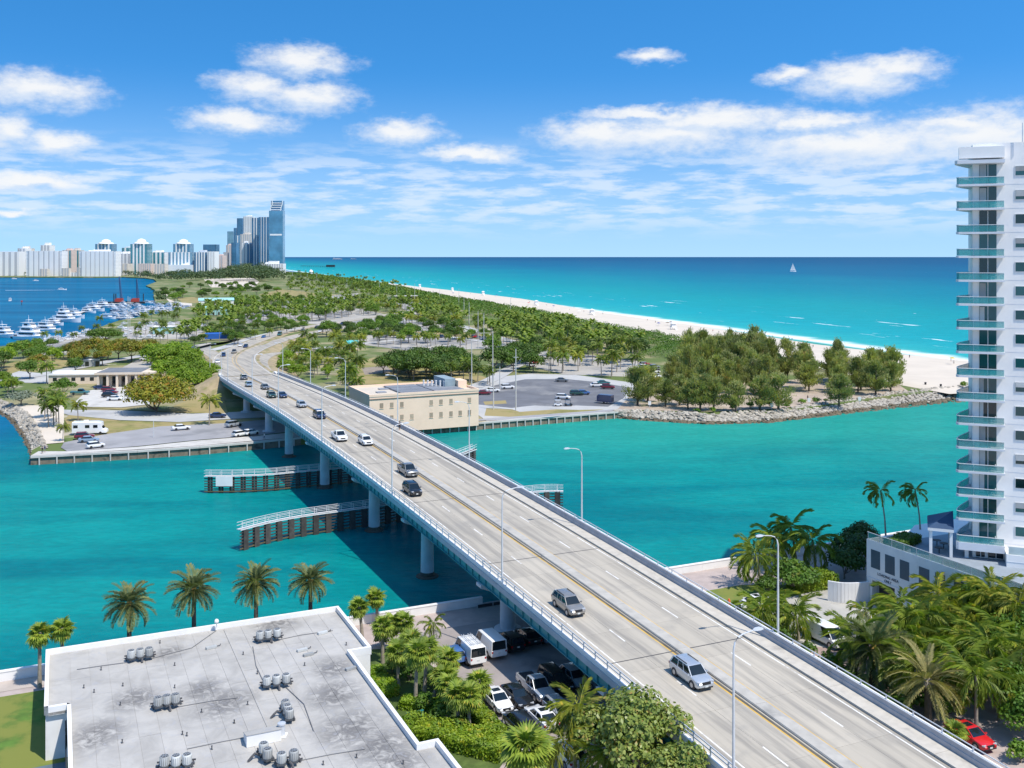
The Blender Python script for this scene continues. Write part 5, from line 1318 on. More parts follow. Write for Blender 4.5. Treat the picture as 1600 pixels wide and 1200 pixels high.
# south wall: white parapet in sections
sw = thing('sea_wall', 'white sea wall parapet along the south shore of the inlet', 'sea wall', G(0, 0))
o0 = sw.location
aa = -130.0
while aa < 130:
    if not (9.5 < aa + 2.5 < 26):
        q = G(aa + .01, -.35) - o0
        obj('wall_section', MB().obox(q + Vector((0, 0, -2)), E1 * 4.98, E2 * .40, (0, 0, 5.0)).obox(q + Vector((0, 0, 3.0)) - E2 * .05, E1 * 4.98, E2 * .5, (0, 0, .12)).mesh('wall_section', white_c), None, sw)
    else:
        q = G(aa + .01, -.35) - o0
        obj('wall_section', MB().obox(q + Vector((0, 0, -2)), E1 * 4.98, E2 * .40, (0, 0, 4.2)).mesh('wall_section', m_par), None, sw)
    aa += 5.0
# dark gauze fence under the bridge
fn = thing('mesh_fence', 'dark screened fence under the bridge at the water edge', 'fence', G(17, -1))
fm = mat('dark_screen', (0.03, 0.035, 0.04), .9)
for i in range(8):
    obj('post', MB().tube([(0, 0, 0), (0, 0, 2.6)], .04, 6).mesh('post', m_galv), None, fn, loc=E1 * (-8 + i * 2.2))
    if i < 7: obj('screen_panel', MB().obox(E1 * (-7.95 + i * 2.2) + Vector((0, 0, .1)), E1 * 2.1, E2 * .03, (0, 0, 2.3)).mesh('screen_panel', fm), None, fn)

# ------------------------------------------------------------------ rock revetments
rockm = mat('pale_rock', (0.37, 0.335, 0.28), .95, .2, .7, rnd=.35, dirt=((0.20, 0.175, 0.135), .5, .52, .7))
rockw = mat('wet_rock', (0.12, 0.095, 0.06), .9, .3, .8, rnd=.3)
def boulder(seed):
    rng = np.random.default_rng(seed); me = MB().lathe((0, 0, 0), [(.25, -.42), (.62, -.2), (.66, .12), (.34, .40)], 7)
    me.v = [tuple(np.array(q) * (1 + rng.uniform(-.22, .22, 3))) for q in me.v]
    return me
def revetment(label, top, foot, n, smin, smax, seed):
    t = thing('rock_revetment', label, 'rock revetment', (top[0].x, top[0].y, 0)); o0 = t.location
    core = MB().strip([q - o0 + Vector((0, 0, ZG + .02)) for q in top], [q - o0 + Vector((0, 0, -.9)) for q in foot])
    obj('rock_core', core.mesh('rock_core', rockm), None, t)
    rng = np.random.default_rng(seed)
    shapes = [boulder(seed + i) for i in range(4)]; ms = [b.mesh('boulder', rockm, 30) for b in shapes]; msw = [b.mesh('boulder', rockw, 30) for b in shapes]
    seg = [(top[i + 1] - top[i]).length + (foot[i + 1] - foot[i]).length for i in range(len(top) - 1)]; cum = np.cumsum([0] + seg)
    rest = MB(); restw = MB(); cand = []
    for _ in range(n):
        x = rng.uniform(0, cum[-1]); i = int(min(np.searchsorted(cum, x, 'right') - 1, len(seg) - 1)); f = (x - cum[i]) / seg[i]
        a, b = top[i].lerp(top[i + 1], f), foot[i].lerp(foot[i + 1], f); s = rng.uniform(-.06, 1.04)
        z = ZG * (1 - s) - .55 * s + .12
        cand.append((Vector((a.x + (b.x - a.x) * s, a.y + (b.y - a.y) * s, z)), rng.uniform(smin, smax), rng.uniform(0, 6.28), rng.uniform(-.5, .5), int(rng.integers(0, 4)), s))
    cand.sort(key=lambda c: -c[1] / c[0].y)
    for j, (p, s, rz, rx, k, sl) in enumerate(cand):
        wet = p.z < .42
        if j < 300: obj('boulder', (msw if wet else ms)[k], None, t, loc=p - o0, rot=(rx, rx * .5, rz), scale=(s, s * 1.15, s * .8))
        else:
            M_ = Matrix.Rotation(rz, 3, 'Z') @ Matrix.Rotation(rx, 3, 'X')
            (restw if wet else rest).add([M_ @ (Vector(q) * s) + p - o0 for q in shapes[k].v], shapes[k].f)
    for r, m in ((rest, rockm), (restw, rockw)):
        if r.v: tag(obj('loose_boulders', r.mesh('loose_boulders', m, 30), None, t), kind='stuff')
    return t
TOPR = [P2(*q) for q in ((955, 643), (1000, 642), (1100, 648), (1200, 643), (1300, 629), (1400, 614), (1500, 604), (1560, 598))]
FOOTR = [P2(*q, 0) for q in ((955, 652), (1000, 657), (1100, 663.5), (1200, 661.5), (1300, 650), (1400, 639), (1500, 629), (1560, 622))]
revetment('bank of pale boulders with a dark wet foot round the inlet point', TOPR, FOOTR, 2600, .5, 1.15, 11)
TOPL = [P2(*q) for q in ((70, 702), (66, 690), (56, 667), (42, 647), (17, 632), (0, 627), (-30, 624), (-120, 622))]
FOOTL = [P2(*q, 0) for q in ((47, 718), (42, 699), (33, 683), (22, 666), (10, 653), (0, 648), (-30, 640), (-120, 636))]
revetment('bank of beige boulders at the tip of the west shore', TOPL, FOOTL, 1500, .5, 1.1, 21)

# ------------------------------------------------------------------ timber fenders of the channel
tim = mat('fender_timber', (0.064, 0.057, 0.052), .9, .3, 1.5, rnd=.3, dirt=((0.06, 0.05, 0.045), .8, .5, .7))
timw = mat('tidal_timber', (0.13, 0.10, 0.05), .9, .3, 1.5)
graym = mat('catwalk_grey', (0.62, 0.63, 0.63), .7, .06, 1.0)
def fender(label, path, inner, n_p, walk=True, sign=False, top=4.0, boards=True):
    """curved timber guide wall: piles in pairs, horizontal wales, catwalk with a rail"""
    sp = smoothpath([Vector((q.x, q.y, 0)) for q in path], 8)
    d = [0.0]
    for i in range(1, len(sp)): d.append(d[-1] + (sp[i] - sp[i - 1]).length)
    Lt = d[-1]
    def at_(x):
        i = max(0, min(len(sp) - 2, int(np.searchsorted(d, x, 'right')) - 1)); f = (x - d[i]) / max(d[i + 1] - d[i], 1e-6)
        tg = (sp[i + 1] - sp[i]).normalized(); return sp[i].lerp(sp[i + 1], f), tg
    t = thing('timber_fender', label, 'fender', (sp[0].x, sp[0].y, 0)); o0 = t.location
    pile = MB().lathe((0, 0, 0), [(.24, -1.5), (.24, top - .75), (.20, top - .7)], 7).mesh('pile', tim, 50)
    board = MB().box((0, 0, -.8), (.95, .16, top + .05)).mesh('rubbing_board', tim)
    for k in range(n_p):
        p, tg = at_(Lt * (k + .5) / n_p); nr = Vector((tg.y, -tg.x, 0)) * inner
        for s_ in (-.28, .28):
            pl_ = obj('pile', pile, None, t, loc=p + tg * s_ - o0)
        if boards: obj('rubbing_board', board, None, t, loc=p + nr * .42 - o0, rot=(0, 0, math.atan2(tg.y, tg.x)))
    segs = max(3, n_p // 3)
    for z in np.arange(.25, top - .5, .52):
        for j in range(segs):
            pts = [at_(Lt * (j + q / 3) / segs) for q in range(4)]
            w_ = MB()
            for (a, ta), (b, tb_) in zip(pts[:-1], pts[1:]):
                na = Vector((ta.y, -ta.x, 0)) * inner
                w_.obox(a + na * .25 - o0 + Vector((0, 0, float(z))), b - a, na * .10, (0, 0, .20))
            obj('wale', w_.mesh('wale', timw if z < .7 else tim), None, t)
    if walk:
        wk = MB(); rl = MB(); ps = MB(); N_ = 40
        for j in range(N_):
            (a, ta), (b, tb_) = at_(Lt * j / N_), at_(Lt * (j + 1) / N_); na = Vector((ta.y, -ta.x, 0))
            wk.obox(a - na * .55 - o0 + Vector((0, 0, top - .62)), b - a, na * 1.1, (0, 0, .14))
            for s_ in (-.5, .5):
                for z in (.55, 1.05): rl.obox(a + na * s_ - o0 + Vector((0, 0, top - .5 + z)), b - a, na * .06, (0, 0, .07))
        obj('catwalk', wk.mesh('catwalk', graym), None, t); hr = obj('handrail', rl.mesh('handrail', graym), None, t)
        pm = MB().box((0, 0, 0), (.08, .08, 1.1)).mesh('post', graym)
        for j in range(int(Lt / 2.2)):
            a, ta = at_(Lt * (j + .5) / int(Lt / 2.2)); na = Vector((ta.y, -ta.x, 0))
            for s_ in (-.5, .5): obj('post', pm, None, hr, loc=a + na * s_ - o0 + Vector((0, 0, top - .5)))
    if sign:
        a, ta = at_(Lt * .085); na = Vector((ta.y, -ta.x, 0)) * inner
        obj('sign_board', MB().obox(a + na * .56 - ta * 1.7 - o0 + Vector((0, 0, 1.5)), ta * 3.4, na * .08, (0, 0, 2.0)).mesh('sign_board', white_c), None, t)
    return t
W0 = lambda u, v: P(u, v, 0)
bs = lambda s, o_: Vector((B(s, o_).x, B(s, o_).y, 0))
fa = [W0(320, 770), W0(365, 770), W0(420, 767.5), W0(465, 763)]
fa_d = (fa[-1] - fa[-2]).normalized()
fb = [W0(373, 861), W0(420, 848), W0(470, 838), W0(530, 829)]
fb_d = (fb[-1] - fb[-2]).normalized()
fend_a = fa + [fa[-1] + fa_d * 14, fa[-1] + fa_d * 30]
fend_b = fb + [fb[-1] + fb_d * 12, fb[-1] + fb_d * 26]
fender('long timber fender with a white board on the far side of the channel', fend_a, 1, 22, sign=True, boards=False)
fender('curved timber fender with upright boards on the near side of the channel', fend_b, 1, 20)
fender('short timber fender end with a catwalk showing beyond the bridge parapet on the right', [W0(880, 796) + E1 * 0, W0(835, 797), W0(835, 797) - E1 * 20], -1, 12)
fender('pale fender end poking out past the parapet near the far pier', [W0(742, 728), W0(725, 735), W0(700, 745)], -1, 6, top=4.4)

# ------------------------------------------------------------------ south shore ground
def gp(ab, z=ZG): return [G(a, b, z) for a, b in ab]
LAY[0] = 0
def gpatch(name, ab, m):
    LAY[0] += 1
    return struct(name, MB().flat([tuple(G(a, b, ZG + .02 + .004 * LAY[0])) for a, b in ab]).mesh(name), m)
gpatch('green_lawn', [(-75, -4.5), (-9.5, -4.5), (-9.5, -75), (-75, -75)], g_green)
gpatch('garden_bed', [(-11.5, -7), (-3.4, -10), (-1.8, -24), (-1.8, -36), (-9, -44), (-14, -44), (-14, -7)], mat('garden_soil', (0.085, 0.125, 0.025), .95, .35, .5, alt=((0.05, 0.085, 0.012), .4)))
gpatch('shore_walk', [(-75, -.5), (-9, -.5), (-9, -3.2), (-75, -3.2)], mat('shore_walk', (0.42, 0.36, 0.31), .9, .12, .6))
gpatch('garden_path', [(-75, -27.4), (-46, -24.2), (-46, -25.6), (-75, -28.9)], g_conc)
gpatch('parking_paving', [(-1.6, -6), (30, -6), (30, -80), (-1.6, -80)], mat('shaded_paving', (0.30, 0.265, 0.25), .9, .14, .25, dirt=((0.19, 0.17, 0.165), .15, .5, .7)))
for i in range(9):
    struct('bay_line', MB().flat([tuple(G(a, b, ZG + .085)) for a, b in ((0.2 + i * 2.9, -24), (0.3 + i * 2.9, -24), (0.3 + i * 2.9, -29), (0.2 + i * 2.9, -29))]).mesh('bay_line'), m_wht)
struct('kerb', MB().obox(G(-1.9, -44, ZG), E1 * .3, E2 * 20, (0, 0, .16)).mesh('kerb'), m_cap)
gpatch('garden_lawn', [(24, -14), (36, -8), (46, -8), (60, -14), (62, -24), (60, -60), (22, -60), (22, -30)], g_green)
gpatch('drive', [(43.5, -15.5), (56.8, -13.8), (57, -27), (47, -31), (36, -31), (38, -25)], mat('drive_concrete', (0.40, 0.385, 0.35), .9, .1, .3, dirt=((0.30, 0.285, 0.26), .2, .5, .7)))
gpatch('brick_drive', [(36, -26), (42, -31), (47, -31), (52, -40), (46, -64), (34, -66), (36, -50), (40, -38)], mat('brick_drive', (0.34, 0.25, 0.22), .9, .12, .7))
gpatch('palm_court', [(33.5, -48), (44, -46), (46, -66), (31, -66)], g_paver)

# ------------------------------------------------------------------ low white building with the flat roof
RZ = 6.5
roofm = None
def roof_material():
    m = bpy.data.materials.new('roof_membrane'); m.use_nodes = True
    t = NT(m.node_tree); b = t.n['Principled BSDF']
    pos = t.new('ShaderNodeNewGeometry').outputs['Position']
    n1 = t.noise(pos, .35, 7.0, .65, .6); n2 = t.noise(pos, 2.2, 5.0, .7); n3 = t.noise(pos, .9, 6.0, .6, 1.2)
    c = t.mix(t.mapr(n1, .35, .75), (0.44, 0.42, 0.385), (0.335, 0.318, 0.29))
    spot = None
    for u, v, r in ((522, 1085, 3.2), (548, 1138, 3.6), (350, 1098, 3.4), (318, 1078, 2.6), (430, 975, 3.0), (595, 1165, 3.5), (210, 1092, 2.6), (265, 1020, 1.8), (520, 1045, 2.4), (150, 1150, 3), (620, 1190, 3)):
        q = P(u, v, RZ)
        d = t.vm('LENGTH', t.vm('MULTIPLY', t.vm('SUBTRACT', pos, (q.x, q.y, RZ)), (1 / r, .75 / r, 0)), out=1)
        f = t.mapr(d, 1.25, .1)
        spot = f if spot is None else t.math('MAXIMUM', spot, f)
    st = t.math('MULTIPLY', spot, t.mapr(n3, .30, .58))
    c = t.mix(t.math('MULTIPLY', st, .9), c, (0.13, 0.122, 0.115))
    c = t.mix(t.math('MULTIPLY', t.mapr(n3, .54, .72), .6), c, (0.36, 0.36, 0.37))
    c = t.mix(t.math('MULTIPLY', t.mapr(n2, .62, .75), .35), c, (0.30, 0.30, 0.31))
    r_ = t.new('ShaderNodeObjectInfo').outputs['Random']
    c = t.mix(1.0, c, t.mix(r_, (.955,) * 3, (1.03,) * 3), 'MULTIPLY')
    t.l.new(c, b.inputs['Base Color']); b.inputs['Roughness'].default_value = .75
    return m
roofm = roof_material()
OUT = [(-42.1, -6.5), (-11, -6.5), (-11, -20), (-13.2, -20), (-13.2, -41.5), (-11.5, -41.5), (-11.5, -75), (-40.2, -75), (-40.2, -21), (-42.1, -21)]
hall = thing('flat_roofed_building', 'low white building with a big stained flat roof in the lower left', 'building', G(-26, -40, 0))
h0 = hall.location
def hp(name, mb, m, par=None, smooth=None):
    mb.v = [(q[0] - h0.x, q[1] - h0.y, q[2] - h0.z) for q in mb.v]
    return obj(name, mb.mesh(name, smooth=smooth), m, par or hall)
inner = [(-41.75, -6.85), (-11.35, -6.85), (-11.35, -19.65), (-13.55, -19.65), (-13.55, -41.85), (-11.85, -41.85), (-11.85, -74.6), (-39.85, -74.6), (-39.85, -21.35), (-41.75, -21.35)]
hp('wall', MB().prism([tuple(G(a, b).xy) for a, b in [(x + (.12 if x < -30 else -.12), y) for x, y in OUT]], ZG - .5, RZ - .25), white_c)
n = len(OUT)
for i in range(n):
    o_, p_ = OUT[i], OUT[(i + 1) % n]; a_, b_ = inner[i], inner[(i + 1) % n]
    hp('parapet', MB().prism([tuple(G(*q).xy) for q in (o_, p_, b_, a_)], RZ - .3, 7.0), white_c)
hp('roof_deck', MB().prism([tuple(G(a, b).xy) for a, b in inner], RZ - .28, RZ - .02), roofm)
rr = random.Random(2)
def sheets(a0, a1, b0, b1, w, L):
    k = int(round((a1 - a0) / w)); w = (a1 - a0) / k
    for i in range(k):
        b = b0 - (rr.random() * L if i % 2 else 0)
        while b < b1:
            s0, s1 = max(b, b0), min(b + L, b1)
            if s1 - s0 > .4:
                hp('roof_sheet', MB().obox(G(a0 + i * w + .012, s0 + .012, RZ - .02), E1 * (w - .024), E2 * (s1 - s0 - .024), (0, 0, .022 + rr.uniform(0, .012))), roofm)
            b += L
sheets(-39.8, -13.6, -74.5, -6.9, 1.75, 7.5)
sheets(-41.7, -39.84, -21.3, -6.9, 1.8, 7.0)
sheets(-13.52, -11.4, -19.6, -6.9, 2.1, 6.0)
sheets(-13.52, -11.9, -74.5, -41.9, 1.6, 7.0)
hp('ridge_flashing', MB().obox(G(-24.2, -70, RZ), E1 * .22, E2 * 62.6, (0, 0, .07)), roofm)
for i in range(7):       # shade side windows and pilasters on the west and east recesses
    b = -24 - i * 6.5
    hp('window', MB().obox(G(-40.36, b, 3.0), E1 * .1, E2 * 3.6, (0, 0, 2.4)), c_glass)
    hp('window', MB().obox(G(-13.1, b, 3.0), E1 * .1, E2 * 2.2, (0, 0, 1.8)), c_glass)
dish = thing('security_camera', 'small white domed camera on the north parapet of the flat roof', 'camera', P(338, 979, 7.0) + E2 * -.2)
obj('stem', MB().tube([(0, 0, 0), (0, 0, .5)], .05, 6).mesh('stem', m_galv), None, dish)
obj('dome', MB().lathe((0, 0, .42), [(.05, 0), (.22, .08), (.26, .25), (.18, .42), (.04, .5)], 10).mesh('dome', white_c, 60), None, dish)
# condensers on racks
ac_l = mat('condenser_casing', (0.40, 0.41, 0.40), .5, .08, 2.0, rnd=.4)
ac_d = mat('condenser_grille', (0.07, 0.075, 0.08), .6, .2, 3.0)
def ac_meshes():
    body = MB().lathe((0, 0, .18), [(.36, 0), (.38, .05), (.38, .70), (.34, .75)], 14)
    ribs = MB()
    for k in range(14):
        a = k * math.pi / 7
        ribs.box((math.cos(a) * .385, math.sin(a) * .385, .28), (.03, .06, .56), a)
    top = MB().lathe((0, 0, .93), [(.30, 0), (.30, .015), (.08, .03)], 14)
    rim = MB()
    for k in range(6): rim.box((math.cos(k * 1.047) * .2, math.sin(k * 1.047) * .2, .955), (.30, .02, .02), k * 1.047)
    return body.mesh('casing', ac_l, 40), ribs.mesh('louvre', ac_l), top.mesh('fan_opening', ac_d, 40), rim.mesh('fan_guard', m_galv)
ACM = ac_meshes()
def condenser(u, v, label):
    t = thing('air_conditioner', label, 'air conditioner', P(u, v, RZ + .34), random.uniform(0, 1))
    obj('casing', ACM[0], None, t); obj('louvre', ACM[1], None, t); f = obj('fan_opening', ACM[2], None, t); obj('fan_guard', ACM[3], None, f)
    obj('foot_block', MB().box((0, 0, 0), (.7, .7, .18)).mesh('foot_block', ac_d), None, t)
rackm = mat('dark_rack', (0.07, 0.07, 0.075), .7)
def rack(us, label, ulabel):
    pts = [P(u, v, RZ) for u, v in us]; c = sum(pts, Vector()) / len(pts); d = (pts[-1] - pts[0]).normalized(); L = (pts[-1] - pts[0]).length + 1.3
    t = thing('equipment_rack', 'dark steel stand under ' + label, 'rack', c, ang(d))
    for s_ in (-.35, .35): obj('rail', MB().box((0, s_, .22), (L, .1, .12)).mesh('rail', rackm), None, t)
    for x in (-L / 2 + .2, 0, L / 2 - .2): obj('leg', MB().box((x, 0, .03), (.1, .9, .19)).mesh('leg', rackm), None, t)
    obj('duct', MB().tube([(0, -.5, .3), (0, -.9, .5), (.15, -1.2, .35), (.15, -1.5, .05)], .10, 6).mesh('duct', rackm), None, t)
    w3 = {3: ('left', 'middle', 'right'), 2: ('left', 'right')}[len(us)]
    for (u, v), w in zip(us, w3): condenser(u, v, '%s unit of %s' % (w, label))
rack([(205, 1030), (219, 1028), (233, 1026)], 'the three condensers nearest the roof north edge on the left', 'u')
rack([(406, 1000), (419, 998), (433, 996)], 'the three condensers near the north east roof corner', 'u')
rack([(247, 1105), (260.5, 1102), (274, 1100)], 'the three condensers left of the dark roof stains', 'u')
rack([(417, 1072), (432, 1070), (447, 1068)], 'the three condensers in the middle of the roof', 'u')
rack([(446, 1110), (449, 1117), (452, 1124)], 'the condensers set in line above the white hut', 'u')
rack([(257, 1199), (275, 1198), (292, 1196)], 'the three condensers at the bottom edge of the view', 'u')
rack([(440, 1194), (459, 1190)], 'the pair right of the white hut foot', 'u')
rack([(412, 1178), (418, 1187)], 'the pair just below the white hut', 'u')
hut = thing('roof_hut', 'long white box hut with a sloping lid on the flat roof', 'roof hut', P(410, 1157, RZ + .03), GRIDA)
b = MB(); loft(b, [[(x, -.75, 0), (x, .75, 0), (x, .75, .62), (x, -.75, 1.0)] for x in (-1.45, 1.45)])
obj('body', b.mesh('body', white_c), None, hut)
obj('lid', MB().add([(-1.5, -.8, 1.005), (1.5, -.8, 1.005), (1.5, .8, .63), (-1.5, .8, .63), (-1.5, -.8, 1.06), (1.5, -.8, 1.06), (1.5, .8, .69), (-1.5, .8, .69)], ((3, 2, 1, 0), (4, 5, 6, 7), (0, 1, 5, 4), (1, 2, 6, 5), (2, 3, 7, 6), (3, 0, 4, 7))).mesh('lid', roofm), None, hut)
vp = thing('roof_vent', 'fat grey vent pipe standing beside the white hut', 'vent', P(440, 1150, RZ + .03))
obj('flue', MB().lathe((0, 0, 0), [(.30, 0), (.30, 1.0)], 12).mesh('flue', m_galv, 40), None, vp); obj('base', MB().box((0, 0, 0), (.9, .9, .1)).mesh('base', white_c), None, vp); obj('cowl', MB().lathe((0, 0, 1.0), [(.36, 0), (.36, .14), (.05, .22)], 12).mesh('cowl', m_galv, 40), None, vp)
sv = MB().lathe((0, 0, 0), [(.12, 0), (.05, .04), (.05, .26), (.07, .27), (.07, .32)], 8).mesh('vent_pipe', rackm, 40)
for i, (u, v) in enumerate(((158, 1047), (192, 1072), (131, 1075), (188, 1102), (147, 1082), (250, 1005), (273, 1040), (315, 1113), (292, 1150), (331, 1171), (366, 1130), (285, 1148), (191, 1161), (476, 1040), (402, 1053), (387, 1101), (366, 1130), (557, 1184), (630, 1194), (505, 1195), (541, 1008), (273, 1075), (380, 1023))):
    tag(obj('vent_pipe', sv, None, None, P(u, v, RZ + .01)), 'short thin dark vent pipe on the flat white roof', 'vent pipe', 'small roof vent pipes')
for u, v in ((504, 990), (472, 1017), (482, 1024), (548, 1046), (330, 1013)):
    t = thing('duct_box', 'low grey service box lying on the flat roof', 'service box', P(u, v, RZ + .03), GRIDA + .2, 'small roof boxes')
    obj('casing', MB().box((0, 0, 0), (1.1, .4, .22)).mesh('casing', ac_l), None, t); obj('pipe', MB().tube([(.5, 0, .1), (1.0, .1, .1), (1.2, .5, .05)], .04, 5).mesh('pipe', rackm), None, t)
cond = mat('grey_conduit', (0.16, 0.16, 0.165), .6)
for i, pts in enumerate((((233, 1030), (262, 1022), (300, 1012), (338, 985)), ((274, 1105), (330, 1095), (372, 1090)), ((433, 1000), (470, 992), (520, 985)), ((447, 1074), (475, 1100), (490, 1142)), ((292, 1170), (340, 1160), (382, 1152)), ((459, 1190), (520, 1178), (570, 1170)), ((417, 1076), (400, 1040), (395, 1010)), ((205, 1034), (160, 1040), (120, 1046)))):
    q = [P(u, v, RZ + .07) for u, v in pts]
    tag(obj('conduit', MB().tube(q, .035, 5).mesh('conduit', cond)), 'thin grey conduit line on the flat roof, %s' % ('from the north west condensers', 'from the west condensers', 'from the north east condensers', 'past the right side stains', 'left of the white hut', 'from the bottom pair to the right', 'between the two middle racks', 'towards the west parapet')[i], 'conduit')
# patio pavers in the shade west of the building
slab = MB().box((0, 0, 0), (1.15, .62, .05)).mesh('paver', g_conc)
pt = thing('stepping_patio', 'staggered pale pavers in the shade along the white building', 'patio', G(-43.5, -38, ZG + .09))
for i in range(22):
    for j in range(2): obj('paver', slab, None, pt, loc=E1 * (-.7 + j * 1.4) + E2 * (14 - i * 1.15 + j * .5), rot=(0, 0, GRIDA))
struct('dark_paving', MB().flat([tuple(G(a, b, ZG + .08)) for a, b in ((-45.6, -22), (-40.3, -22), (-40.3, -75), (-45.6, -75))]).mesh('dark_paving'), mat('dark_blue_paving', (0.09, 0.13, 0.16), .9, .2, .5))  # dark blue sheet under the pavers

# ------------------------------------------------------------------ hotel tower on its podium, right
TR = Vector((.926, -.378, 0)); TB = Vector((.378, .926, 0)); TO = Vector((56.9, 127, 0))
def T(r, y, z): return TO + TR * r + TB * y + Vector((0, 0, z))
t_wall = mat('tower_stucco', (0.84, 0.815, 0.78), .8, .04, .4, dirt=((0.60, 0.60, 0.62), .3, .58, .8))
t_blue = mat('tower_soffit', (0.60, 0.63, 0.68), .8, .04, .4)
t_glass = glassmat('tower_glass', (0.012, 0.060, 0.062), .05, .7, rnd=.7)
t_rail = glassmat('balcony_glass', (0.05, 0.36, 0.36), .06, .8)
t_rail.node_tree.nodes['Principled BSDF'].inputs['Alpha'].default_value = .55
tower = thing('hotel_tower', 'white tower with stacked teal glass balconies on the right edge', 'tower', T(12, 8, 0))
w0 = tower.location
def tp(name, mb, m, par=None, smooth=None):
    mb.v = [(q[0] - w0.x, q[1] - w0.y, q[2] - w0.z) for q in mb.v]
    return obj(name, mb.mesh(name, smooth=smooth), m, par or tower)
def tbox(r0, r1, y0, y1, z0, z1, mb=None):
    return (mb or MB()).obox(T(r0, y0, z0), TR * (r1 - r0), TB * (y1 - y0), (0, 0, z1 - z0))
FH = 3.05; Z0 = 11.5; NF = 17
ztop = Z0 + FH * 16
tp('wall', tbox(1.95, 44, 1.65, 13, 2.0, ztop + 2.2), t_wall)
tp('roof_parapet', tbox(.3, 5.56, .25, 1.64, ztop + .25, ztop + 1.7), t_wall)
tp('plant_room', tbox(10, 30, 4, 12, ztop + 2.22, ztop + 6), t_wall)
mast = tbox(7.6, 7.7, 1.2, 1.3, ztop + 2.21, ztop + 4.6); tp('mast', mast, m_galv)
# slab outline: square front, curved end running back
def slab_out(grow=0.0):
    pts = [(5.58, 0 - grow), (0.25 - grow, 0 - grow), (-.05 - grow, .35), (.05 - grow, 1.6), (.45 - grow, 3.2), (1.05 - grow, 5.0), (1.80 - grow, 7.2), (1.93, 7.6), (1.93, 1.6), (5.58, 1.6)]
    return pts
blind_m = mat('pale_blind', (0.42, 0.43, 0.42), .8, .1, 1.0, rnd=.3)
edge_m = mat('slab_edge', (0.66, 0.67, 0.69), .75, .05, .5)
for k in range(NF):
    z = Z0 + FH * k
    th = .26 if k not in (0, 16) else (.95 if k == 0 else .45)
    sl_ = tp('balcony_slab', MB().prism([tuple(T(r, y, 0).xy) for r, y in slab_out(.15 if k == 16 else 0)], z - th, z), edge_m)
    if k == 16: continue
    # glass balustrade: front panels and the curved side
    fr = [(5.5, .1), (3.75, .1), (2.0, .1), (.3, .1), (.05, .4), (.15, 1.6), (.55, 3.2), (1.15, 5.0), (1.85, 7.1)]
    for (a, b), (c, d) in zip(fr[:-1], fr[1:]):
        p_, q_ = T(a, b, z + .03), T(c, d, z + .03); dv = (q_ - p_); nv = Vector((-dv.y, dv.x, 0)).normalized()
        gl = tp('glass_panel', MB().obox(p_ + dv * .01, dv * .98, nv * .02, (0, 0, .82)), t_rail, sl_)
    hr = MB()
    for (a, b), (c, d) in zip(fr[:-1], fr[1:]):
        p_, q_ = T(a, b, z + .86), T(c, d, z + .86); dv = (q_ - p_); nv = Vector((-dv.y, dv.x, 0)).normalized()
        hr.obox(p_ - nv * .03, dv, nv * .08, (0, 0, .07))
    tp('handrail', hr, m_cap, sl_)
    # sliding doors
    dr = tp('sliding_door', tbox(2.74, 4.72, 1.58, 1.645, z + .02, z + FH - (.3 if k != 15 else .5)), t_glass)
    tp('door_frame', tbox(3.69, 3.77, 1.55, 1.578, z + .02, z + FH - .3), m_cap, dr)
    if rr.random() < .45: tp('curtain', tbox(2.78, 2.78 + rr.uniform(.3, .85), 1.572, 1.578, z + .05, z + 2.6), blind_m, dr)
    # front wall: windows in white frames, fine floor joint
    for j in range(9):
        r = 6.82 + j * 4.1
        fw = tp('window_frame', tbox(r, r + 2.5, 1.58, 1.648, z + 1.0, z + 2.3), m_cap)
        tp('window', tbox(r + .08, r + 2.42, 1.565, 1.578, z + 1.08, z + 2.22), t_glass, fw)
        if rr.random() < .4: tp('blind', tbox(r + .1, r + (1.2 if rr.random() < .5 else 2.4), 1.558, 1.563, z + rr.uniform(1.3, 1.8), z + 2.2), blind_m, fw)
    tp('floor_joint', tbox(5.62, 44, 1.635, 1.649, z - .06, z - .02), t_blue)
chairm = mat('white_chair', (0.75, 0.75, 0.74), .6)
ch = MB().box((0, 0, .36), (.55, .55, .06)).box((-.25, 0, .42), (.06, .55, .5), 0)
for x in (-.22, .22):
    for y in (-.22, .22): ch.box((x, y, 0), (.05, .05, .36))
chme = ch.mesh('balcony_chair', chairm)
for k in (0, 1, 2, 3, 5, 8, 11, 14):
    tag(obj('balcony_chair', chme, None, None, T(4.3, .8, Z0 + FH * k), (0, 0, -.4 + math.pi)), 'small white chair on the %s tower balcony' % ('lowest', 'second lowest', 'third lowest', 'fourth lowest', '', 'sixth lowest', '', '', 'ninth lowest', '', '', 'fifth highest', '', '', 'second highest')[k], 'chair')
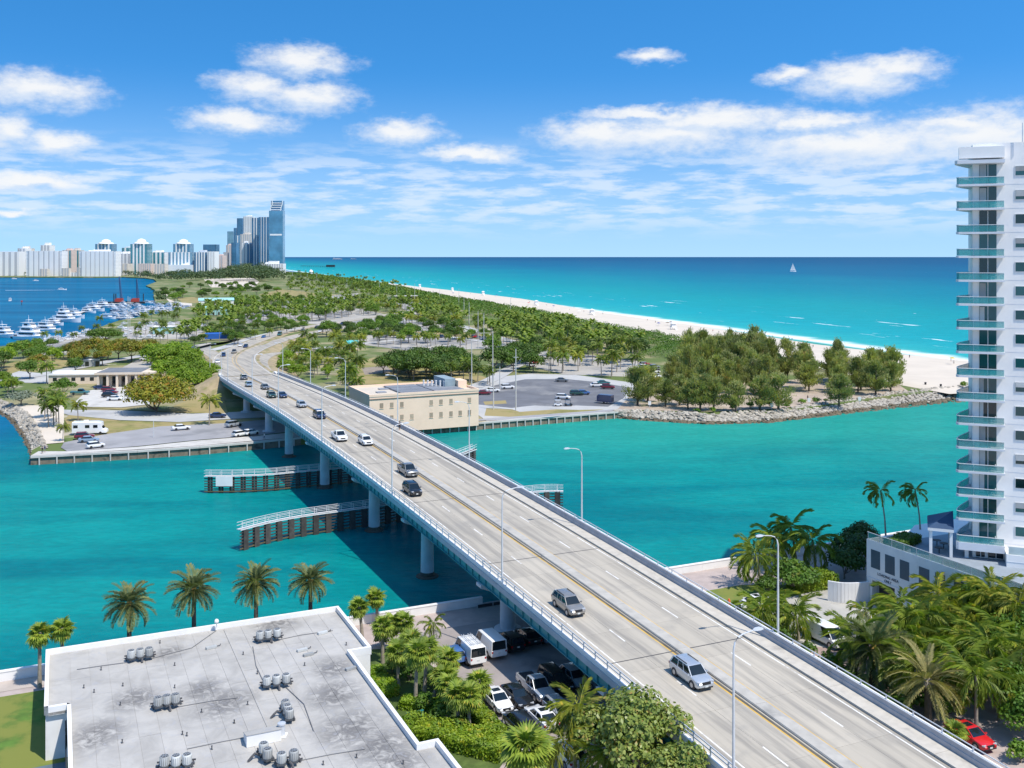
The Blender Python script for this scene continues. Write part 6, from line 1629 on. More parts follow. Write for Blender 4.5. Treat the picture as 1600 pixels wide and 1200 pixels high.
# ground storey under the lowest balcony
for r0, r1 in ((2.35, 3.35), (3.75, 5.5)):
    w_ = tp('lobby_window', tbox(r0, r1, 1.56, 1.64, 6.9, 10.35), c_glass)
    for z in (8.4, 9.4): tp('glazing_bar', tbox(r0, r1, 1.53, 1.558, z, z + .08), m_cap, w_)
    tp('glazing_bar', tbox((r0 + r1) / 2, (r0 + r1) / 2 + .08, 1.50, 1.528, 6.9, 10.35), m_cap, w_)
tp('column', tbox(1.0, 1.45, .9, 1.35, 6.6, 10.5), white_c)
tp('base_block', tbox(5.65, 40, -1.4, 1.64, 2.0, 10.9), t_wall)
for z in (8.2, 9.2, 10.0): tp('wall_groove', tbox(5.64, 40, -1.43, -1.402, z, z + .05), t_blue)
for j in range(16):
    p_ = tp('glass_panel', tbox(5.9 + j * 2.1, 7.9 + j * 2.1, -1.3, -1.27, 10.92, 11.9), glassmat('pale_glass', (0.45, 0.52, 0.50), .1, .6))
    tp('post', tbox(5.8 + j * 2.1, 5.86 + j * 2.1, -1.32, -1.26, 10.92, 12.0), m_galv, p_)

C1 = Vector((47.4, 132.6, 0)); ca, cb = toG(C1)
podium = thing('tower_podium', 'two storey white podium wing with dark panels and lettering, beside the palms', 'building', (C1.x, C1.y, 0))
p0 = podium.location
def pp_(name, mb, m, par=None):
    mb.v = [(q[0] - p0.x, q[1] - p0.y, q[2]) for q in mb.v]
    return obj(name, mb.mesh(name), m, par or podium)
def Q(a, b, z=0): return G(ca + a, cb + b, z)      # a into the building (east), b north; west wall runs along -b
PT = 10.4
pp_('wall', MB().prism([tuple(Q(a, b).xy) for a, b in ((0, 0), (0, -1.0), (1.2, -1.0), (1.2, -4.9), (0, -4.9), (0, -46), (40, -46), (40, 5), (14, 5), (6, 0))], ZG - .5, 9.3), white_c)
pp_('wall', MB().obox(Q(.0, -4.9, 5.1), E1 * 1.19, E2 * 3.9, (0, 0, 4.2)), white_c)
for a0, a1, b0, b1 in ((0, .3, -46, 0), (.3, 6, -.3, 0)):
    pp_('parapet', MB().obox(Q(a0, b0, 9.302), E1 * (a1 - a0), E2 * (b1 - b0), (0, 0, 1.0)), white_c)
pp_('garage_opening', MB().obox(Q(1.16, -4.85, 2.05), E1 * .05, E2 * 3.8, (0, 0, 3.0)), c_trim)
pan_m = mat('slate_blue_panel', (0.045, 0.085, 0.12), .5, .1, .5)
for t0, t1, z0, z1 in ((.8, 2.4, 6.75, 9.15), (3.26, 4.9, 6.75, 9.15), (5.77, 7.3, 6.75, 9.15), (8.87, 10.5, 5.0, 9.3 - .15), (11.4, 12.9, 6.6, 9.15), (14.2, 15.7, 6.6, 9.15), (17, 18.5, 6.6, 9.15), (20, 21.5, 5.0, 9.15)):
    fr_ = pp_('dark_panel', MB().obox(Q(-.03, -t1, z0), E1 * .06, E2 * (t1 - t0), (0, 0, z1 - z0)), pan_m)
pp_('string_course', MB().obox(Q(-.05, -5.6, 5.35), E1 * .049, E2 * 5.6, (0, 0, .07)), t_blue)
def lettering(body, size, loc, par, m):
    cu = bpy.data.curves.new('lettering', 'FONT'); cu.body = body; cu.size = size; cu.align_x = 'CENTER'; cu.extrude = .015
    cu.materials.append(m)
    tmp = bpy.data.objects.new('lettering', cu); COL.objects.link(tmp)
    bpy.context.view_layer.update()
    me = bpy.data.meshes.new_from_object(tmp.evaluated_get(bpy.context.evaluated_depsgraph_get()))
    bpy.data.objects.remove(tmp)
    o = obj('lettering', me, m, par)
    o.location = loc
    X = -E2; Zv = Vector((0, 0, 1)); N_ = X.cross(Zv)
    o.rotation_euler = Matrix((X, Zv, N_)).transposed().to_euler()
    return o
lm_ = mat('dark_letters', (0.03, 0.05, 0.09), .6)
lettering('LOADING AREA', .50, Q(-.03, -3.75, 6.02) - p0, podium, lm_)
lettering('ONLY', .46, Q(-.03, -3.75, 5.48) - p0, podium, lm_)
for j in range(22):
    gl = pp_('glass_panel', MB().obox(Q(.12, -.2 - j * 2.05 - 1.95, 10.31), E1 * .03, E2 * 1.93, (0, 0, .85)), t_rail)
    pp_('post', MB().obox(Q(.10, -.2 - j * 2.05, 10.31), E1 * .07, E2 * .07, (0, 0, .9)), m_galv, gl)
pp_('top_rail', MB().obox(Q(.09, -45, 11.2), E1 * .09, E2 * 45, (0, 0, .06)), m_galv)
pp_('terrace_floor', MB().obox(Q(.31, -30, 9.302), E1 * 20, E2 * 29.6, (0, 0, .06)), mat('terrace_tiles', (0.25, 0.29, 0.33), .7, .1, .8))
# pavilion on the terrace
pav = thing('terrace_pavilion', 'pavilion with a slate blue roof, tower shade painted in, on white columns against the tower', 'pavilion', T(-2, 3, 9.37))
v0 = pav.location
blue_roof = mat('shade_darkened_blue_roof', (0.020, 0.055, 0.12), .6, .08, .6)  # roof colour darkened to stand for the tower's shade
def W_(r, y, z): return T(r, y, z) - v0
c4 = [W_(-3.4, -.1, 13.0), W_(-.3, -.1, 13.0), W_(-.3, 6.3, 13.0), W_(-3.4, 6.3, 13.0)]
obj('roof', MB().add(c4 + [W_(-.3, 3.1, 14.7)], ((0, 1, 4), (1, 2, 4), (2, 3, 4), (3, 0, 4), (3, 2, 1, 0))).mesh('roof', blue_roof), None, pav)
obj('fascia', MB().prism([(q.x, q.y) for q in c4], 3.25, 3.625).mesh('fascia', white_c), None, pav)
for r, y in ((-3.2, .1), (-3.2, 5.7), (-3.2, 2.9), (-.8, 5.7), (-.8, .1)): obj('column', MB().obox(W_(r, y, 9.37), TR * .36, TB * .36, (0, 0, 3.24)).mesh('column', white_c), None, pav)
for r, y in ((-2, 1.6), (-1.4, 4), (-2.2, 5.2)):
    t = thing('terrace_table', 'dark table under the blue roofed pavilion', 'table', v0 + W_(r, y, 9.37), .4, 'tables under the pavilion')
    obj('table_top', MB().lathe((0, 0, .70), [(.55, 0), (.55, .05)], 12).mesh('table_top', c_trim), None, t); obj('stem', MB().tube([(0, 0, 0), (0, 0, .7)], .06, 6).mesh('stem', c_trim), None, t)
# low curved wall by the garage and the white hedge wall
wing = MB()
pts = smoothpath([Q(-.1, -.3), Q(-2.0, .1), Q(-3.6, .9), Q(-4.6, 2.2)], 4)
for a, b in zip(pts[:-1], pts[1:]):
    d = b - a; nv = Vector((-d.y, d.x, 0)).normalized(); wing.obox(a + Vector((0, 0, ZG - .3)), d, nv * .25, (0, 0, 3.0))
tag(obj('garden_wall', wing.mesh('garden_wall', white_c)), 'pale curved wall beside the podium garage opening', 'wall')

# ------------------------------------------------------------------ beige building by the inlet and the police station
beige = mat('beige_stucco', (0.80, 0.585, 0.43), .85, .05, .3, dirt=((0.70, 0.50, 0.36), .2, .58, .78))
bbl = thing('beige_building', 'two storey windowless looking beige building at the foot of the bridge', 'building', G(64.4, 131.3) + Vector((0, 0, 0)))
b0 = bbl.location
def bb(name, mb, m, par=None):
    mb.v = [(q[0] - b0.x, q[1] - b0.y, q[2]) for q in mb.v]
    return obj(name, mb.mesh(name), m, par or bbl)
def Bq(a, b, z): return G(64.4 + a, 131.3 + b, z)      # a negative to the left, b back
bb('wall', MB().obox(Bq(-31, 0, ZG - .5), E1 * 31, E2 * 20, (0, 0, 9.6)), beige)
for a0, a1, y0, y1 in ((-31.1, .1, -.1, .3), (-31.1, .1, 19.7, 20.1), (-31.1, -30.7, .3, 19.7), (-.3, .1, .3, 19.7)):
    bb('parapet', MB().obox(Bq(a0, y0, 11.102), E1 * (a1 - a0), E2 * (y1 - y0), (0, 0, .6)), beige)
bb('string_course', MB().obox(Bq(-31.05, -.14, 10.35), E1 * 31.1, E2 * .13, (0, 0, .22)), mat('brown_band', (0.20, 0.15, 0.11), .8))
shut = mat('tan_shutter', (0.36, 0.28, 0.20), .8, .12, 2.0, rnd=.2)
for a in (-28.2, -25.4, -22.6, -14.3, -11.5, -8.6, -3.2):
    w_ = bb('window', MB().obox(Bq(a, -.05, 8.0), E1 * .95, E2 * .049, (0, 0, 1.35)), shut); bb('sill', MB().obox(Bq(a - .1, -.12, 7.85), E1 * 1.15, E2 * .119, (0, 0, .12)), beige, w_)
for a in (-25.4, -22.6, -19.8, -14.3, -11.5, -8.6, -5.9, -3.2):
    w_ = bb('window', MB().obox(Bq(a, -.05, 4.6), E1 * .95, E2 * .049, (0, 0, 1.35)), shut); bb('sill', MB().obox(Bq(a - .1, -.12, 4.45), E1 * 1.15, E2 * .119, (0, 0, .12)), beige, w_)
for j in range(5): bb('window', MB().obox(Bq(-31.05, 2 + j * 3.5, 4), E1 * .049, E2 * 1.4, (0, 0, 3)), c_trim)
bb('roof_membrane', MB().obox(Bq(-30.7, .3, 11.103), E1 * 30.4, E2 * 19.4, (0, 0, .05)), mat('cream_roof', (0.55, 0.48, 0.39), .85, .06, .4))
slm = mat('grey_roof_slat', (0.22, 0.235, 0.26), .7, .12, 1.0, rnd=.25)
for g0, g1 in ((-21.5, -12.5), (-12.0, -3.2)):
    for j in range(15):
        bb('roof_slat', MB().obox(Bq(g0, 2.6 + j * 1.05, 11.2), E1 * (g1 - g0), E2 * .72, (0, 0, .28)), slm)
bb('roof_bed', MB().obox(Bq(-21.8, 2.3, 11.155), E1 * 19, E2 * 16, (0, 0, .04)), mat('dark_roof_bed', (0.07, 0.075, 0.085), .9))
for a, b in ((-27, 6), (-24.5, 12)): bb('skylight', MB().obox(Bq(a, b, 11.155), E1 * 2.6, E2 * 2.0, (0, 0, .25)), slm)
bb('penthouse', MB().obox(Bq(-6.5, 9, 11.45), E1 * 3.2, E2 * 9, (0, 0, 2.2)), mat('teal_grey_wall', (0.24, 0.31, 0.34), .8))
bb('penthouse', MB().obox(Bq(-3.1, 7.5, 11.16), E1 * 2.6, E2 * 5, (0, 0, 2.0)), beige)
for j in range(6): bb('vent_pipe', MB().lathe(Bq(-11 + j * .9, 14 - j * .9, 11.45), [(.22, 0), (.22, 1.3), (.3, 1.35), (.3, 1.6)], 8), white_c)
st_c = mat('peach_stucco', (0.66, 0.55, 0.43), .85, .05, .4)
stn = thing('police_station', 'low cream station with a dark roof and columned porch, behind the big almond tree', 'building', P(178, 606, ZG)); s0_ = stn.location
def ss_(name, mb, m, par=None): return obj(name, mb.mesh(name), m, par or stn)
Xs = Vector((1, .12, 0)).normalized(); Ysn = Vector((-.12, 1, 0)).normalized()
def sq(x, y, z): return Xs * x + Ysn * y + Vector((0, 0, z))
ss_('wall', MB().obox(sq(-6, 3, 0), Xs * 19, Ysn * 13, (0, 0, 4.6)), st_c)
ss_('roof', MB().obox(sq(-6.6, -.2, 4.602), Xs * 20.2, Ysn * 16.6, (0, 0, .7)), st_c)
ss_('roof_membrane', MB().obox(sq(-6.0, .4, 5.304), Xs * 15, Ysn * 15.2, (0, 0, .05)), mat('dark_roof', (0.16, 0.17, 0.185), .9, .2, .3))
for x in (-5.8, -2.6, .6, 3.8, 7.0, 10.2, 12.6): ss_('column', MB().obox(sq(x, .1, 0), Xs * .7, Ysn * .7, (0, 0, 4.6)), st_c)
for x in (-4.6, -1.4, 1.8, 5.0, 8.2, 11.2): ss_('window', MB().obox(sq(x, 2.94, .3), Xs * 1.6, Ysn * .055, (0, 0, 3.4)), c_glass)
wgs = thing('station_wing', 'long low pale roofed wing left of the cream station', 'building', P(112, 600, ZG)); 
obj('wall', MB().obox(sq(-8, 0, 0), Xs * 21.5, Ysn * 11, (0, 0, 3.2)).mesh('wall', st_c), None, wgs)
obj('roof', MB().obox(sq(-8.4, -.4, 3.202), Xs * 22, Ysn * 11.8, (0, 0, .5)).mesh('roof', white_c), None, wgs)
for j in range(6): obj('window', MB().obox(sq(-6.5 + j * 3.2, -.05, 1.1), Xs * 1.4, Ysn * .049, (0, 0, 1.2)).mesh('window', c_glass), None, wgs)
obj('annex', MB().obox(sq(21, 3, 0), Xs * 8, Ysn * 8, (0, 0, 3.0)).mesh('annex', st_c), None, stn, loc=sq(-9, 14, 0))
def shed(name, u, v, w, d, h, label, wm_, rm2, rot=0.1, eave=.4, gable=0.0):
    t = thing(name, label, 'shed' if w < 12 else 'building', P(u, v, ZG), rot)
    obj('wall', MB().box((0, d / 2, 0), (w, d, h)).mesh('wall', wm_), None, t)
    r_ = MB(); loft(r_, [[(x, -eave, h + .002), (x, d + eave, h + .002), (x, d + eave, h + .22), (x, d / 2, h + .22 + gable), (x, -eave, h + .22)] for x in (-w / 2 - eave, w / 2 + eave)])
    obj('roof', r_.mesh('roof', rm2), None, t)
    for j in range(max(2, int(w / 4))): obj('door', MB().box((-w / 2 + 2 + j * 4, -.03, 0), (1.5, .06, min(2.2, h - .4))).mesh('door', c_glass), None, t)
aqua = mat('aqua_metal', (0.32, 0.56, 0.55), .5, .06, .5); aquab = mat('bright_aqua', (0.10, 0.50, 0.50), .5, .06, .5); blu = mat('blue_awning', (0.015, 0.10, 0.38), .6, .08, .5)
shed('marina_shed', 338, 482, 30, 16, 7, 'pale aqua roofed marina shed among the park trees', white_c, aqua, .3, gable=2.0)
shed('marina_office', 344, 492, 22, 10, 5, 'small building with an aqua roof below the marina shed', aqua, aqua, .3, gable=1.5)
shed('park_kiosk', 546, 548, 9, 6, 3.4, 'small kiosk with a bright turquoise roof behind the dark grove', st_c, aquab, .4, gable=1.2)
shed('ramp_office', 255, 522, 12, 7, 4.2, 'small pale box building with aqua walls by the boat ramp', aqua, white_c, .2)
shed('storage_container', 142, 573, 7, 3, 2.8, 'pale grey storage unit behind the station', ac_l, white_c, .5, .05)
shed('beach_shelter', 636, 472, 22, 12, 6, 'dark open beach entrance shelter with a pale flat roof', c_trim, g_conc, .2, 1.5)
bs_ = thing('blue_truck', 'dark blue covered delivery truck by the boat ramp road', 'truck', P(344, 531, ZG + .2), .25)
b = MB(); loft(b, [[(x, -1.3, .6), (x, 1.3, .6), (x, 1.3, z), (x, 0, z + .6), (x, -1.3, z)] for x, z in ((-8, 3.4), (4, 3.6), (6.5, 2.2), (8, 1.4))]); obj('body', b.mesh('body', blu), None, bs_)
for x in (-5, 5):
    for s_ in (-1, 1): obj('wheel', car_meshes('pickup', 'white')['tyre'], None, bs_, loc=(x, s_ * 1.2, .4))
tag(obj('ramp_fence', MB().strip([P(u, v, ZG + 1.4) for u, v in ((305, 543), (330, 537), (350, 534), (372, 529))], [P(u, v, ZG + .03) for u, v in ((305, 543), (330, 537), (350, 534), (372, 529))]).strip([P(u, v, ZG + .03) + Vector((0, .08, 0)) for u, v in ((305, 543), (330, 537), (350, 534), (372, 529))], [P(u, v, ZG + 1.4) + Vector((0, .08, 0)) for u, v in ((305, 543), (330, 537), (350, 534), (372, 529))]).mesh('ramp_fence', mat('teal_mesh', (0.10, 0.25, 0.32), .8))), 'blue green screen fence along the frontage road', 'fence')

# ------------------------------------------------------------------ near palms: every frond a piece
def frond_mesh(name, seed, L, droop, pairs, leafl, hang, m, w, vee=0.0):
    V, Fc = frond_geo(L, droop, pairs, leafl, hang, np.random.default_rng(seed), w, 0.0, vee)
    return mesh_np(name, V, Fc, m)
def fan_mesh(seed, m, rad=.95, pet=.75, n=17):
    rng = np.random.default_rng(seed); V = []; Fc = []
    V += [(0, -.03, 0), (0, .03, 0), (pet, .02, .05), (pet, -.02, .05)]; Fc.append((0, 1, 2, 3))
    for k in range(n):
        a = -2.25 + 4.5 * k / (n - 1); r_ = rad * rng.uniform(.88, 1.08) * (1 - .12 * abs(a) / 2.25)
        da = 4.5 / (n - 1) * .62
        c, s_ = math.cos(a), math.sin(a); b = len(V)
        fold = .05 if k % 2 else -.03
        V += [(pet, 0, .05), (pet + r_ * .55 * math.cos(a - da), r_ * .55 * math.sin(a - da), .05 - .05 * r_ + fold), (pet + r_ * c, r_ * s_, .05 - .38 * r_), (pet + r_ * .55 * math.cos(a + da), r_ * .55 * math.sin(a + da), .05 - .05 * r_ - fold)]
        Fc.append((b, b + 1, b + 2, b + 3))
    return mesh_np('fan_leaf', V, Fc, m)
FR = {'coco': [frond_mesh('frond', 500 + i, 3.3, 1.75 + .2 * i, 22, 1.0, .95, l_cocon, .075) for i in range(4)],
      'cocoy': [frond_mesh('frond', 510 + i, 3.2, 1.7 + .2 * i, 22, .95, .9, l_cocoy, .075) for i in range(3)],
      'date': [frond_mesh('frond', 520 + i, 2.9, .85 + .2 * i, 28, .68, .15, l_date, .075, .22) for i in range(4)],
      'dated': [frond_mesh('frond', 530 + i, 4.2, 1.0 + .2 * i, 32, .62, .3, l_dated, .07, .12) for i in range(3)],
      'sabal': [fan_mesh(540 + i, l_sabal) for i in range(4)], 'saw': [fan_mesh(550 + i, l_sabal, 1.25, 1.0, 19) for i in range(3)]}
boot = mat('orange_boots', (0.42, 0.26, 0.07), .9, .25, 3.0)
def near_palm(kind, base, hc, label, n=26, lean=(0, 0), scale=1.0, r=.17, cat='palm tree', seed=None, wind=.3, low=-.75, group=None):
    rng = random.Random(seed if seed is not None else hash((round(base.x, 2), round(base.y, 2))) & 0xffff)
    nm = {'coco': 'coconut_palm', 'cocoy': 'coconut_palm', 'date': 'date_palm', 'dated': 'date_palm', 'sabal': 'cabbage_palm', 'saw': 'fan_palm'}[kind]
    t = thing(nm, label, cat, base, 0, group)
    top = Vector((lean[0], lean[1], hc))
    pts = [Vector((0, 0, -.3)), Vector((lean[0] * .2, lean[1] * .2, hc * .35)), Vector((lean[0] * .58, lean[1] * .58, hc * .7)), top]
    thick = {'date': 1.55, 'dated': 1.8, 'sabal': 1.15, 'saw': 1.0}.get(kind, 1.0) * r
    obj('trunk', MB().tube(pts, [thick * 1.35, thick, thick * .9, thick * .85], 9).mesh('trunk', barkp if kind in ('sabal', 'coco', 'cocoy', 'saw') else barkd, 60), None, t)
    if kind in ('date', 'dated', 'sabal'):
        obj('crown_boots', MB().lathe(top - Vector((0, 0, .75)), [(thick * .9, 0), (thick * 1.9, .35), (thick * 1.7, .75), (thick * .5, 1.0)], 9).mesh('crown_boots', boot if kind == 'date' else barkp, 50), None, t)
    hi = 1.35; ms = FR[kind]
    for i in range(n):
        f = (i + .5) / n
        pit = hi + (low - hi) * (f ** .85) + rng.uniform(-.14, .14)
        az_ = 2.39996 * i + rng.uniform(-.25, .25)
        if kind in ('coco', 'cocoy'):        # easterly breeze combs the fronds to the left
            az_ += -wind * math.sin(az_ - math.pi) * 1.0
        s = scale * rng.uniform(.86, 1.12)
        o = obj('frond' if kind not in ('sabal', 'saw') else 'fan_leaf', ms[i % len(ms)], None, t, loc=top + Vector((0, 0, .05)), scale=s)
        o.rotation_euler = (rng.uniform(-.25, .25), -pit, az_)
    return t
def palm_px(kind, ub, vb, uc, vc, label, **k):
    """base seen at (ub, vb) on the ground, crown centre at (uc, vc)"""
    b = P(ub, vb, k.pop('zb', ZG)); dep = b.y; hc = (vb - vc) * dep / F
    return near_palm(kind, b, hc, label, lean=((uc - ub) * dep / F, 0.0), **k)
# four date palms and two cabbage palms on the strip between the roof and the water
def strip_palm(kind, uc, vc, label, **k):
    b_ = -3.9
    # ground line G(a, -3.9): find the a seen at column uc
    lo, hi = -80, 20
    for _ in range(40):
        m_ = (lo + hi) / 2; q = G(m_, b_, ZG)
        if 800 + F * q.x / q.y < uc: lo = m_
        else: hi = m_
    q = G(lo, b_, ZG); hc = CH - (vc - HV) * q.y / F - ZG
    return near_palm(kind, q, hc, label, **k)
strip_palm('date', 202, 944, 'date palm beside the two small round palms behind the white roof', n=46, low=-.62, scale=1.06)
strip_palm('date', 303, 922, 'date palm behind the small roof dome, trunk in line with the roof edge', n=46, low=-.62, scale=1.06)
strip_palm('date', 400, 912, 'date palm rising below the curved near fender', n=46, low=-.62, scale=1.02)
strip_palm('date', 485, 908, 'date palm nearest the roof corner and bridge', n=44, low=-.62, scale=.95)
strip_palm('sabal', 62, 992, 'round headed cabbage palm beyond the left end of the roof, the lower of two', n=34, low=-1.0, scale=.92)
strip_palm('sabal', 97, 984, 'round headed cabbage palm touching the left corner of the roof', n=34, low=-1.0, scale=.92)
# cabbage palm garden
GP = [(566, 997, 561, 950, 'cabbage palm at the roof corner by the water'), (590, 975, 587, 935, 'small cabbage palm at the sea wall end of the garden'), (598, 1036, 597, 980, 'cabbage palm by the white roof notch'), (612, 1020, 613, 976, 'cabbage palm in the thick cluster next to the sea wall'), (633, 1022, 632, 972, 'cabbage palm at the right side of the sea wall cluster'),
      (622, 1072, 622, 1020, 'slim cabbage palm on the left of the tall middle trio'), (649, 1102, 652, 1022, 'tall cabbage palm with a clear pale trunk in mid garden'), (663, 1088, 668, 1016, 'cabbage palm right behind the tall clear trunked one'), (676, 1092, 694, 1058, 'cabbage palm leaning over the parked ladder van'), (700, 1120, 703, 1072, 'cabbage palm in the lower cluster, left side'),
      (716, 1140, 715, 1086, 'cabbage palm in the middle of the lower cluster'), (733, 1142, 732, 1088, 'cabbage palm next to the white sedan, lowest of the row'), (742, 1110, 748, 1070, 'cabbage palm with a crown against the pink paving'), (690, 1060, 700, 1030, 'cabbage palm behind the lower cluster beside the van'), (640, 1056, 642, 1004, 'cabbage palm between the sea wall cluster and the middle trio')]
for ub, vb, uc, vc, lb in GP:
    palm_px('sabal', ub, vb, uc, vc, lb, n=34, low=-1.05, scale=1.0 if vb > 1040 else .9)
palm_px('coco', 678, 1003, 677, 975, 'small feathery palm alone on the pink paving by the white sea wall', n=16, scale=.55, wind=.1, r=.1)
# coconut palms and a fan palm at the foot of the frame
palm_px('saw', 850, 1262, 822, 1172, 'big fan palm at the bottom edge left of the coconut palms', n=42, low=-.9, scale=1.15)
palm_px('cocoy', 897, 1218, 905, 1108, 'yellow green coconut palm hanging over the parked cars', n=26, scale=1.05, wind=.1)
palm_px('coco', 960, 1248, 955, 1178, 'low coconut palm with bright ribs at the bottom edge of the view', n=24, scale=1.0, wind=.1)
palm_px('coco', 1010, 1236, 1006, 1150, 'coconut palm tucked under the waxy leaved tree', n=22, scale=.95, wind=.1)
palm_px('coco', 1040, 1262, 1030, 1192, 'coconut palm at the lower right under the bridge fence', n=22, scale=.95, wind=.1)
palm_px('cocoy', 845, 1240, 880, 1160, 'arching pale coconut palm between the fan palm and the parked cars', n=18, scale=.9, wind=.1)
# tower garden
for kind, ub, vb, uc, vc, lb, kw in (
        ('coco', 1189, 918, 1181, 868, 'coconut palm left of the near lamp by the sea wall, yellow fronds hanging', dict(n=26)), ('coco', 1211, 893, 1210, 842, 'coconut palm behind the near lamp post', dict(n=24)),
        ('coco', 1245, 890, 1236, 826, 'dark windblown coconut palm, tallest of the sea wall group', dict(n=22, wind=.9)), ('coco', 1275, 902, 1270, 846, 'drooping coconut palm nearest the dark hedge', dict(n=26)),
        ('coco', 1197, 1000, 1190, 955, 'coconut palm leaning against the bridge parapet', dict(n=22)), ('coco', 1248, 1000, 1243, 962, 'coconut palm in front of the white delivery van', dict(n=24)),
        ('coco', 1222, 985, 1212, 950, 'shaggy coconut palm between the lamp post and the delivery van', dict(n=20)),
        ('coco', 1356, 985, 1352, 955, 'small coconut palm at the corner of the pale drive', dict(n=18, scale=.8)), ('coco', 1412, 1010, 1408, 946, 'coconut palm before the podium lettering', dict(n=26)),
        ('coco', 1428, 1050, 1424, 968, 'coconut palm left of the leaning trunk', dict(n=26)), ('cocoy', 1455, 1025, 1486, 950, 'leaning coconut palm with a dark bare trunk', dict(n=28)), ('coco', 1425, 1055, 1422, 1010, 'coconut palm behind the blue green date palm', dict(n=24)),
        ('cocoy', 1505, 1050, 1520, 975, 'coconut palm with long yellow ribs on the right', dict(n=28)), ('cocoy', 1550, 1042, 1552, 930, 'tall coconut palm before the tower base', dict(n=28)), ('coco', 1505, 1065, 1515, 1000, 'coconut palm above the parked scooters', dict(n=26)),
        ('cocoy', 1590, 1058, 1592, 945, 'coconut palm cut by the right edge of the view', dict(n=26)), ('cocoy', 1470, 1003, 1465, 930, 'coconut palm touching the podium wall', dict(n=24)), ('coco', 1530, 1100, 1545, 1010, 'heavy headed coconut palm at the right over the dark bushes', dict(n=28))):
    kw.setdefault('scale', 1.22); palm_px(kind, ub, vb, uc, vc, lb, **kw)
rgp = random.Random(77)
for i in range(16):
    for _ in range(40):
        u, v = rgp.uniform(1300, 1600), rgp.uniform(985, 1150)
        if v > 1150 - (1600 - u) * .42 + 30 or v < 960: continue
        if not inpoly((u, v), [(1380, 1030), (1600, 1000), (1600, 1140), (1500, 1150), (1400, 1085)]): continue
        p = P(u, v)
        if clear_of(p, 3.2): break
    PLACED.append((p.x, p.y))
    near_palm('coco', P(u, v, ZG), rgp.uniform(3.5, 7), 'green coconut palm filling the tower garden grove', n=20, scale=rgp.uniform(1.0, 1.25), seed=i, wind=.2, group='palms filling the tower garden')
palm_px('date', 1362, 1075, 1366, 1012, 'blue green date palm beside the bridge parapet', n=54, low=-.85, scale=1.42, r=.2)
palm_px('dated', 1450, 1130, 1450, 1064, 'pale yellow date palm with a wide flat crown by the parapet', n=40, low=-.45, scale=1.05, r=.2)
palm_px('saw', 1494, 1168, 1492, 1145, 'small fan palm hiding the tail of the red car', n=20, low=-.2, scale=.62)
# palms on the podium terrace, in the tower shade
for uc, vc, vb, lb in ((1376, 768, 834, 'dark windblown palm on the terrace corner, left of the pair'), (1430, 768, 826, 'dark windblown palm on the terrace, right of the pair')):
    z = 9.4; b = P(uc + 8, vb, z)
    near_palm('coco', b, (vb - vc) * b.y / F, lb, n=20, lean=(-.7, 0), scale=.72, wind=1.0, r=.10)

# ------------------------------------------------------------------ leafy trees, hedges and bushes of the near gardens
def leaf_tree(name, cat, base, rad, hgt, trunk, n, leaf, lm, label, seed, flat=1.0, nl=18):
    c, tr_ = broad_tree(seed, rad, hgt, trunk, n, leaf, lm, flat=flat, nl=nl)
    t = thing(name, label, cat, base)
    obj('trunk', tr_, None, t); obj('crown', c, None, t); return t
leaf_tree('autograph_tree', 'tree', G(3.2, -50.0, ZG), 4.5, 11.6, 3.0, 6000, .40, l_clus, 'waxy leaved tree growing up against the near bridge fence', 605, nl=12)
leaf_tree('autograph_tree', 'tree', G(1.2, -45.2, ZG), 2.4, 8.2, 2.0, 3600, .34, l_clus, 'smaller waxy leaved tree left of the big one by the fence', 602)
leaf_tree('autograph_tree', 'tree', G(3.6, -55.5, ZG), 2.9, 9.4, 2.0, 4000, .34, l_clus, 'waxy leaved tree at the bottom edge against the bridge fence', 603)
def PG(u, v, z=ZG): return P(u, v, z)
for u, v, rad, h, n, lf, lm, lb, sd in (
        (1240, 925, 3.6, 4.6, 3800, .40, l_mid, 'spreading green tree behind the bright hedge near the sea wall', 611), (1200, 930, 1.9, 2.8, 1500, .34, l_mid, 'dense round bush by the palm shaded paving', 612),
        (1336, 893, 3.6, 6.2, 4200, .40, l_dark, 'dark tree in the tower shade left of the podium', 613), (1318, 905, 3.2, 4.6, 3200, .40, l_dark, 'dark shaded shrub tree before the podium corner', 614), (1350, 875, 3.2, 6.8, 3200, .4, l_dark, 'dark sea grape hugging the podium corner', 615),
        (1533, 1028, 3.6, 10.2, 5600, .36, l_bright, 'bushy green tree rising in front of the tower base', 616), (1592, 1064, 4.2, 9.5, 5200, .36, l_mid, 'leafy tree at the right edge below the tower', 617), (1575, 1120, 3.6, 6.6, 5600, .34, l_mid, 'large glossy tree above the red car at the right edge', 618), (1612, 1160, 3.0, 5.0, 3400, .34, l_mid, 'dark glossy bush in the right corner beside the red car', 619),
        (1552, 1085, 2.6, 4.2, 3000, .34, l_dark, 'dark bush between the palms and the glossy tree', 620), (1564, 1048, 3.4, 10.0, 4400, .36, l_mid, 'mid green tree behind the tall right hand palms', 622), (1330, 1030, 1.8, 2.6, 1800, .3, l_bright, 'bright leafy bush left of the blue green date palm', 623), (1480, 1085, 2.2, 3.0, 2200, .32, l_mid, 'leafy bush behind the pale date palm', 624), (1494, 1008, 2.4, 8.0, 2800, .34, l_bright, 'bushy green tree just under the podium parapet end', 621)):
    leaf_tree('garden_tree', 'tree', PG(u, v), rad, h, max(.5, h * .18), n, lf, lm, lb, sd)
leaf_tree('almond_tree', 'tree', P(243, 656), 11.2, 13.0, 3.2, 9000, .78, l_almond, 'big spreading almond tree with yellow green leaves beside the quay road', 640, nl=26)
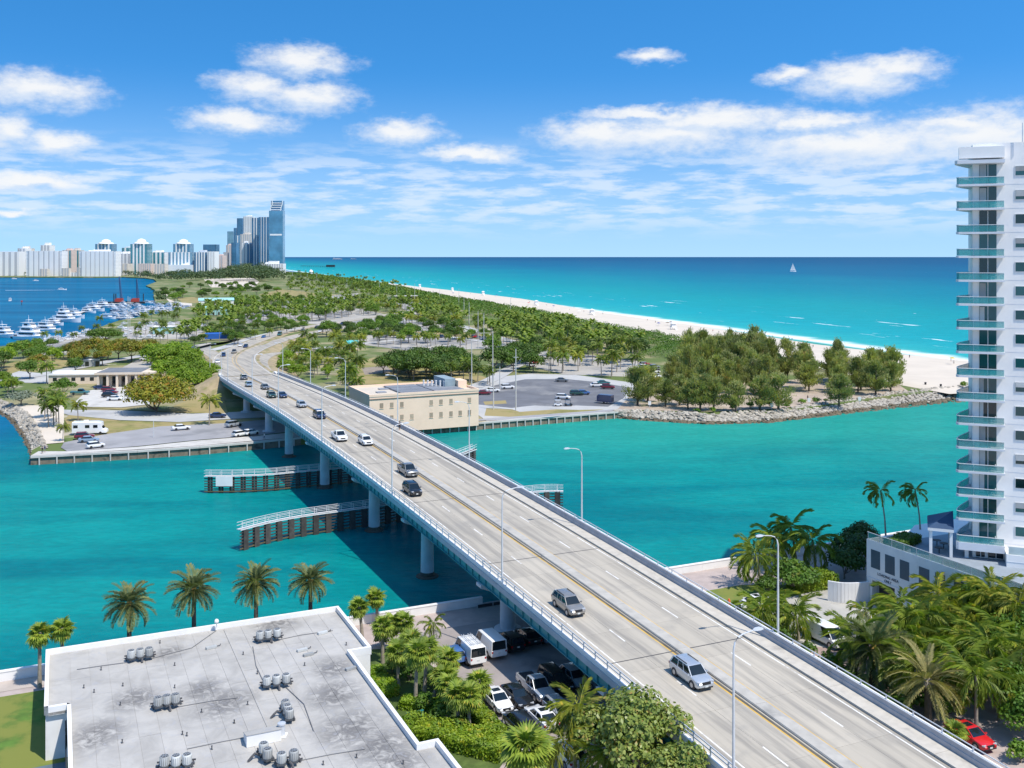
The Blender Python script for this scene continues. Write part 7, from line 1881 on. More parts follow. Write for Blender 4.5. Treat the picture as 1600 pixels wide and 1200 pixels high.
def hedge(name, ab0, ab1, w, h, lm, label, n, leaf=.26, seed=1, z=ZG):
    """clipped hedge between two ground points"""
    rng = np.random.default_rng(seed); a, b = Vector(ab0), Vector(ab1); d = (b - a); L = d.length; d.normalize(); nr = Vector((d.y, -d.x, 0))
    q = rng.uniform(0, 1, (n, 3)); face = rng.integers(0, 5, n)
    x = q[:, 0] * L; y = (q[:, 1] - .5) * w; zz = q[:, 2] * h
    N = np.zeros((n, 3)); dn = np.array(d); nn = np.array(nr)
    top = face < 2; zz = np.where(top, h * rng.uniform(.88, 1.06, n), zz); N[top] = (0, 0, 1)
    l_ = face == 2; y = np.where(l_, -w / 2 * rng.uniform(.85, 1.08, n), y); N[l_] = -nn
    r_ = face == 3; y = np.where(r_, w / 2 * rng.uniform(.85, 1.08, n), y); N[r_] = nn
    e_ = face == 4; x = np.where(e_, np.where(q[:, 0] < .5, 0, L) + rng.normal(0, .1, n), x); N[e_] = dn
    zz += .12 * np.sin(x * 1.7) * (zz > h * .7)
    C = np.array(a) + np.outer(x, dn) + np.outer(y, nn); C[:, 2] = z + zz
    N = N + rnd_dirs(n, rng) * .8; N /= np.linalg.norm(N, axis=1)[:, None]
    V, Q = leaf_quads(C, N, leaf, leaf * .7, rng)
    core = MB().obox(a - nr * w * .4 + Vector((0, 0, z - a.z)), d * L, nr * w * .8, (0, 0, h * .88))
    V0 = np.array(core.v); Qc = np.array([f for f in core.f]) + len(V)
    o = obj(name, mesh_np(name, np.vstack([V, V0]), np.vstack([Q, Qc]), lm))
    return tag(o, label, 'hedge' if name == 'hedge' else 'bush')
def g2(a, b): return G(a, b, ZG)
hedge('hedge', g2(-10.6, -29.2), g2(-3.4, -37.5), 3.4, 1.4, l_hedge, 'thick yellow green hedge curving round the end of the palm garden', 5200, seed=31)
hedge('hedge', g2(-3.0, -27.5), g2(-3.0, -35), 1.7, 1.3, l_hedge, 'yellow green hedge strip behind the lowest cabbage palms', 2600, seed=32)
hedge('hedge', g2(-9.8, -15.5), g2(-9.5, -21.5), 2.2, 1.1, l_bright, 'clipped green hedge below the white roof notch', 2200, seed=33)
hedge('hedge', g2(-9.0, -24), g2(-5.5, -26.5), 1.8, .9, l_bright, 'low clipped green hedge at the tall palm foot', 1600, seed=34)
hedge('hedge', g2(-62, -24.4), g2(-46.2, -22.3), 1.8, 1.2, l_mid, 'dark clipped hedge across the left lawn', 3400, seed=35)
hedge('hedge', Vector((P(1238, 946).x, P(1238, 946).y, ZG)), Vector((P(1300, 938).x, P(1300, 938).y, ZG)), 3.0, 2.2, l_hedge, 'bright yellow green hedge block beside the pale drive', 3400, seed=36)
hedge('hedge', Vector((P(1268, 1024).x, P(1268, 1024).y, ZG)), Vector((P(1322, 1014).x, P(1322, 1014).y, ZG)), 2.2, 1.4, l_hedge, 'bright green hedge right below the white delivery van', 2600, seed=37)
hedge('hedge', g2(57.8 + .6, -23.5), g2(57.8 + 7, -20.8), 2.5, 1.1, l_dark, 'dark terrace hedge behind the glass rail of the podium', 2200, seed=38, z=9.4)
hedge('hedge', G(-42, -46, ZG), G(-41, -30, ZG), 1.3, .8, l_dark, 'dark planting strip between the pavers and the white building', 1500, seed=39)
for i, (u, v, s, lm) in enumerate(((1330, 1095, 1.5, l_mid), (1395, 1125, 1.3, l_dark), (1480, 1120, 1.6, l_mid), (1420, 1110, 1.3, l_dark), (1300, 1055, 1.2, l_mid), (1592, 1192, 1.0, l_bright), (1180, 985, 1.4, l_dark), (1215, 1010, 1.2, l_mid), (1262, 1030, 1.0, l_dark), (1385, 1060, 1.2, l_dark), (1465, 1060, 1.3, l_mid), (1445, 985, 1.6, l_mid), (1400, 985, 1.3, l_dark))):
    c, tr_ = BUSH.mk[i % 3]() if callable(BUSH.mk[i % 3]) else BUSH.mk[i % 3]
    t = thing('garden_shrub', 'leafy shrub under the palms of the tower garden', 'shrub', P(u, v, ZG), random.uniform(0, 6), 'shrubs of the tower garden', s)
    obj('trunk', tr_, None, t); obj('crown', c, None, t)
for i, (u, v, s) in enumerate(((640, 1065, 1.0), (660, 1110, .9), (690, 1130, 1.1), (615, 1050, .8), (675, 1075, .9), (720, 1150, .9), (600, 1010, .8), (700, 1100, .8))):
    c, tr_ = BUSH.mk[i % 3]() if callable(BUSH.mk[i % 3]) else BUSH.mk[i % 3]
    t = thing('garden_shrub', 'green shrub at the foot of the cabbage palms', 'shrub', P(u, v, ZG), random.uniform(0, 6), 'shrubs under the cabbage palms', s)
    obj('trunk', tr_, None, t); obj('crown', c, None, t)
# orange cone, bench, garden lamp
cone = thing('traffic_cone', 'orange and white barrel marker on the pink paving by the parapet', 'traffic cone', P(1139, 948, ZG + .05))
obj('cone', MB().lathe((0, 0, .05), [(.26, 0), (.24, .3), (.20, .7), (.1, 1.0)], 12).mesh('cone', mat('cone_orange', (0.75, 0.13, 0.03), .6), 50), None, cone)
obj('base', MB().box((0, 0, 0), (.6, .6, .05)).mesh('base', c_trim), None, cone); obj('white_band', MB().lathe((0, 0, .45), [(.235, 0), (.22, .18)], 12).mesh('white_band', m_cap, 50), None, cone)
gl_ = thing('garden_lamp', 'black garden lamp post with a bent arm beside the parapet', 'lamp', P(1328, 1072, ZG))
obj('pole', MB().tube([(0, 0, 0), (0, 0, 3.4), (-.15, 0, 3.8), (-.5, 0, 3.95), (-1.5, 0, 3.95)], .07, 7).mesh('pole', c_trim, 50), None, gl_); obj('lamp_head', MB().box((-1.6, 0, 3.85), (.7, .25, .12)).mesh('lamp_head', c_trim), None, gl_)
bench = thing('garden_bench', 'teal garden bench in the shade of the cabbage palms', 'bench', P(650, 1128, ZG), GRIDA)
for y in (-.2, 0, .2): obj('seat_slat', MB().box((0, y, .45), (1.8, .16, .04)).mesh('seat_slat', m_teal), None, bench)
for z in (.6, .8): obj('back_slat', MB().box((0, .32, z), (1.8, .04, .14)).mesh('back_slat', m_teal), None, bench)
for x in (-.75, .75): obj('leg', MB().box((x, 0, 0), (.08, .6, .45)).mesh('leg', c_trim), None, bench)

# ------------------------------------------------------------------ extra far palms (past the first 300) as one mass
def far_palms():
    rng = np.random.default_rng(12); rp = random.Random(12); Vs, Fs, mi = [], [], []; nv = 0
    heads = []
    for k in range(4):
        r2 = np.random.default_rng(700 + k); V = []; Fc = []
        for i in range(15):
            a = 2.4 * i + r2.uniform(-.3, .3); p0 = 1.0 - 1.6 * i / 15; L = 3.0 * r2.uniform(.85, 1.15)
            sp = arch(L, 1.5, 4, p0); ca, sa = math.cos(a), math.sin(a)
            for j in range(4):
                (x0, z0), (x1, z1) = sp[j], sp[j + 1]; w0, w1 = (.25, .6, .7, .5)[j], (.6, .7, .5, .05)[j]
                for s_ in (-1, 1):
                    b = len(V); q = [(x0, 0, z0), (x0, s_ * w0, z0 - w0 * .7), (x1, s_ * w1, z1 - w1 * .7), (x1, 0, z1)]
                    V += [(x * ca - y * sa - .15 * math.hypot(x, y), x * sa + y * ca, z) for x, y, z in q]; Fc.append((b, b + 1, b + 2, b + 3))
        heads.append((np.array(V), np.array(Fc)))
    zones = [([(300, 500), (340, 470), (480, 470), (640, 462), (740, 505), (700, 520), (560, 500), (470, 505)], 260), ([(440, 452), (470, 428), (560, 436), (640, 452), (600, 466), (480, 464)], 150), ([(740, 525), (820, 500), (960, 532), (1010, 556), (900, 560), (830, 556)], 90), ([(270, 545), (300, 500), (350, 480), (380, 500), (350, 535)], 40), ([(420, 600), (450, 560), (545, 556), (560, 600), (520, 604)], 0)]
    for poly, n in zones:
        us = [q[0] for q in poly]; vs_ = [q[1] for q in poly]; c = t_ = 0
        while c < n and t_ < n * 50:
            t_ += 1
            u, v = rp.uniform(min(us), max(us)), rp.uniform(min(vs_), max(vs_))
            if not inpoly((u, v), poly) or any(inpoly((u, v), q) for q in CLEAR): continue
            p = P(u, v, ZG)
            if not clear_of(p, 4.0): continue
            c += 1; PLACED.append((p.x, p.y))
            h = rp.uniform(6, 10); s = rp.uniform(.9, 1.25); V, Q = heads[rp.randrange(4)]; a = rp.uniform(0, 6.28)
            lx, ly = rp.uniform(-.8, .5), rp.uniform(-.5, .5)
            R_ = np.array([[math.cos(a), -math.sin(a), 0], [math.sin(a), math.cos(a), 0], [0, 0, 1]])
            W_ = (V * s) @ R_.T + np.array([p.x + lx, p.y + ly, ZG + h])
            Vs.append(W_); Fs.append(Q + nv); mi += [0] * len(Q); nv += len(V)
            r_ = .16; T_ = np.array([(p.x - r_, p.y, ZG), (p.x + r_, p.y - r_, ZG), (p.x, p.y + r_, ZG), (p.x + lx - .1, p.y + ly, ZG + h), (p.x + lx + .1, p.y + ly - .1, ZG + h), (p.x + lx, p.y + ly + .1, ZG + h)])
            Vs.append(T_); Fs.append(np.array([(0, 1, 4, 3), (1, 2, 5, 4), (2, 0, 3, 5)]) + nv); mi += [1] * 3; nv += 6
    return mesh_np('palm_groves', np.vstack(Vs), np.vstack(Fs), [l_coco, barkp], mi)
tag(obj('palm_groves', far_palms()), 'many small coconut palms filling the far beach park', 'palm grove', kind='stuff')

# ------------------------------------------------------------------ skyline
s_white = mat('far_white', (0.80, 0.79, 0.77), .8, .04, .02)
s_cream = mat('far_cream', (0.66, 0.60, 0.53), .8, .05, .02)
s_pink = mat('far_pink', (0.66, 0.53, 0.47), .8, .05, .02)
s_grey = mat('far_grey', (0.46, 0.47, 0.49), .8, .06, .02)
s_glass = glassmat('far_blue_glass', (0.08, 0.24, 0.37), .12, .8, scale=.03)
s_glassd = glassmat('far_dark_glass', (0.05, 0.16, 0.28), .12, .8, scale=.03)  # skyline glass lightened and blued in place of distance haze
s_glassl = glassmat('far_pale_glass', (0.16, 0.30, 0.38), .15, .8, scale=.03)
s_teal = glassmat('far_teal_glass', (0.06, 0.24, 0.29), .12, .8, scale=.03)
def tower_block(u0, u1, vt, D, label, wall, bands, strips, glass=s_grey, cat='apartment tower', depth=26, rot=-.10, top=0.0, topw=.4, fl=3.2, name='apartment_tower', pier_w=.45, crown=None, taper=0.0):
    """far tower: body, floor bands that stand proud, vertical strips between, roof house"""
    c = PD((u0 + u1) / 2, HV, D); w = (u1 - u0) * D / F; h = CH - (vt - HV) * D / F - ZG
    t = thing(name, label, cat, (c.x, c.y, ZG), rot)
    obj('wall', MB().box((0, depth / 2, -1), (w, depth, h + 1)).mesh('wall', glass if bands == 'glass' else wall), None, t)
    n = max(3, int(h / fl))
    fb = MB()
    if bands:
        for i in range(1, n + 1):
            z = h * i / n
            fb.box((0, depth / 2, z - .55), (w + .4, depth + .9, .62 if bands != 'glass' else .42))
        obj('floor_bands', fb.mesh('floor_bands', wall), None, t)
    if strips:
        sb = MB(); gb = MB(); sw = w / strips
        for i in range(strips):
            x = -w / 2 + sw * (i + .5)
            gb.box((x + sw * .5 * (1 if i < strips - 1 else 0) if False else x, -.35, 1), (sw * (1 - pier_w), 1.2, h - 2))
            if i: sb.box((-w / 2 + sw * i, -.95, 0), (sw * pier_w, 1.3, h))
        obj('window_strips', gb.mesh('window_strips', glass), None, t)
        if strips > 1: obj('wall_piers', sb.mesh('wall_piers', wall), None, t)
    if top:
        obj('roof_house', MB().box((w * .05, depth / 2, h), (w * topw, depth * .5, top)).mesh('roof_house', wall), None, t)
        obj('roof_house', MB().box((-w * .22, depth / 2, h), (w * .16, depth * .35, top * .6)).mesh('roof_house', wall), None, t)
    if crown == 'dome': obj('roof_crown', MB().lathe((0, depth / 2, h), [(w * .42, 0), (w * .40, 3), (w * .26, 5), (w * .22, 10), (w * .05, 13)], 14).mesh('roof_crown', wall, 50), None, t)
    return t
TB_ = tower_block
TB_(-70, -30, 396, 2350, 'white slab apartment block past the left edge of the view', s_white, 1, 8, top=6)
TB_(-28, 31, 393, 2380, 'white apartment block with a glazed upper band at the left edge', s_white, 0, 6, s_grey, top=0, pier_w=.55)
tb2 = PD(-5, 400, 2370); gb_ = thing('glass_top', 'pale blue glass upper storeys on the leftmost white block', 'building top', (0, 0, 0)) if False else None
TB_(-20, 28, 399, 2402, 'pale blue glazed block behind the leftmost white apartments', s_white, 'glass', 0, s_glassl)
TB_(30, 40, 388, 2460, 'narrow pale tower just left of the wide white slab', s_white, 1, 2, top=5)
TB_(39.5, 98, 392, 2330, 'wide white slab with seven vertical recesses, left one of two white slabs', s_white, 1, 7, s_grey, top=0, pier_w=.72)
TB_(63, 78, 383, 2700, 'pale tower with a stepped top peeping over the wide white slab', s_white, 1, 3, s_grey, top=7)
TB_(27, 46, 388, 2650, 'pale stepped block behind the left white slab', s_cream, 1, 3, top=6)
TB_(97, 112, 391, 2560, 'cream and pink tower between the two white slabs', s_pink, 1, 3, s_teal, top=5)
TB_(109, 124, 391, 2600, 'cream tower with teal glass next to the pink one', s_cream, 1, 3, s_teal, top=6)
TB_(122.5, 182, 392.5, 2300, 'wide cream white slab with thin dark lines, right one of two white slabs', s_white, 1, 8, s_grey, top=4, pier_w=.80)
TB_(148, 176, 381, 2750, 'round topped glass tower behind the right white slab', s_white, 'glass', 5, s_glass, crown='dome')
TB_(181, 205, 396, 2500, 'white tower with two dark window columns', s_white, 1, 4, s_grey, top=5)
TB_(190, 202, 387, 2900, 'faint teal tower behind the white one with dark columns', s_white, 'glass', 2, s_teal, top=4)
TB_(203, 231, 381, 2450, 'tall teal blue glass tower with a white crown, left of two alike', s_white, 'glass', 5, s_teal, crown='dome')
TB_(231, 258, 394, 2480, 'white tower with teal window columns between the glass towers', s_white, 1, 4, s_teal, top=5)
TB_(262, 302, 394, 2400, 'broad pale glass block with white edge fins', s_white, 'glass', 7, s_glassl)
TB_(270, 297, 381, 2700, 'round crowned glass tower behind the broad pale glass block', s_white, 'glass', 5, s_glass, crown='dome')
TB_(303, 324, 394, 2380, 'deep blue glass block with a white side', s_white, 'glass', 5, s_glassd, top=5)
TB_(323.5, 336, 393, 2370, 'plain white block joined to the deep blue glass one', s_white, 0, 3, s_grey, pier_w=.75)
TB_(317, 338, 382, 3000, 'blue tower with a stepped top far behind', s_glassd, 'glass', 3, s_glassd)
TB_(336, 348, 399, 2450, 'low pink and white tower left of the tall cluster', s_pink, 1, 3, s_grey, top=3)
TB_(168, 200, 412, 2420, 'low cream building on the far bay shore', s_cream, 1, 5, cat='building', name='shore_building')
TB_(215, 236, 412, 2350, 'long low pink and white building before the teal tower', s_pink, 1, 6, cat='building', name='shore_building', depth=18)
TB_(236, 258, 412.5, 2360, 'long low cream building with two dark openings', s_cream, 1, 5, cat='building', name='shore_building', depth=18)
TB_(97, 125, 426, 2310, 'low white waterfront hall between the slabs', s_white, 1, 6, cat='building', name='shore_building', depth=14, top=0)
for i, u in enumerate((104, 136, 160, 182)): TB_(u - 40 if i else 62, u - 28 if i else 74, 420 - i, 2305, ('small white shore house under the left slab', 'small pale shore house, left of the far hall', 'small pale shore house beside dark trees by the far hall', 'small pale shore house near the mangrove end')[i], s_cream, 1, 3, cat='house', name='shore_house', depth=10)
# big white box hall
bx = thing('white_hall', 'big plain white box building with a glazed front at the mangrove wood', 'building', P(279, 431, ZG), -.05)
kx = P(279, 431).y / F
obj('wall', MB().box((0, 25, -1), (41 * kx, 50, 17 * kx)).mesh('wall', mat('hall_white', (0.66, 0.70, 0.74), .7, .03, .02)), None, bx)
obj('glazed_front', MB().box((0, -.4, 0), (30 * kx, .8, 6.5 * kx)).mesh('glazed_front', s_glassl), None, bx)
obj('doorway', MB().box((0, -.9, 0), (6 * kx, .5, 6 * kx)).mesh('doorway', s_glassd), None, bx)
obj('roof_fin', MB().add([(-3 * kx, 20, 16 * kx), (12 * kx, 20, 16 * kx), (12 * kx, 20, 21 * kx), (-3 * kx, 22, 16 * kx), (12 * kx, 22, 16 * kx), (12 * kx, 22, 21 * kx)], ((0, 1, 2), (3, 5, 4), (0, 2, 5, 3), (1, 4, 5, 2))).mesh('roof_fin', s_white), None, bx)
# tall cluster on the right of the skyline
TB_(355, 364, 361.5, 3900, 'slim pale glass tower at the left of the tall cluster', s_glassl, 'glass', 2, s_glassl, fl=4)
TB_(353, 361, 383, 3500, 'small pink and white tower at the foot of the tall cluster', s_pink, 1, 2, s_grey, top=5)
TB_(349, 353, 394, 3300, 'thin low tower left of the pink one in the cluster', s_grey, 1, 1, s_grey)
TB_(361, 369, 379, 3300, 'dark blue low tower in the tall cluster', s_glassd, 'glass', 2, s_glassd)
TB_(365, 370, 356, 3700, 'narrow dark tower behind the left of the cluster', s_grey, 'glass', 1, s_glassd)
TB_(368, 375, 368, 3350, 'white edged blue tower, left middle of the cluster', s_white, 'glass', 2, s_glass)
TB_(370, 379, 341, 3700, 'dark blue glass tower with an overhanging top', s_glassd, 'glass', 2, s_glassd)
TB_(375, 392.5, 366, 3150, 'cream ribbed tower with a flat crown', s_cream, 1, 5, s_grey, top=6)
TB_(380, 395, 338, 3500, 'tall white ribbed tower behind the cream one', s_white, 1, 6, s_grey, top=4)
TB_(377.5, 386.5, 379, 3000, 'plain white slim tower at the front of the cluster', s_white, 1, 1, s_grey, pier_w=.8, top=5)
TB_(386, 394, 381, 2980, 'short dark green tower joined to the plain white one', s_grey, 'glass', 2, s_glassd, top=4)
TB_(393, 405, 340, 2950, 'tall blue tower with two white vertical ribs, left of a pair', s_white, 'glass', 3, s_glassd, pier_w=.35)
TB_(404, 420.5, 339, 2900, 'tall dark blue tower with a white sweeping edge, right of a pair', s_white, 'glass', 4, s_glassd, pier_w=.18)
cr = TB_(420.3, 442, 329, 2800, 'tallest blue glass tower with white loops at its crown', s_white, 'glass', 1, s_glass, fl=3.4, pier_w=.02, rot=0)
D_ = 2800; kk = D_ / F; hh = CH - (329 - HV) * kk - ZG; ww = 21.7 * kk
obj('crown', MB().box((1.5, 15, hh), (ww * .86, 20, 15.5 * kk)).mesh('crown', s_glassd), None, cr)
for i in range(4): obj('crown_band', MB().box((-1, 4.2, hh + 2 + i * 6.2), (ww * .80, 1.2, 2.0)).mesh('crown_band', s_white), None, cr)
for s_ in (0, 1): obj('crown_loop', MB().tube([(-ww * .5 + 2 + s_ * ww * .74, 3, hh - 3), (-ww * .46 + 2 + s_ * ww * .76, 3, hh + 8), (-ww * .30 + s_ * ww * .72, 3, hh + 16), (-ww * .28 + s_ * ww * .74, 3, hh + 28)], 1.3, 6).mesh('crown_loop', s_white), None, cr)
obj('sky_gap', MB().box((0, -.6, hh * .60), (ww * .86, .8, 4.5)).mesh('sky_gap', s_white), None, cr)
TB_(405, 443, 412, 2650, 'long low white hotel in front of the tallest tower', s_white, 1, 10, s_grey, cat='hotel', name='beach_hotel', top=7, depth=22)
TB_(-170, -80, 394, 2500, 'white apartment slab far outside the left edge', s_white, 1, 8)

# ------------------------------------------------------------------ boats
hullm = paint('boat_white', (0.80, 0.80, 0.80), .3); wind_m = glassmat('boat_window', (0.015, 0.02, 0.03), .08, .7); deckm = mat('teak_deck', (0.38, 0.27, 0.17), .8, .1, 1.0); bluehull = paint('boat_navy', (0.02, 0.03, 0.08), .3)
def yacht_meshes(L, decks, hm):
    w = L * .145; k = L / 20
    hull = MB(); loft(hull, [[(x * L, -w * f * .7, -.2), (x * L, w * f * .7, -.2), (x * L, w * f, z), (x * L, -w * f, z)] for x, f, z in ((-.5, .9, 1.5 * k), (-.2, 1, 1.6 * k), (.15, .95, 1.9 * k), (.36, .6, 2.3 * k), (.46, .25, 2.6 * k), (.51, .03, 2.8 * k))])
    out = [('hull', hull.mesh('hull', hm, 40))]
    sup = MB(); win = MB(); z = 1.6 * k; x0, x1, ww = -.36 * L, .22 * L, w * .84
    for d in range(decks):
        hh = 2.0 * k
        loft(sup, [[(x, -q, z + a), (x, q, z + a), (x, q * .95, z + b), (x, -q * .95, z + b)] for x, q, a, b in ((x0, ww, 0, hh), (x1 - 1.6 * k, ww * .95, 0, hh), (x1 - 1.5 * k, ww * .95, 0, hh * .9), (x1, ww * .75, 0, hh * .35))])
        win.box(((x0 + x1) / 2 - .6 * k, 0, z + hh * .45), (abs(x1 - x0) - 3.2 * k, ww * 2.01, hh * .34))
        win.add([(x1 - 1.45 * k, -ww * .8, z + hh * .85), (x1 - 1.45 * k, ww * .8, z + hh * .85), (x1 - .35 * k, ww * .72, z + hh * .5), (x1 - .35 * k, -ww * .72, z + hh * .5)], ((0, 1, 2, 3),))
        z += hh; sup.box(((x0 + x1) / 2 - .8 * k, 0, z), (abs(x1 - x0) + .6 * k, ww * 2.1, .12)); x0 += 1.2 * k; x1 -= 2.0 * k; ww *= .84
    sup.box(((x0 + x1) / 2, 0, z + 1.2 * k), (abs(x1 - x0) * .8, ww * 1.7, .15)); 
    for sx in (-.3, .3):
        for sy in (-.7, .7): sup.box(((x0 + x1) / 2 + sx * abs(x1 - x0), sy * ww, z), (.12, .12, 1.25 * k))
    out.append(('superstructure', sup.mesh('superstructure', hullm, 35))); out.append(('windows', win.mesh('windows', wind_m)))
    out.append(('aft_deck', MB().box((-.43 * L, 0, 1.52 * k), (.13 * L, w * 1.6, .06)).mesh('aft_deck', deckm)))
    out.append(('mast', MB().tube([((x0 + x1) / 2, 0, z), ((x0 + x1) / 2 - .4, 0, z + 3.4 * k)], [.14, .05], 5).mesh('mast', hullm)))
    return out
YM = {(L, d, c): yacht_meshes(L, d, hullm if c == 'w' else bluehull) for L, d, c in ((12, 1, 'w'), (16, 1, 'w'), (16, 2, 'w'), (22, 2, 'w'), (26, 3, 'w'), (14, 1, 'b'), (9, 1, 'w'))}
def yacht(key, u, v, rz, label, group=None):
    t = thing('motor_yacht' if key[0] > 13 else 'motor_boat', label, 'yacht' if key[0] > 13 else 'boat', P(u, v, 0), rz, group)
    for n_, me in YM[key]: obj(n_, me, None, t)
    return t
rb = -.45
for u, v, k, lb in ((8, 527, (22, 2, 'w'), 'long white yacht at the left edge behind a round tree'), (34, 529, (14, 1, 'b'), 'dark hulled boat between two white yachts on the left'), (52, 531, (26, 3, 'w'), 'largest white yacht with stacked decks on the left of the quay'), (75, 519, (22, 2, 'w'), 'white yacht second from the left in the big quay row'), (86, 508, (16, 2, 'w'), 'white yacht just left of the tallest quay yacht'), (105, 503, (26, 3, 'w'), 'tall triple deck yacht in the middle of the quay row'), (118, 497, (22, 2, 'w'), 'white yacht right of the tallest quay yacht'),
        (138, 489, (16, 2, 'w'), 'white boat at the bend of the pale pier'), (148, 486, (22, 2, 'w'), 'white yacht with high bridge beyond the pier bend'), (163, 481, (22, 2, 'w'), 'white yacht before the first crane'), (168, 498, (16, 1, 'w'), 'white boat alone in the marina basin')):
    yacht(k, u, v, rb + random.uniform(-.12, .12), lb)
rb_ = random.Random(9); spots = []
zone = [(172, 480), (225, 474), (300, 474), (302, 486), (262, 491), (222, 498), (182, 503)]
while len(spots) < 70:
    u, v = rb_.uniform(170, 305), rb_.uniform(473, 503)
    if not inpoly((u, v), zone): continue
    p = P(u, v, 0)
    if any((p.x - q[0]) ** 2 / 36 + (p.y - q[1]) ** 2 / 120 < 1 for q in spots): 
        if rb_.random() > .02: continue
    spots.append((p.x, p.y))
    yacht(rb_.choice(((12, 1, 'w'), (16, 1, 'w'), (16, 2, 'w'), (12, 1, 'w'), (9, 1, 'w'), (14, 1, 'b'))), u, v, rb + rb_.choice((0, math.pi)) + rb_.uniform(-.1, .1), 'white motor boat moored in the crowded marina basin', 'boats in the marina basin').scale = (.82,) * 3
for i in range(40):
    u = rb_.uniform(62, 150); v = 537 - (u - 60) * .22 + rb_.uniform(-3, 5)
    p = P(u, v, ZG + .5)
    t = thing('motor_boat', 'small boat on a trailer in the marina shore yard', 'boat', p, rb_.uniform(0, 6.28), 'boats in the shore yard', .62)
    for n_, me in YM[(9, 1, 'w')]: obj(n_, me, None, t)
for i in range(34):
    u, v = rb_.uniform(190, 320), rb_.uniform(505, 530)
    p = P(u, v, ZG + .5)
    t = thing('motor_boat', 'small boat on a trailer by the boat ramp', 'boat', p, rb_.uniform(-.3, .3) + rb_.choice((0, 1.4)), 'boats by the ramp', .7)
    for n_, me in YM[(9, 1, 'w')]: obj(n_, me, None, t)
def pier(label, pts, w=3.0, z=1.3):
    sp = [P(u, v, 0) for u, v in pts]; t = thing('pier', label, 'pier', sp[0]); o0 = t.location
    for a, b in zip(sp[:-1], sp[1:]):
        d = (b - a); dn = d.normalized(); nv = Vector((-dn.y, dn.x, 0))
        obj('deck', MB().obox(a - o0 - nv * w / 2 + Vector((0, 0, z - .3)), d, nv * w, (0, 0, .3)).mesh('deck', g_conc), None, t)
        k = max(2, int(d.length / 12)); pm = MB()
        for j in range(k + 1):
            for s_ in (-1, 1): pm.tube([a - o0 + d * (j / k) + nv * s_ * w * .45 + Vector((0, 0, -1)), a - o0 + d * (j / k) + nv * s_ * w * .45 + Vector((0, 0, z - .31))], .25, 5)
        obj('piles', pm.mesh('piles', bark), None, t)
pier('pale outer pier carrying the row of big yachts', [(25, 527), (60, 515), (100, 499), (135, 487), (170, 477), (240, 472)], 4.0)
pier('inner pale dock across the marina basin', [(185, 499), (225, 487), (300, 478)], 3.0)
for i, (u, v) in enumerate(((200, 494), (216, 489), (236, 486), (258, 483), (280, 480))): pier('short finger dock among the moored boats, %s along the basin' % ('first', 'second', 'third', 'fourth', 'last')[i], [(u, v), (u + 5, v + 6)], 1.5)
def boat_px(u, v, rz, label, wake=0):
    t = yacht((12, 1, 'w'), u, v, rz, label)
    if wake:
        p = P(u, v, 0); d = Vector((math.cos(rz), math.sin(rz), 0)); n_ = Vector((-d.y, d.x, 0)); L = wake
        wk = MB(); n = 14
        Lp = [-d * (4 + L * i / n) + n_ * (.8 + 5.5 * (i / n) ** .7) * (1 - .4 * i / n) + Vector((0, 0, .05)) for i in range(n + 1)]; Rp = [-d * (4 + L * i / n) - n_ * (.8 + 5.5 * (i / n) ** .7) * (1 - .4 * i / n) + Vector((0, 0, .05)) for i in range(n + 1)]
        wk.strip([q + p for q in Rp], [q + p for q in Lp])
        tag(obj('wake_foam', wk.mesh('wake_foam'), mat('wake_white', (0.45, 0.58, 0.68), .8, .15, .1)), kind='stuff', label='pale foam trail behind the speeding boat', cat='foam')
boat_px(97, 453, .32, 'small white boat speeding across the bay with a wake', 70)
boat_px(16, 470, 2.0, 'small white boat on the bay near a channel marker')
boat_px(22, 436, 1.0, 'tiny white boat off the far left shore')
boat_px(56, 439, 1.0, 'tiny white boat before the wide white slab')
mk_ = thing('channel_marker', 'red topped channel marker post standing in the bay', 'channel marker', P(34, 477, 0))
obj('pile', MB().tube([(0, 0, -1), (0, 0, 3.2)], .25, 6).mesh('pile', c_trim), None, mk_); obj('board', MB().box((0, 0, 3.2), (1.6, .2, 1.5)).mesh('board', mat('marker_red', (0.45, 0.05, 0.05), .6)), None, mk_)
# two crawler cranes on barges
def crane(u, v, vt, lean, label):
    p = P(u, v, 0); k = p.y / F; h = (v - vt) * k; t = thing('crane_barge', label, 'crane', p); cb_ = mat('crane_blue', (0.03, 0.09, 0.20), .6); cred = mat('crane_red', (0.42, 0.06, 0.04), .6)
    obj('barge', MB().box((0, 0, -.5), (22, 12, 2.2)).mesh('barge', c_trim), None, t)
    obj('cab', MB().box((0, 0, 1.71), (6, 5, 3.6)).box((-3, 0, 1.71), (2.5, 4.4, 2.6)).mesh('cab', cred), None, t)
    bm = MB(); n = 14
    A = [Vector((2 + lean * i / n, 0, 3 + (h - 3) * i / n)) for i in range(n + 1)]
    for sx, sy in ((-.9, -.9), (.9, -.9), (.9, .9), (-.9, .9)): bm.tube([q + Vector((sx * (1 - .6 * i / n), sy * (1 - .6 * i / n), 0)) for i, q in enumerate(A)], .22, 4)
    for i in range(n):
        for sx, sy, tx, ty in ((-.9, -.9, .9, -.9), (.9, -.9, .9, .9), (.9, .9, -.9, .9), (-.9, .9, -.9, -.9)): bm.tube([A[i] + Vector((sx * (1 - .6 * i / n), sy * (1 - .6 * i / n), 0)), A[i + 1] + Vector((tx * (1 - .6 * i / n), ty * (1 - .6 * i / n), 0))], .12, 3)
    obj('boom', bm.mesh('boom', cb_), None, t)
    obj('cable', MB().tube([A[-1], A[-1] + Vector((3, 0, -h * .8))], .12, 3).mesh('cable', c_trim), None, t)
crane(187, 474, 432, -2.5, 'crane barge with a dark blue lattice boom, left of two')
crane(212, 474, 436, -1.0, 'crane barge with a dark blue lattice boom, right of two')
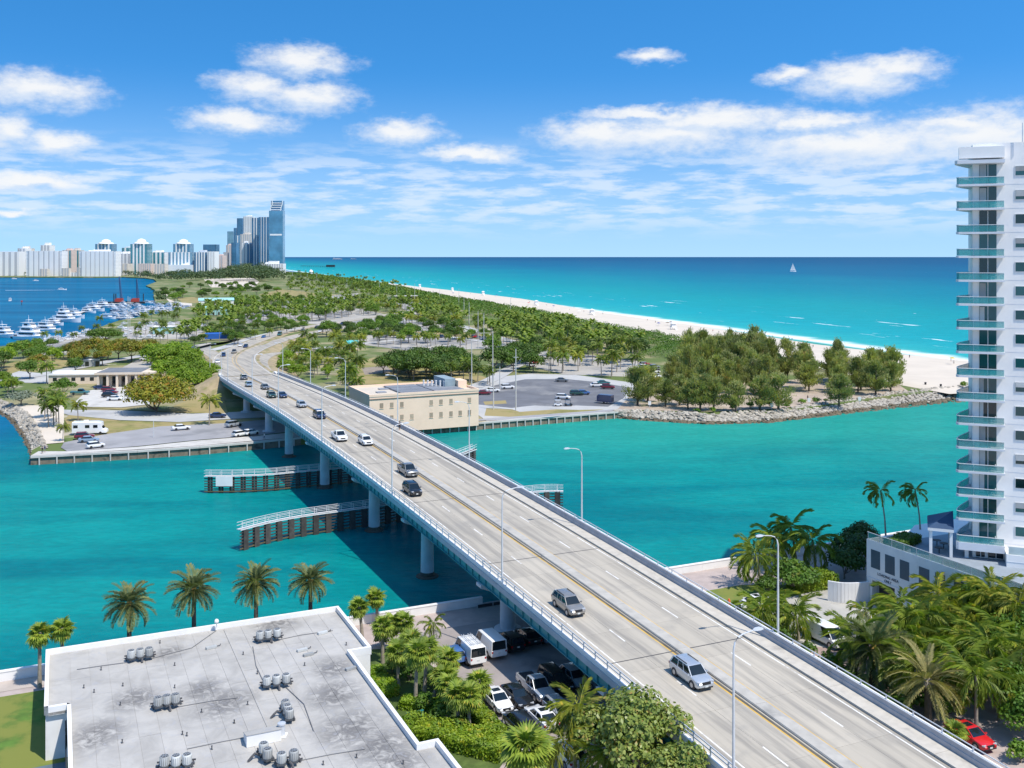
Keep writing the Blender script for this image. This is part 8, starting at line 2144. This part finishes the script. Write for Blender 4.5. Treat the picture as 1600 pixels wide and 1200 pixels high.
for i, u in enumerate((178, 181, 224)): tag(obj('mooring_pile', MB().tube([(0, 0, -1), (0, 0, 10)], .5, 6).mesh('mooring_pile', c_trim), None, None, P(u, 474, 0)), 'dark spud pile by the crane barges, %s' % ('leftmost', 'close beside the leftmost', 'right of both cranes')[i], 'pile')
# sailing boat and ships at sea, fishing pier
sb = thing('sailboat', 'white sailing boat alone on the blue sea near the horizon', 'sailboat', P(1239, 424.5, 0)); k = P(1239, 424.5).y / F; L = 9 * k
hl = MB(); loft(hl, [[(x * L, -f * L * .14, 0), (x * L, f * L * .14, 0), (x * L, f * L * .16, z * k), (x * L, -f * L * .16, z * k)] for x, f, z in ((-.5, .8, 1.2), (0, 1, 1.1), (.35, .6, 1.3), (.55, .05, 1.6))]); obj('hull', hl.mesh('hull', hullm), None, sb)
obj('mast', MB().tube([(0, 0, .5 * k), (0, 0, 14 * k)], .12 * k, 5).mesh('mast', m_galv), None, sb)
obj('mainsail', MB().add([(-.1 * k, .05, 2 * k), (-4 * k, 1 * k, 2 * k), (-.1 * k, .05, 13.6 * k), (-.1 * k, -.05, 2 * k), (-4 * k, .9 * k, 2 * k), (-.1 * k, -.05, 13.6 * k)], ((0, 1, 2), (5, 4, 3))).mesh('mainsail', m_cap), None, sb)
obj('jib', MB().add([(.3 * k, 0, 12 * k), (4.4 * k, .3 * k, 2 * k), (.4 * k, .6 * k, 2.2 * k)], ((0, 1, 2),)).mesh('jib', m_cap), None, sb)
def ship(u, dist, Ls, label):
    q = PD(u, HV, dist); t = thing('cargo_ship', label, 'ship', (q.x, q.y, 0)); hz = Ls * .1
    h_ = MB(); loft(h_, [[(x, -10, -2), (x, 10, -2), (x, 14, z), (x, -14, z)] for x, z in ((-Ls / 2, hz), (Ls * .4, hz), (Ls * .5, hz * 1.3))]); obj('hull', h_.mesh('hull', s_grey), None, t)
    obj('bridge_house', MB().box((-Ls * .36, 0, hz), (Ls * .1, 20, Ls * .10)).mesh('bridge_house', s_grey), None, t); obj('cargo', MB().box((Ls * .05, 0, hz), (Ls * .55, 22, Ls * .05)).mesh('cargo', s_grey), None, t)
ship(527, 16000, 150, 'grey cargo ship on the horizon, left of two'); ship(552, 17000, 95, 'small grey ship on the horizon, right of two')
pp0 = thing('fishing_pier', 'thin fishing pier reaching into the sea by the far beach', 'pier', P(492, 417.5, 0)); q0 = pp0.location; a, b = P(470, 417, 0) - q0, P(522, 418.2, 0) - q0
obj('deck', MB().obox(a + Vector((0, 0, 5)), b - a, Vector((0, 8, 0)), (0, 0, 1.2)).mesh('deck', bark), None, pp0); obj('pier_head', MB().box(tuple(b + Vector((-15, 0, 3))), (36, 20, 9)).mesh('pier_head', c_trim), None, pp0)
pls = MB()
for i in range(16): pls.box(tuple(a.lerp(b, i / 15) + Vector((0, 4, -1))), (1.2, 1.2, 6.2))
obj('piles', pls.mesh('piles', bark), None, pp0)

# ------------------------------------------------------------------ beach: lifeguard towers, parasols, people
def guard_tower(u, v, label):
    t = thing('lifeguard_tower', label, 'lifeguard tower', P(u, v, 1.7), .3); c_ = white_c
    for x in (-1.3, 1.3):
        for y in (-1.3, 1.3): obj('leg', MB().box((x, y, -.4), (.2, .2, 2.0)).mesh('leg', c_), None, t)
    obj('deck', MB().box((0, 0, 1.6), (4.2, 4.2, .15)).mesh('deck', c_), None, t); obj('cabin', MB().box((0, .3, 1.75), (2.6, 2.4, 2.2)).mesh('cabin', c_), None, t)
    rf = MB(); rf.add([(-2, -1.6, 3.96), (2, -1.6, 3.96), (2, 2, 3.96), (-2, 2, 3.96), (0, .2, 5.0)], ((0, 1, 4), (1, 2, 4), (2, 3, 4), (3, 0, 4), (3, 2, 1, 0))); obj('roof', rf.mesh('roof', m_cap), None, t)
    obj('ramp', MB().obox((-.6, -2.1, 1.5), (1.2, 0, 0), (0, -3.5, -1.6), (0, 0, .1)).mesh('ramp', c_), None, t)
for u, v, lb in ((1052, 515, 'white lifeguard tower by parasols at the near part of the beach'), (755, 461, 'white lifeguard tower near the shore in the middle distance'), (925, 492, 'lifeguard tower midway along the beach with people round it'), (707, 455, 'white lifeguard tower by the surf, second of the far ones'), (656, 449, 'far white lifeguard tower, first beyond the palms'), (612, 443, 'tiny far lifeguard tower on the north beach'), (838, 477, 'small lifeguard stand between two towers on the beach')):
    guard_tower(u, v, lb)
wt = thing('beach_tower', 'white domed tower on the sand near the north beach', 'tower', P(486, 430, ZG)); k = P(486, 430).y / F
obj('shaft', MB().lathe((0, 0, 0), [(2.6 * k, 0), (2.0 * k, 5 * k)], 10).mesh('shaft', s_white, 50), None, wt); obj('dome', MB().lathe((0, 0, 5 * k), [(3.0 * k, 0), (2.6 * k, 1.6 * k), (1.2 * k, 3 * k), (.2, 3.4 * k)], 10).mesh('dome', s_white, 50), None, wt)
pc = {'blue': (0.03, 0.06, 0.25), 'red': (0.45, 0.05, 0.05), 'yellow': (0.55, 0.40, 0.06), 'white': (0.7, 0.7, 0.7), 'brown': (0.16, 0.11, 0.08)}
def parasol(u, v, c, label, group=None):
    t = thing('beach_parasol', label, 'parasol', P(u, v, 1.9), 0, group)
    obj('pole', MB().tube([(0, 0, -.3), (0, 0, 2.2)], .04, 5).mesh('pole', m_galv), None, t)
    obj('canopy', MB().lathe((0, 0, 1.7), [(1.4, 0), (.8, .35), (.05, .6)], 8).mesh('canopy', mat('parasol_' + c, pc[c], .8)), None, t)
parasol(1029, 509, 'blue', 'dark blue parasol left of the near lifeguard tower'); parasol(1043, 508, 'brown', 'brown parasol beside the near lifeguard tower, left one'); parasol(1048, 507, 'brown', 'brown parasol beside the near lifeguard tower, right one'); parasol(1488, 566, 'yellow', 'yellow parasol on the sand by the tower balconies')
for u, v, c in ((865, 481, 'blue'), (826, 476, 'red'), (776, 463, 'blue'), (905, 489, 'white'), (708, 460, 'blue')): parasol(u, v, c, '%s parasol on the sand %s' % (c, {865: 'left of two people', 826: 'midway up the beach', 776: 'close to the far dune', 905: 'beside the middle lifeguard tower', 708: 'by the far lifeguard tower'}[u]))
rp_ = random.Random(3)
skin = mat('tanned_skin', (0.40, 0.24, 0.16), .7, .1, 2.0, rnd=.3)
def person_mesh(seed, shirt, pants, stride=.18):
    """one continuous figure grown from a skeleton, a quad tube body with head"""
    vts = [(0, 0, .95), (0, 0, 1.15), (0, 0, 1.38), (0, 0, 1.50), (0, 0, 1.64), (0, 0, 1.75), (.10, 0, .92), (.11, stride, .50), (.11, stride * .9, .06), (.11, stride * .9 + .13, .03), (-.10, 0, .92), (-.11, -stride * .5, .50), (-.11, -stride * 1.4, .08), (-.11, -stride * 1.4 + .13, .03), (.19, 0, 1.40), (.24, -.08, 1.13), (.23, .04, .90), (-.19, 0, 1.40), (-.24, .08, 1.13), (-.23, .14, .90)]
    eds = [(0, 1), (1, 2), (2, 3), (3, 4), (4, 5), (0, 6), (6, 7), (7, 8), (8, 9), (0, 10), (10, 11), (11, 12), (12, 13), (2, 14), (14, 15), (15, 16), (2, 17), (17, 18), (18, 19)]
    rad = [.15, .14, .16, .06, .10, .08, .095, .065, .045, .04, .095, .065, .045, .04, .06, .045, .04, .06, .045, .04]
    me = bpy.data.meshes.new('person'); me.from_pydata(vts, eds, []); o = bpy.data.objects.new('person', me); COL.objects.link(o)
    md = o.modifiers.new('skin', 'SKIN'); ly = me.skin_vertices[0]
    for i, r_ in enumerate(rad): ly.data[i].radius = (r_, r_ * .85)
    ly.data[0].use_root = True
    o.modifiers.new('sub', 'SUBSURF').levels = 1; o.modifiers['sub'].render_levels = 1
    bpy.context.view_layer.update()
    m2 = bpy.data.meshes.new_from_object(o.evaluated_get(bpy.context.evaluated_depsgraph_get()))
    bpy.data.objects.remove(o)
    m2.materials.clear()
    for q in (skin, shirt, pants): m2.materials.append(q)
    for p_ in m2.polygons:
        z = p_.center.z; p_.material_index = 1 if 1.0 < z < 1.47 and abs(p_.center.x) < .24 else (2 if .38 < z <= 1.0 and abs(p_.center.x) < .2 else 0)
    m2.shade_smooth(); return m2
cl = {c: mat('cloth_' + c, v, .85, .1, 3.0) for c, v in (('black', (.02, .02, .022)), ('white', (.65, .65, .64)), ('navy', (.03, .05, .12)), ('red', (.4, .05, .04)), ('grey', (.2, .2, .21)))}
PM = [person_mesh(0, cl['black'], cl['black']), person_mesh(1, cl['grey'], cl['black'], .1), person_mesh(2, cl['white'], cl['navy'], .14), person_mesh(3, cl['navy'], cl['grey'], .05), person_mesh(4, cl['red'], cl['navy'], .1)]
hairm = mat('dark_hair', (.03, .02, .015), .8)
hair = MB().lathe((0, -.015, 1.66), [(.115, 0), (.11, .09), (.03, .155)], 8).mesh('hair', hairm, 50)
def person(loc, rz, i, label, group=None):
    o = tag(obj('person', PM[i], None, None, loc, (0, 0, rz)), label, 'person', group)
    obj('hair', hair, None, o); return o
s1, o1 = brpos(626, 672, .2); s2, o2 = brpos(630, 669, .2)
person(B(s1, 9.0, .21), ang(-bdir(s1)) - math.pi / 2, 0, 'person in black walking on the bridge sidewalk before the beige building, left of two')
person(B(s1 + 1.2, 9.55, .21), ang(-bdir(s1)) - math.pi / 2, 1, 'person in a grey top walking on the bridge sidewalk by the parapet, right of two')
for u, v, i, lb in ((66, 709, 0, 'person in black at the west end of the promenade, left of two'), (70, 707, 3, 'person in navy at the west end of the promenade, right of two'), (413, 687, 2, 'person standing in the bridge shade on the quay')): person(P(u, v, ZG + .1), rp_.uniform(0, 6), i, lb)
for u, v, i, lb in ((1290, 634, 1, 'person in grey sitting out near the casuarina rocks'), (1273, 628, 3, 'person in navy under the casuarinas'), (1262, 626, 0, 'person in black under the casuarinas, left of a navy one')): person(P(u, v, ZG + .1), rp_.uniform(0, 6), i, lb)
for i in range(26):
    y = math.exp(rp_.uniform(math.log(430), math.log(1300))); x = lin(WAT, y) - rp_.uniform(4, 24)
    person((x, y, .75 if True else 0), rp_.uniform(0, 6.28), rp_.randrange(5), 'tiny person out on the beach sand near the water', 'people on the beach')
for u, v in ((1446, 602), (1470, 605)):
    tag(obj('beach_bin', MB().lathe((0, 0, 0), [(.35, 0), (.4, 1.1)], 8).mesh('beach_bin', c_trim), None, None, P(u, v, 2.0)), 'dark bin standing on the sand behind the rocks, %s of two' % ('left' if u < 1460 else 'right'), 'bin')
for u, v, lb in ((1015, 638, 'small white sign under the first casuarina'), (1206, 641, 'white sign board on the rocks under casuarinas'), (1343, 631, 'white sign post among the casuarinas at the beach end'), (1264, 633, 'small white marker post on the rocks')):
    t = thing('sign_post', lb, 'sign', P(u, v, ZG)); obj('post', MB().box((0, 0, 0), (.1, .1, 1.6)).mesh('post', m_galv), None, t); obj('board', MB().box((0, -.08, 1.0), (.9, .05, 1.2)).mesh('board', m_cap), None, t)

# ------------------------------------------------------------------ which one of a small group: its order across the place
ORD = ['first', 'second', 'third', 'fourth', 'fifth', 'sixth', 'seventh', 'eighth', 'ninth', 'tenth', 'eleventh', 'twelfth', 'thirteenth', 'fourteenth', 'fifteenth', 'sixteenth', 'seventeenth', 'eighteenth']
GR = {}
for o in list(COL.objects):
    if o.parent is None and 'group' in o: GR.setdefault((o['group'], o['label']), []).append(o)
for (g_, lb), os_ in GR.items():
    if 1 < len(os_) <= 18 and len(lb.split()) <= 12 and not g_.startswith(('cars', 'boats', 'people', 'far', 'bright', 'small roof vents')):
        os_.sort(key=lambda q: q.location.x / q.location.y)
        for w_, q in zip(ORD, os_): q['label'] = '%s from the left, %s' % (w_, lb)
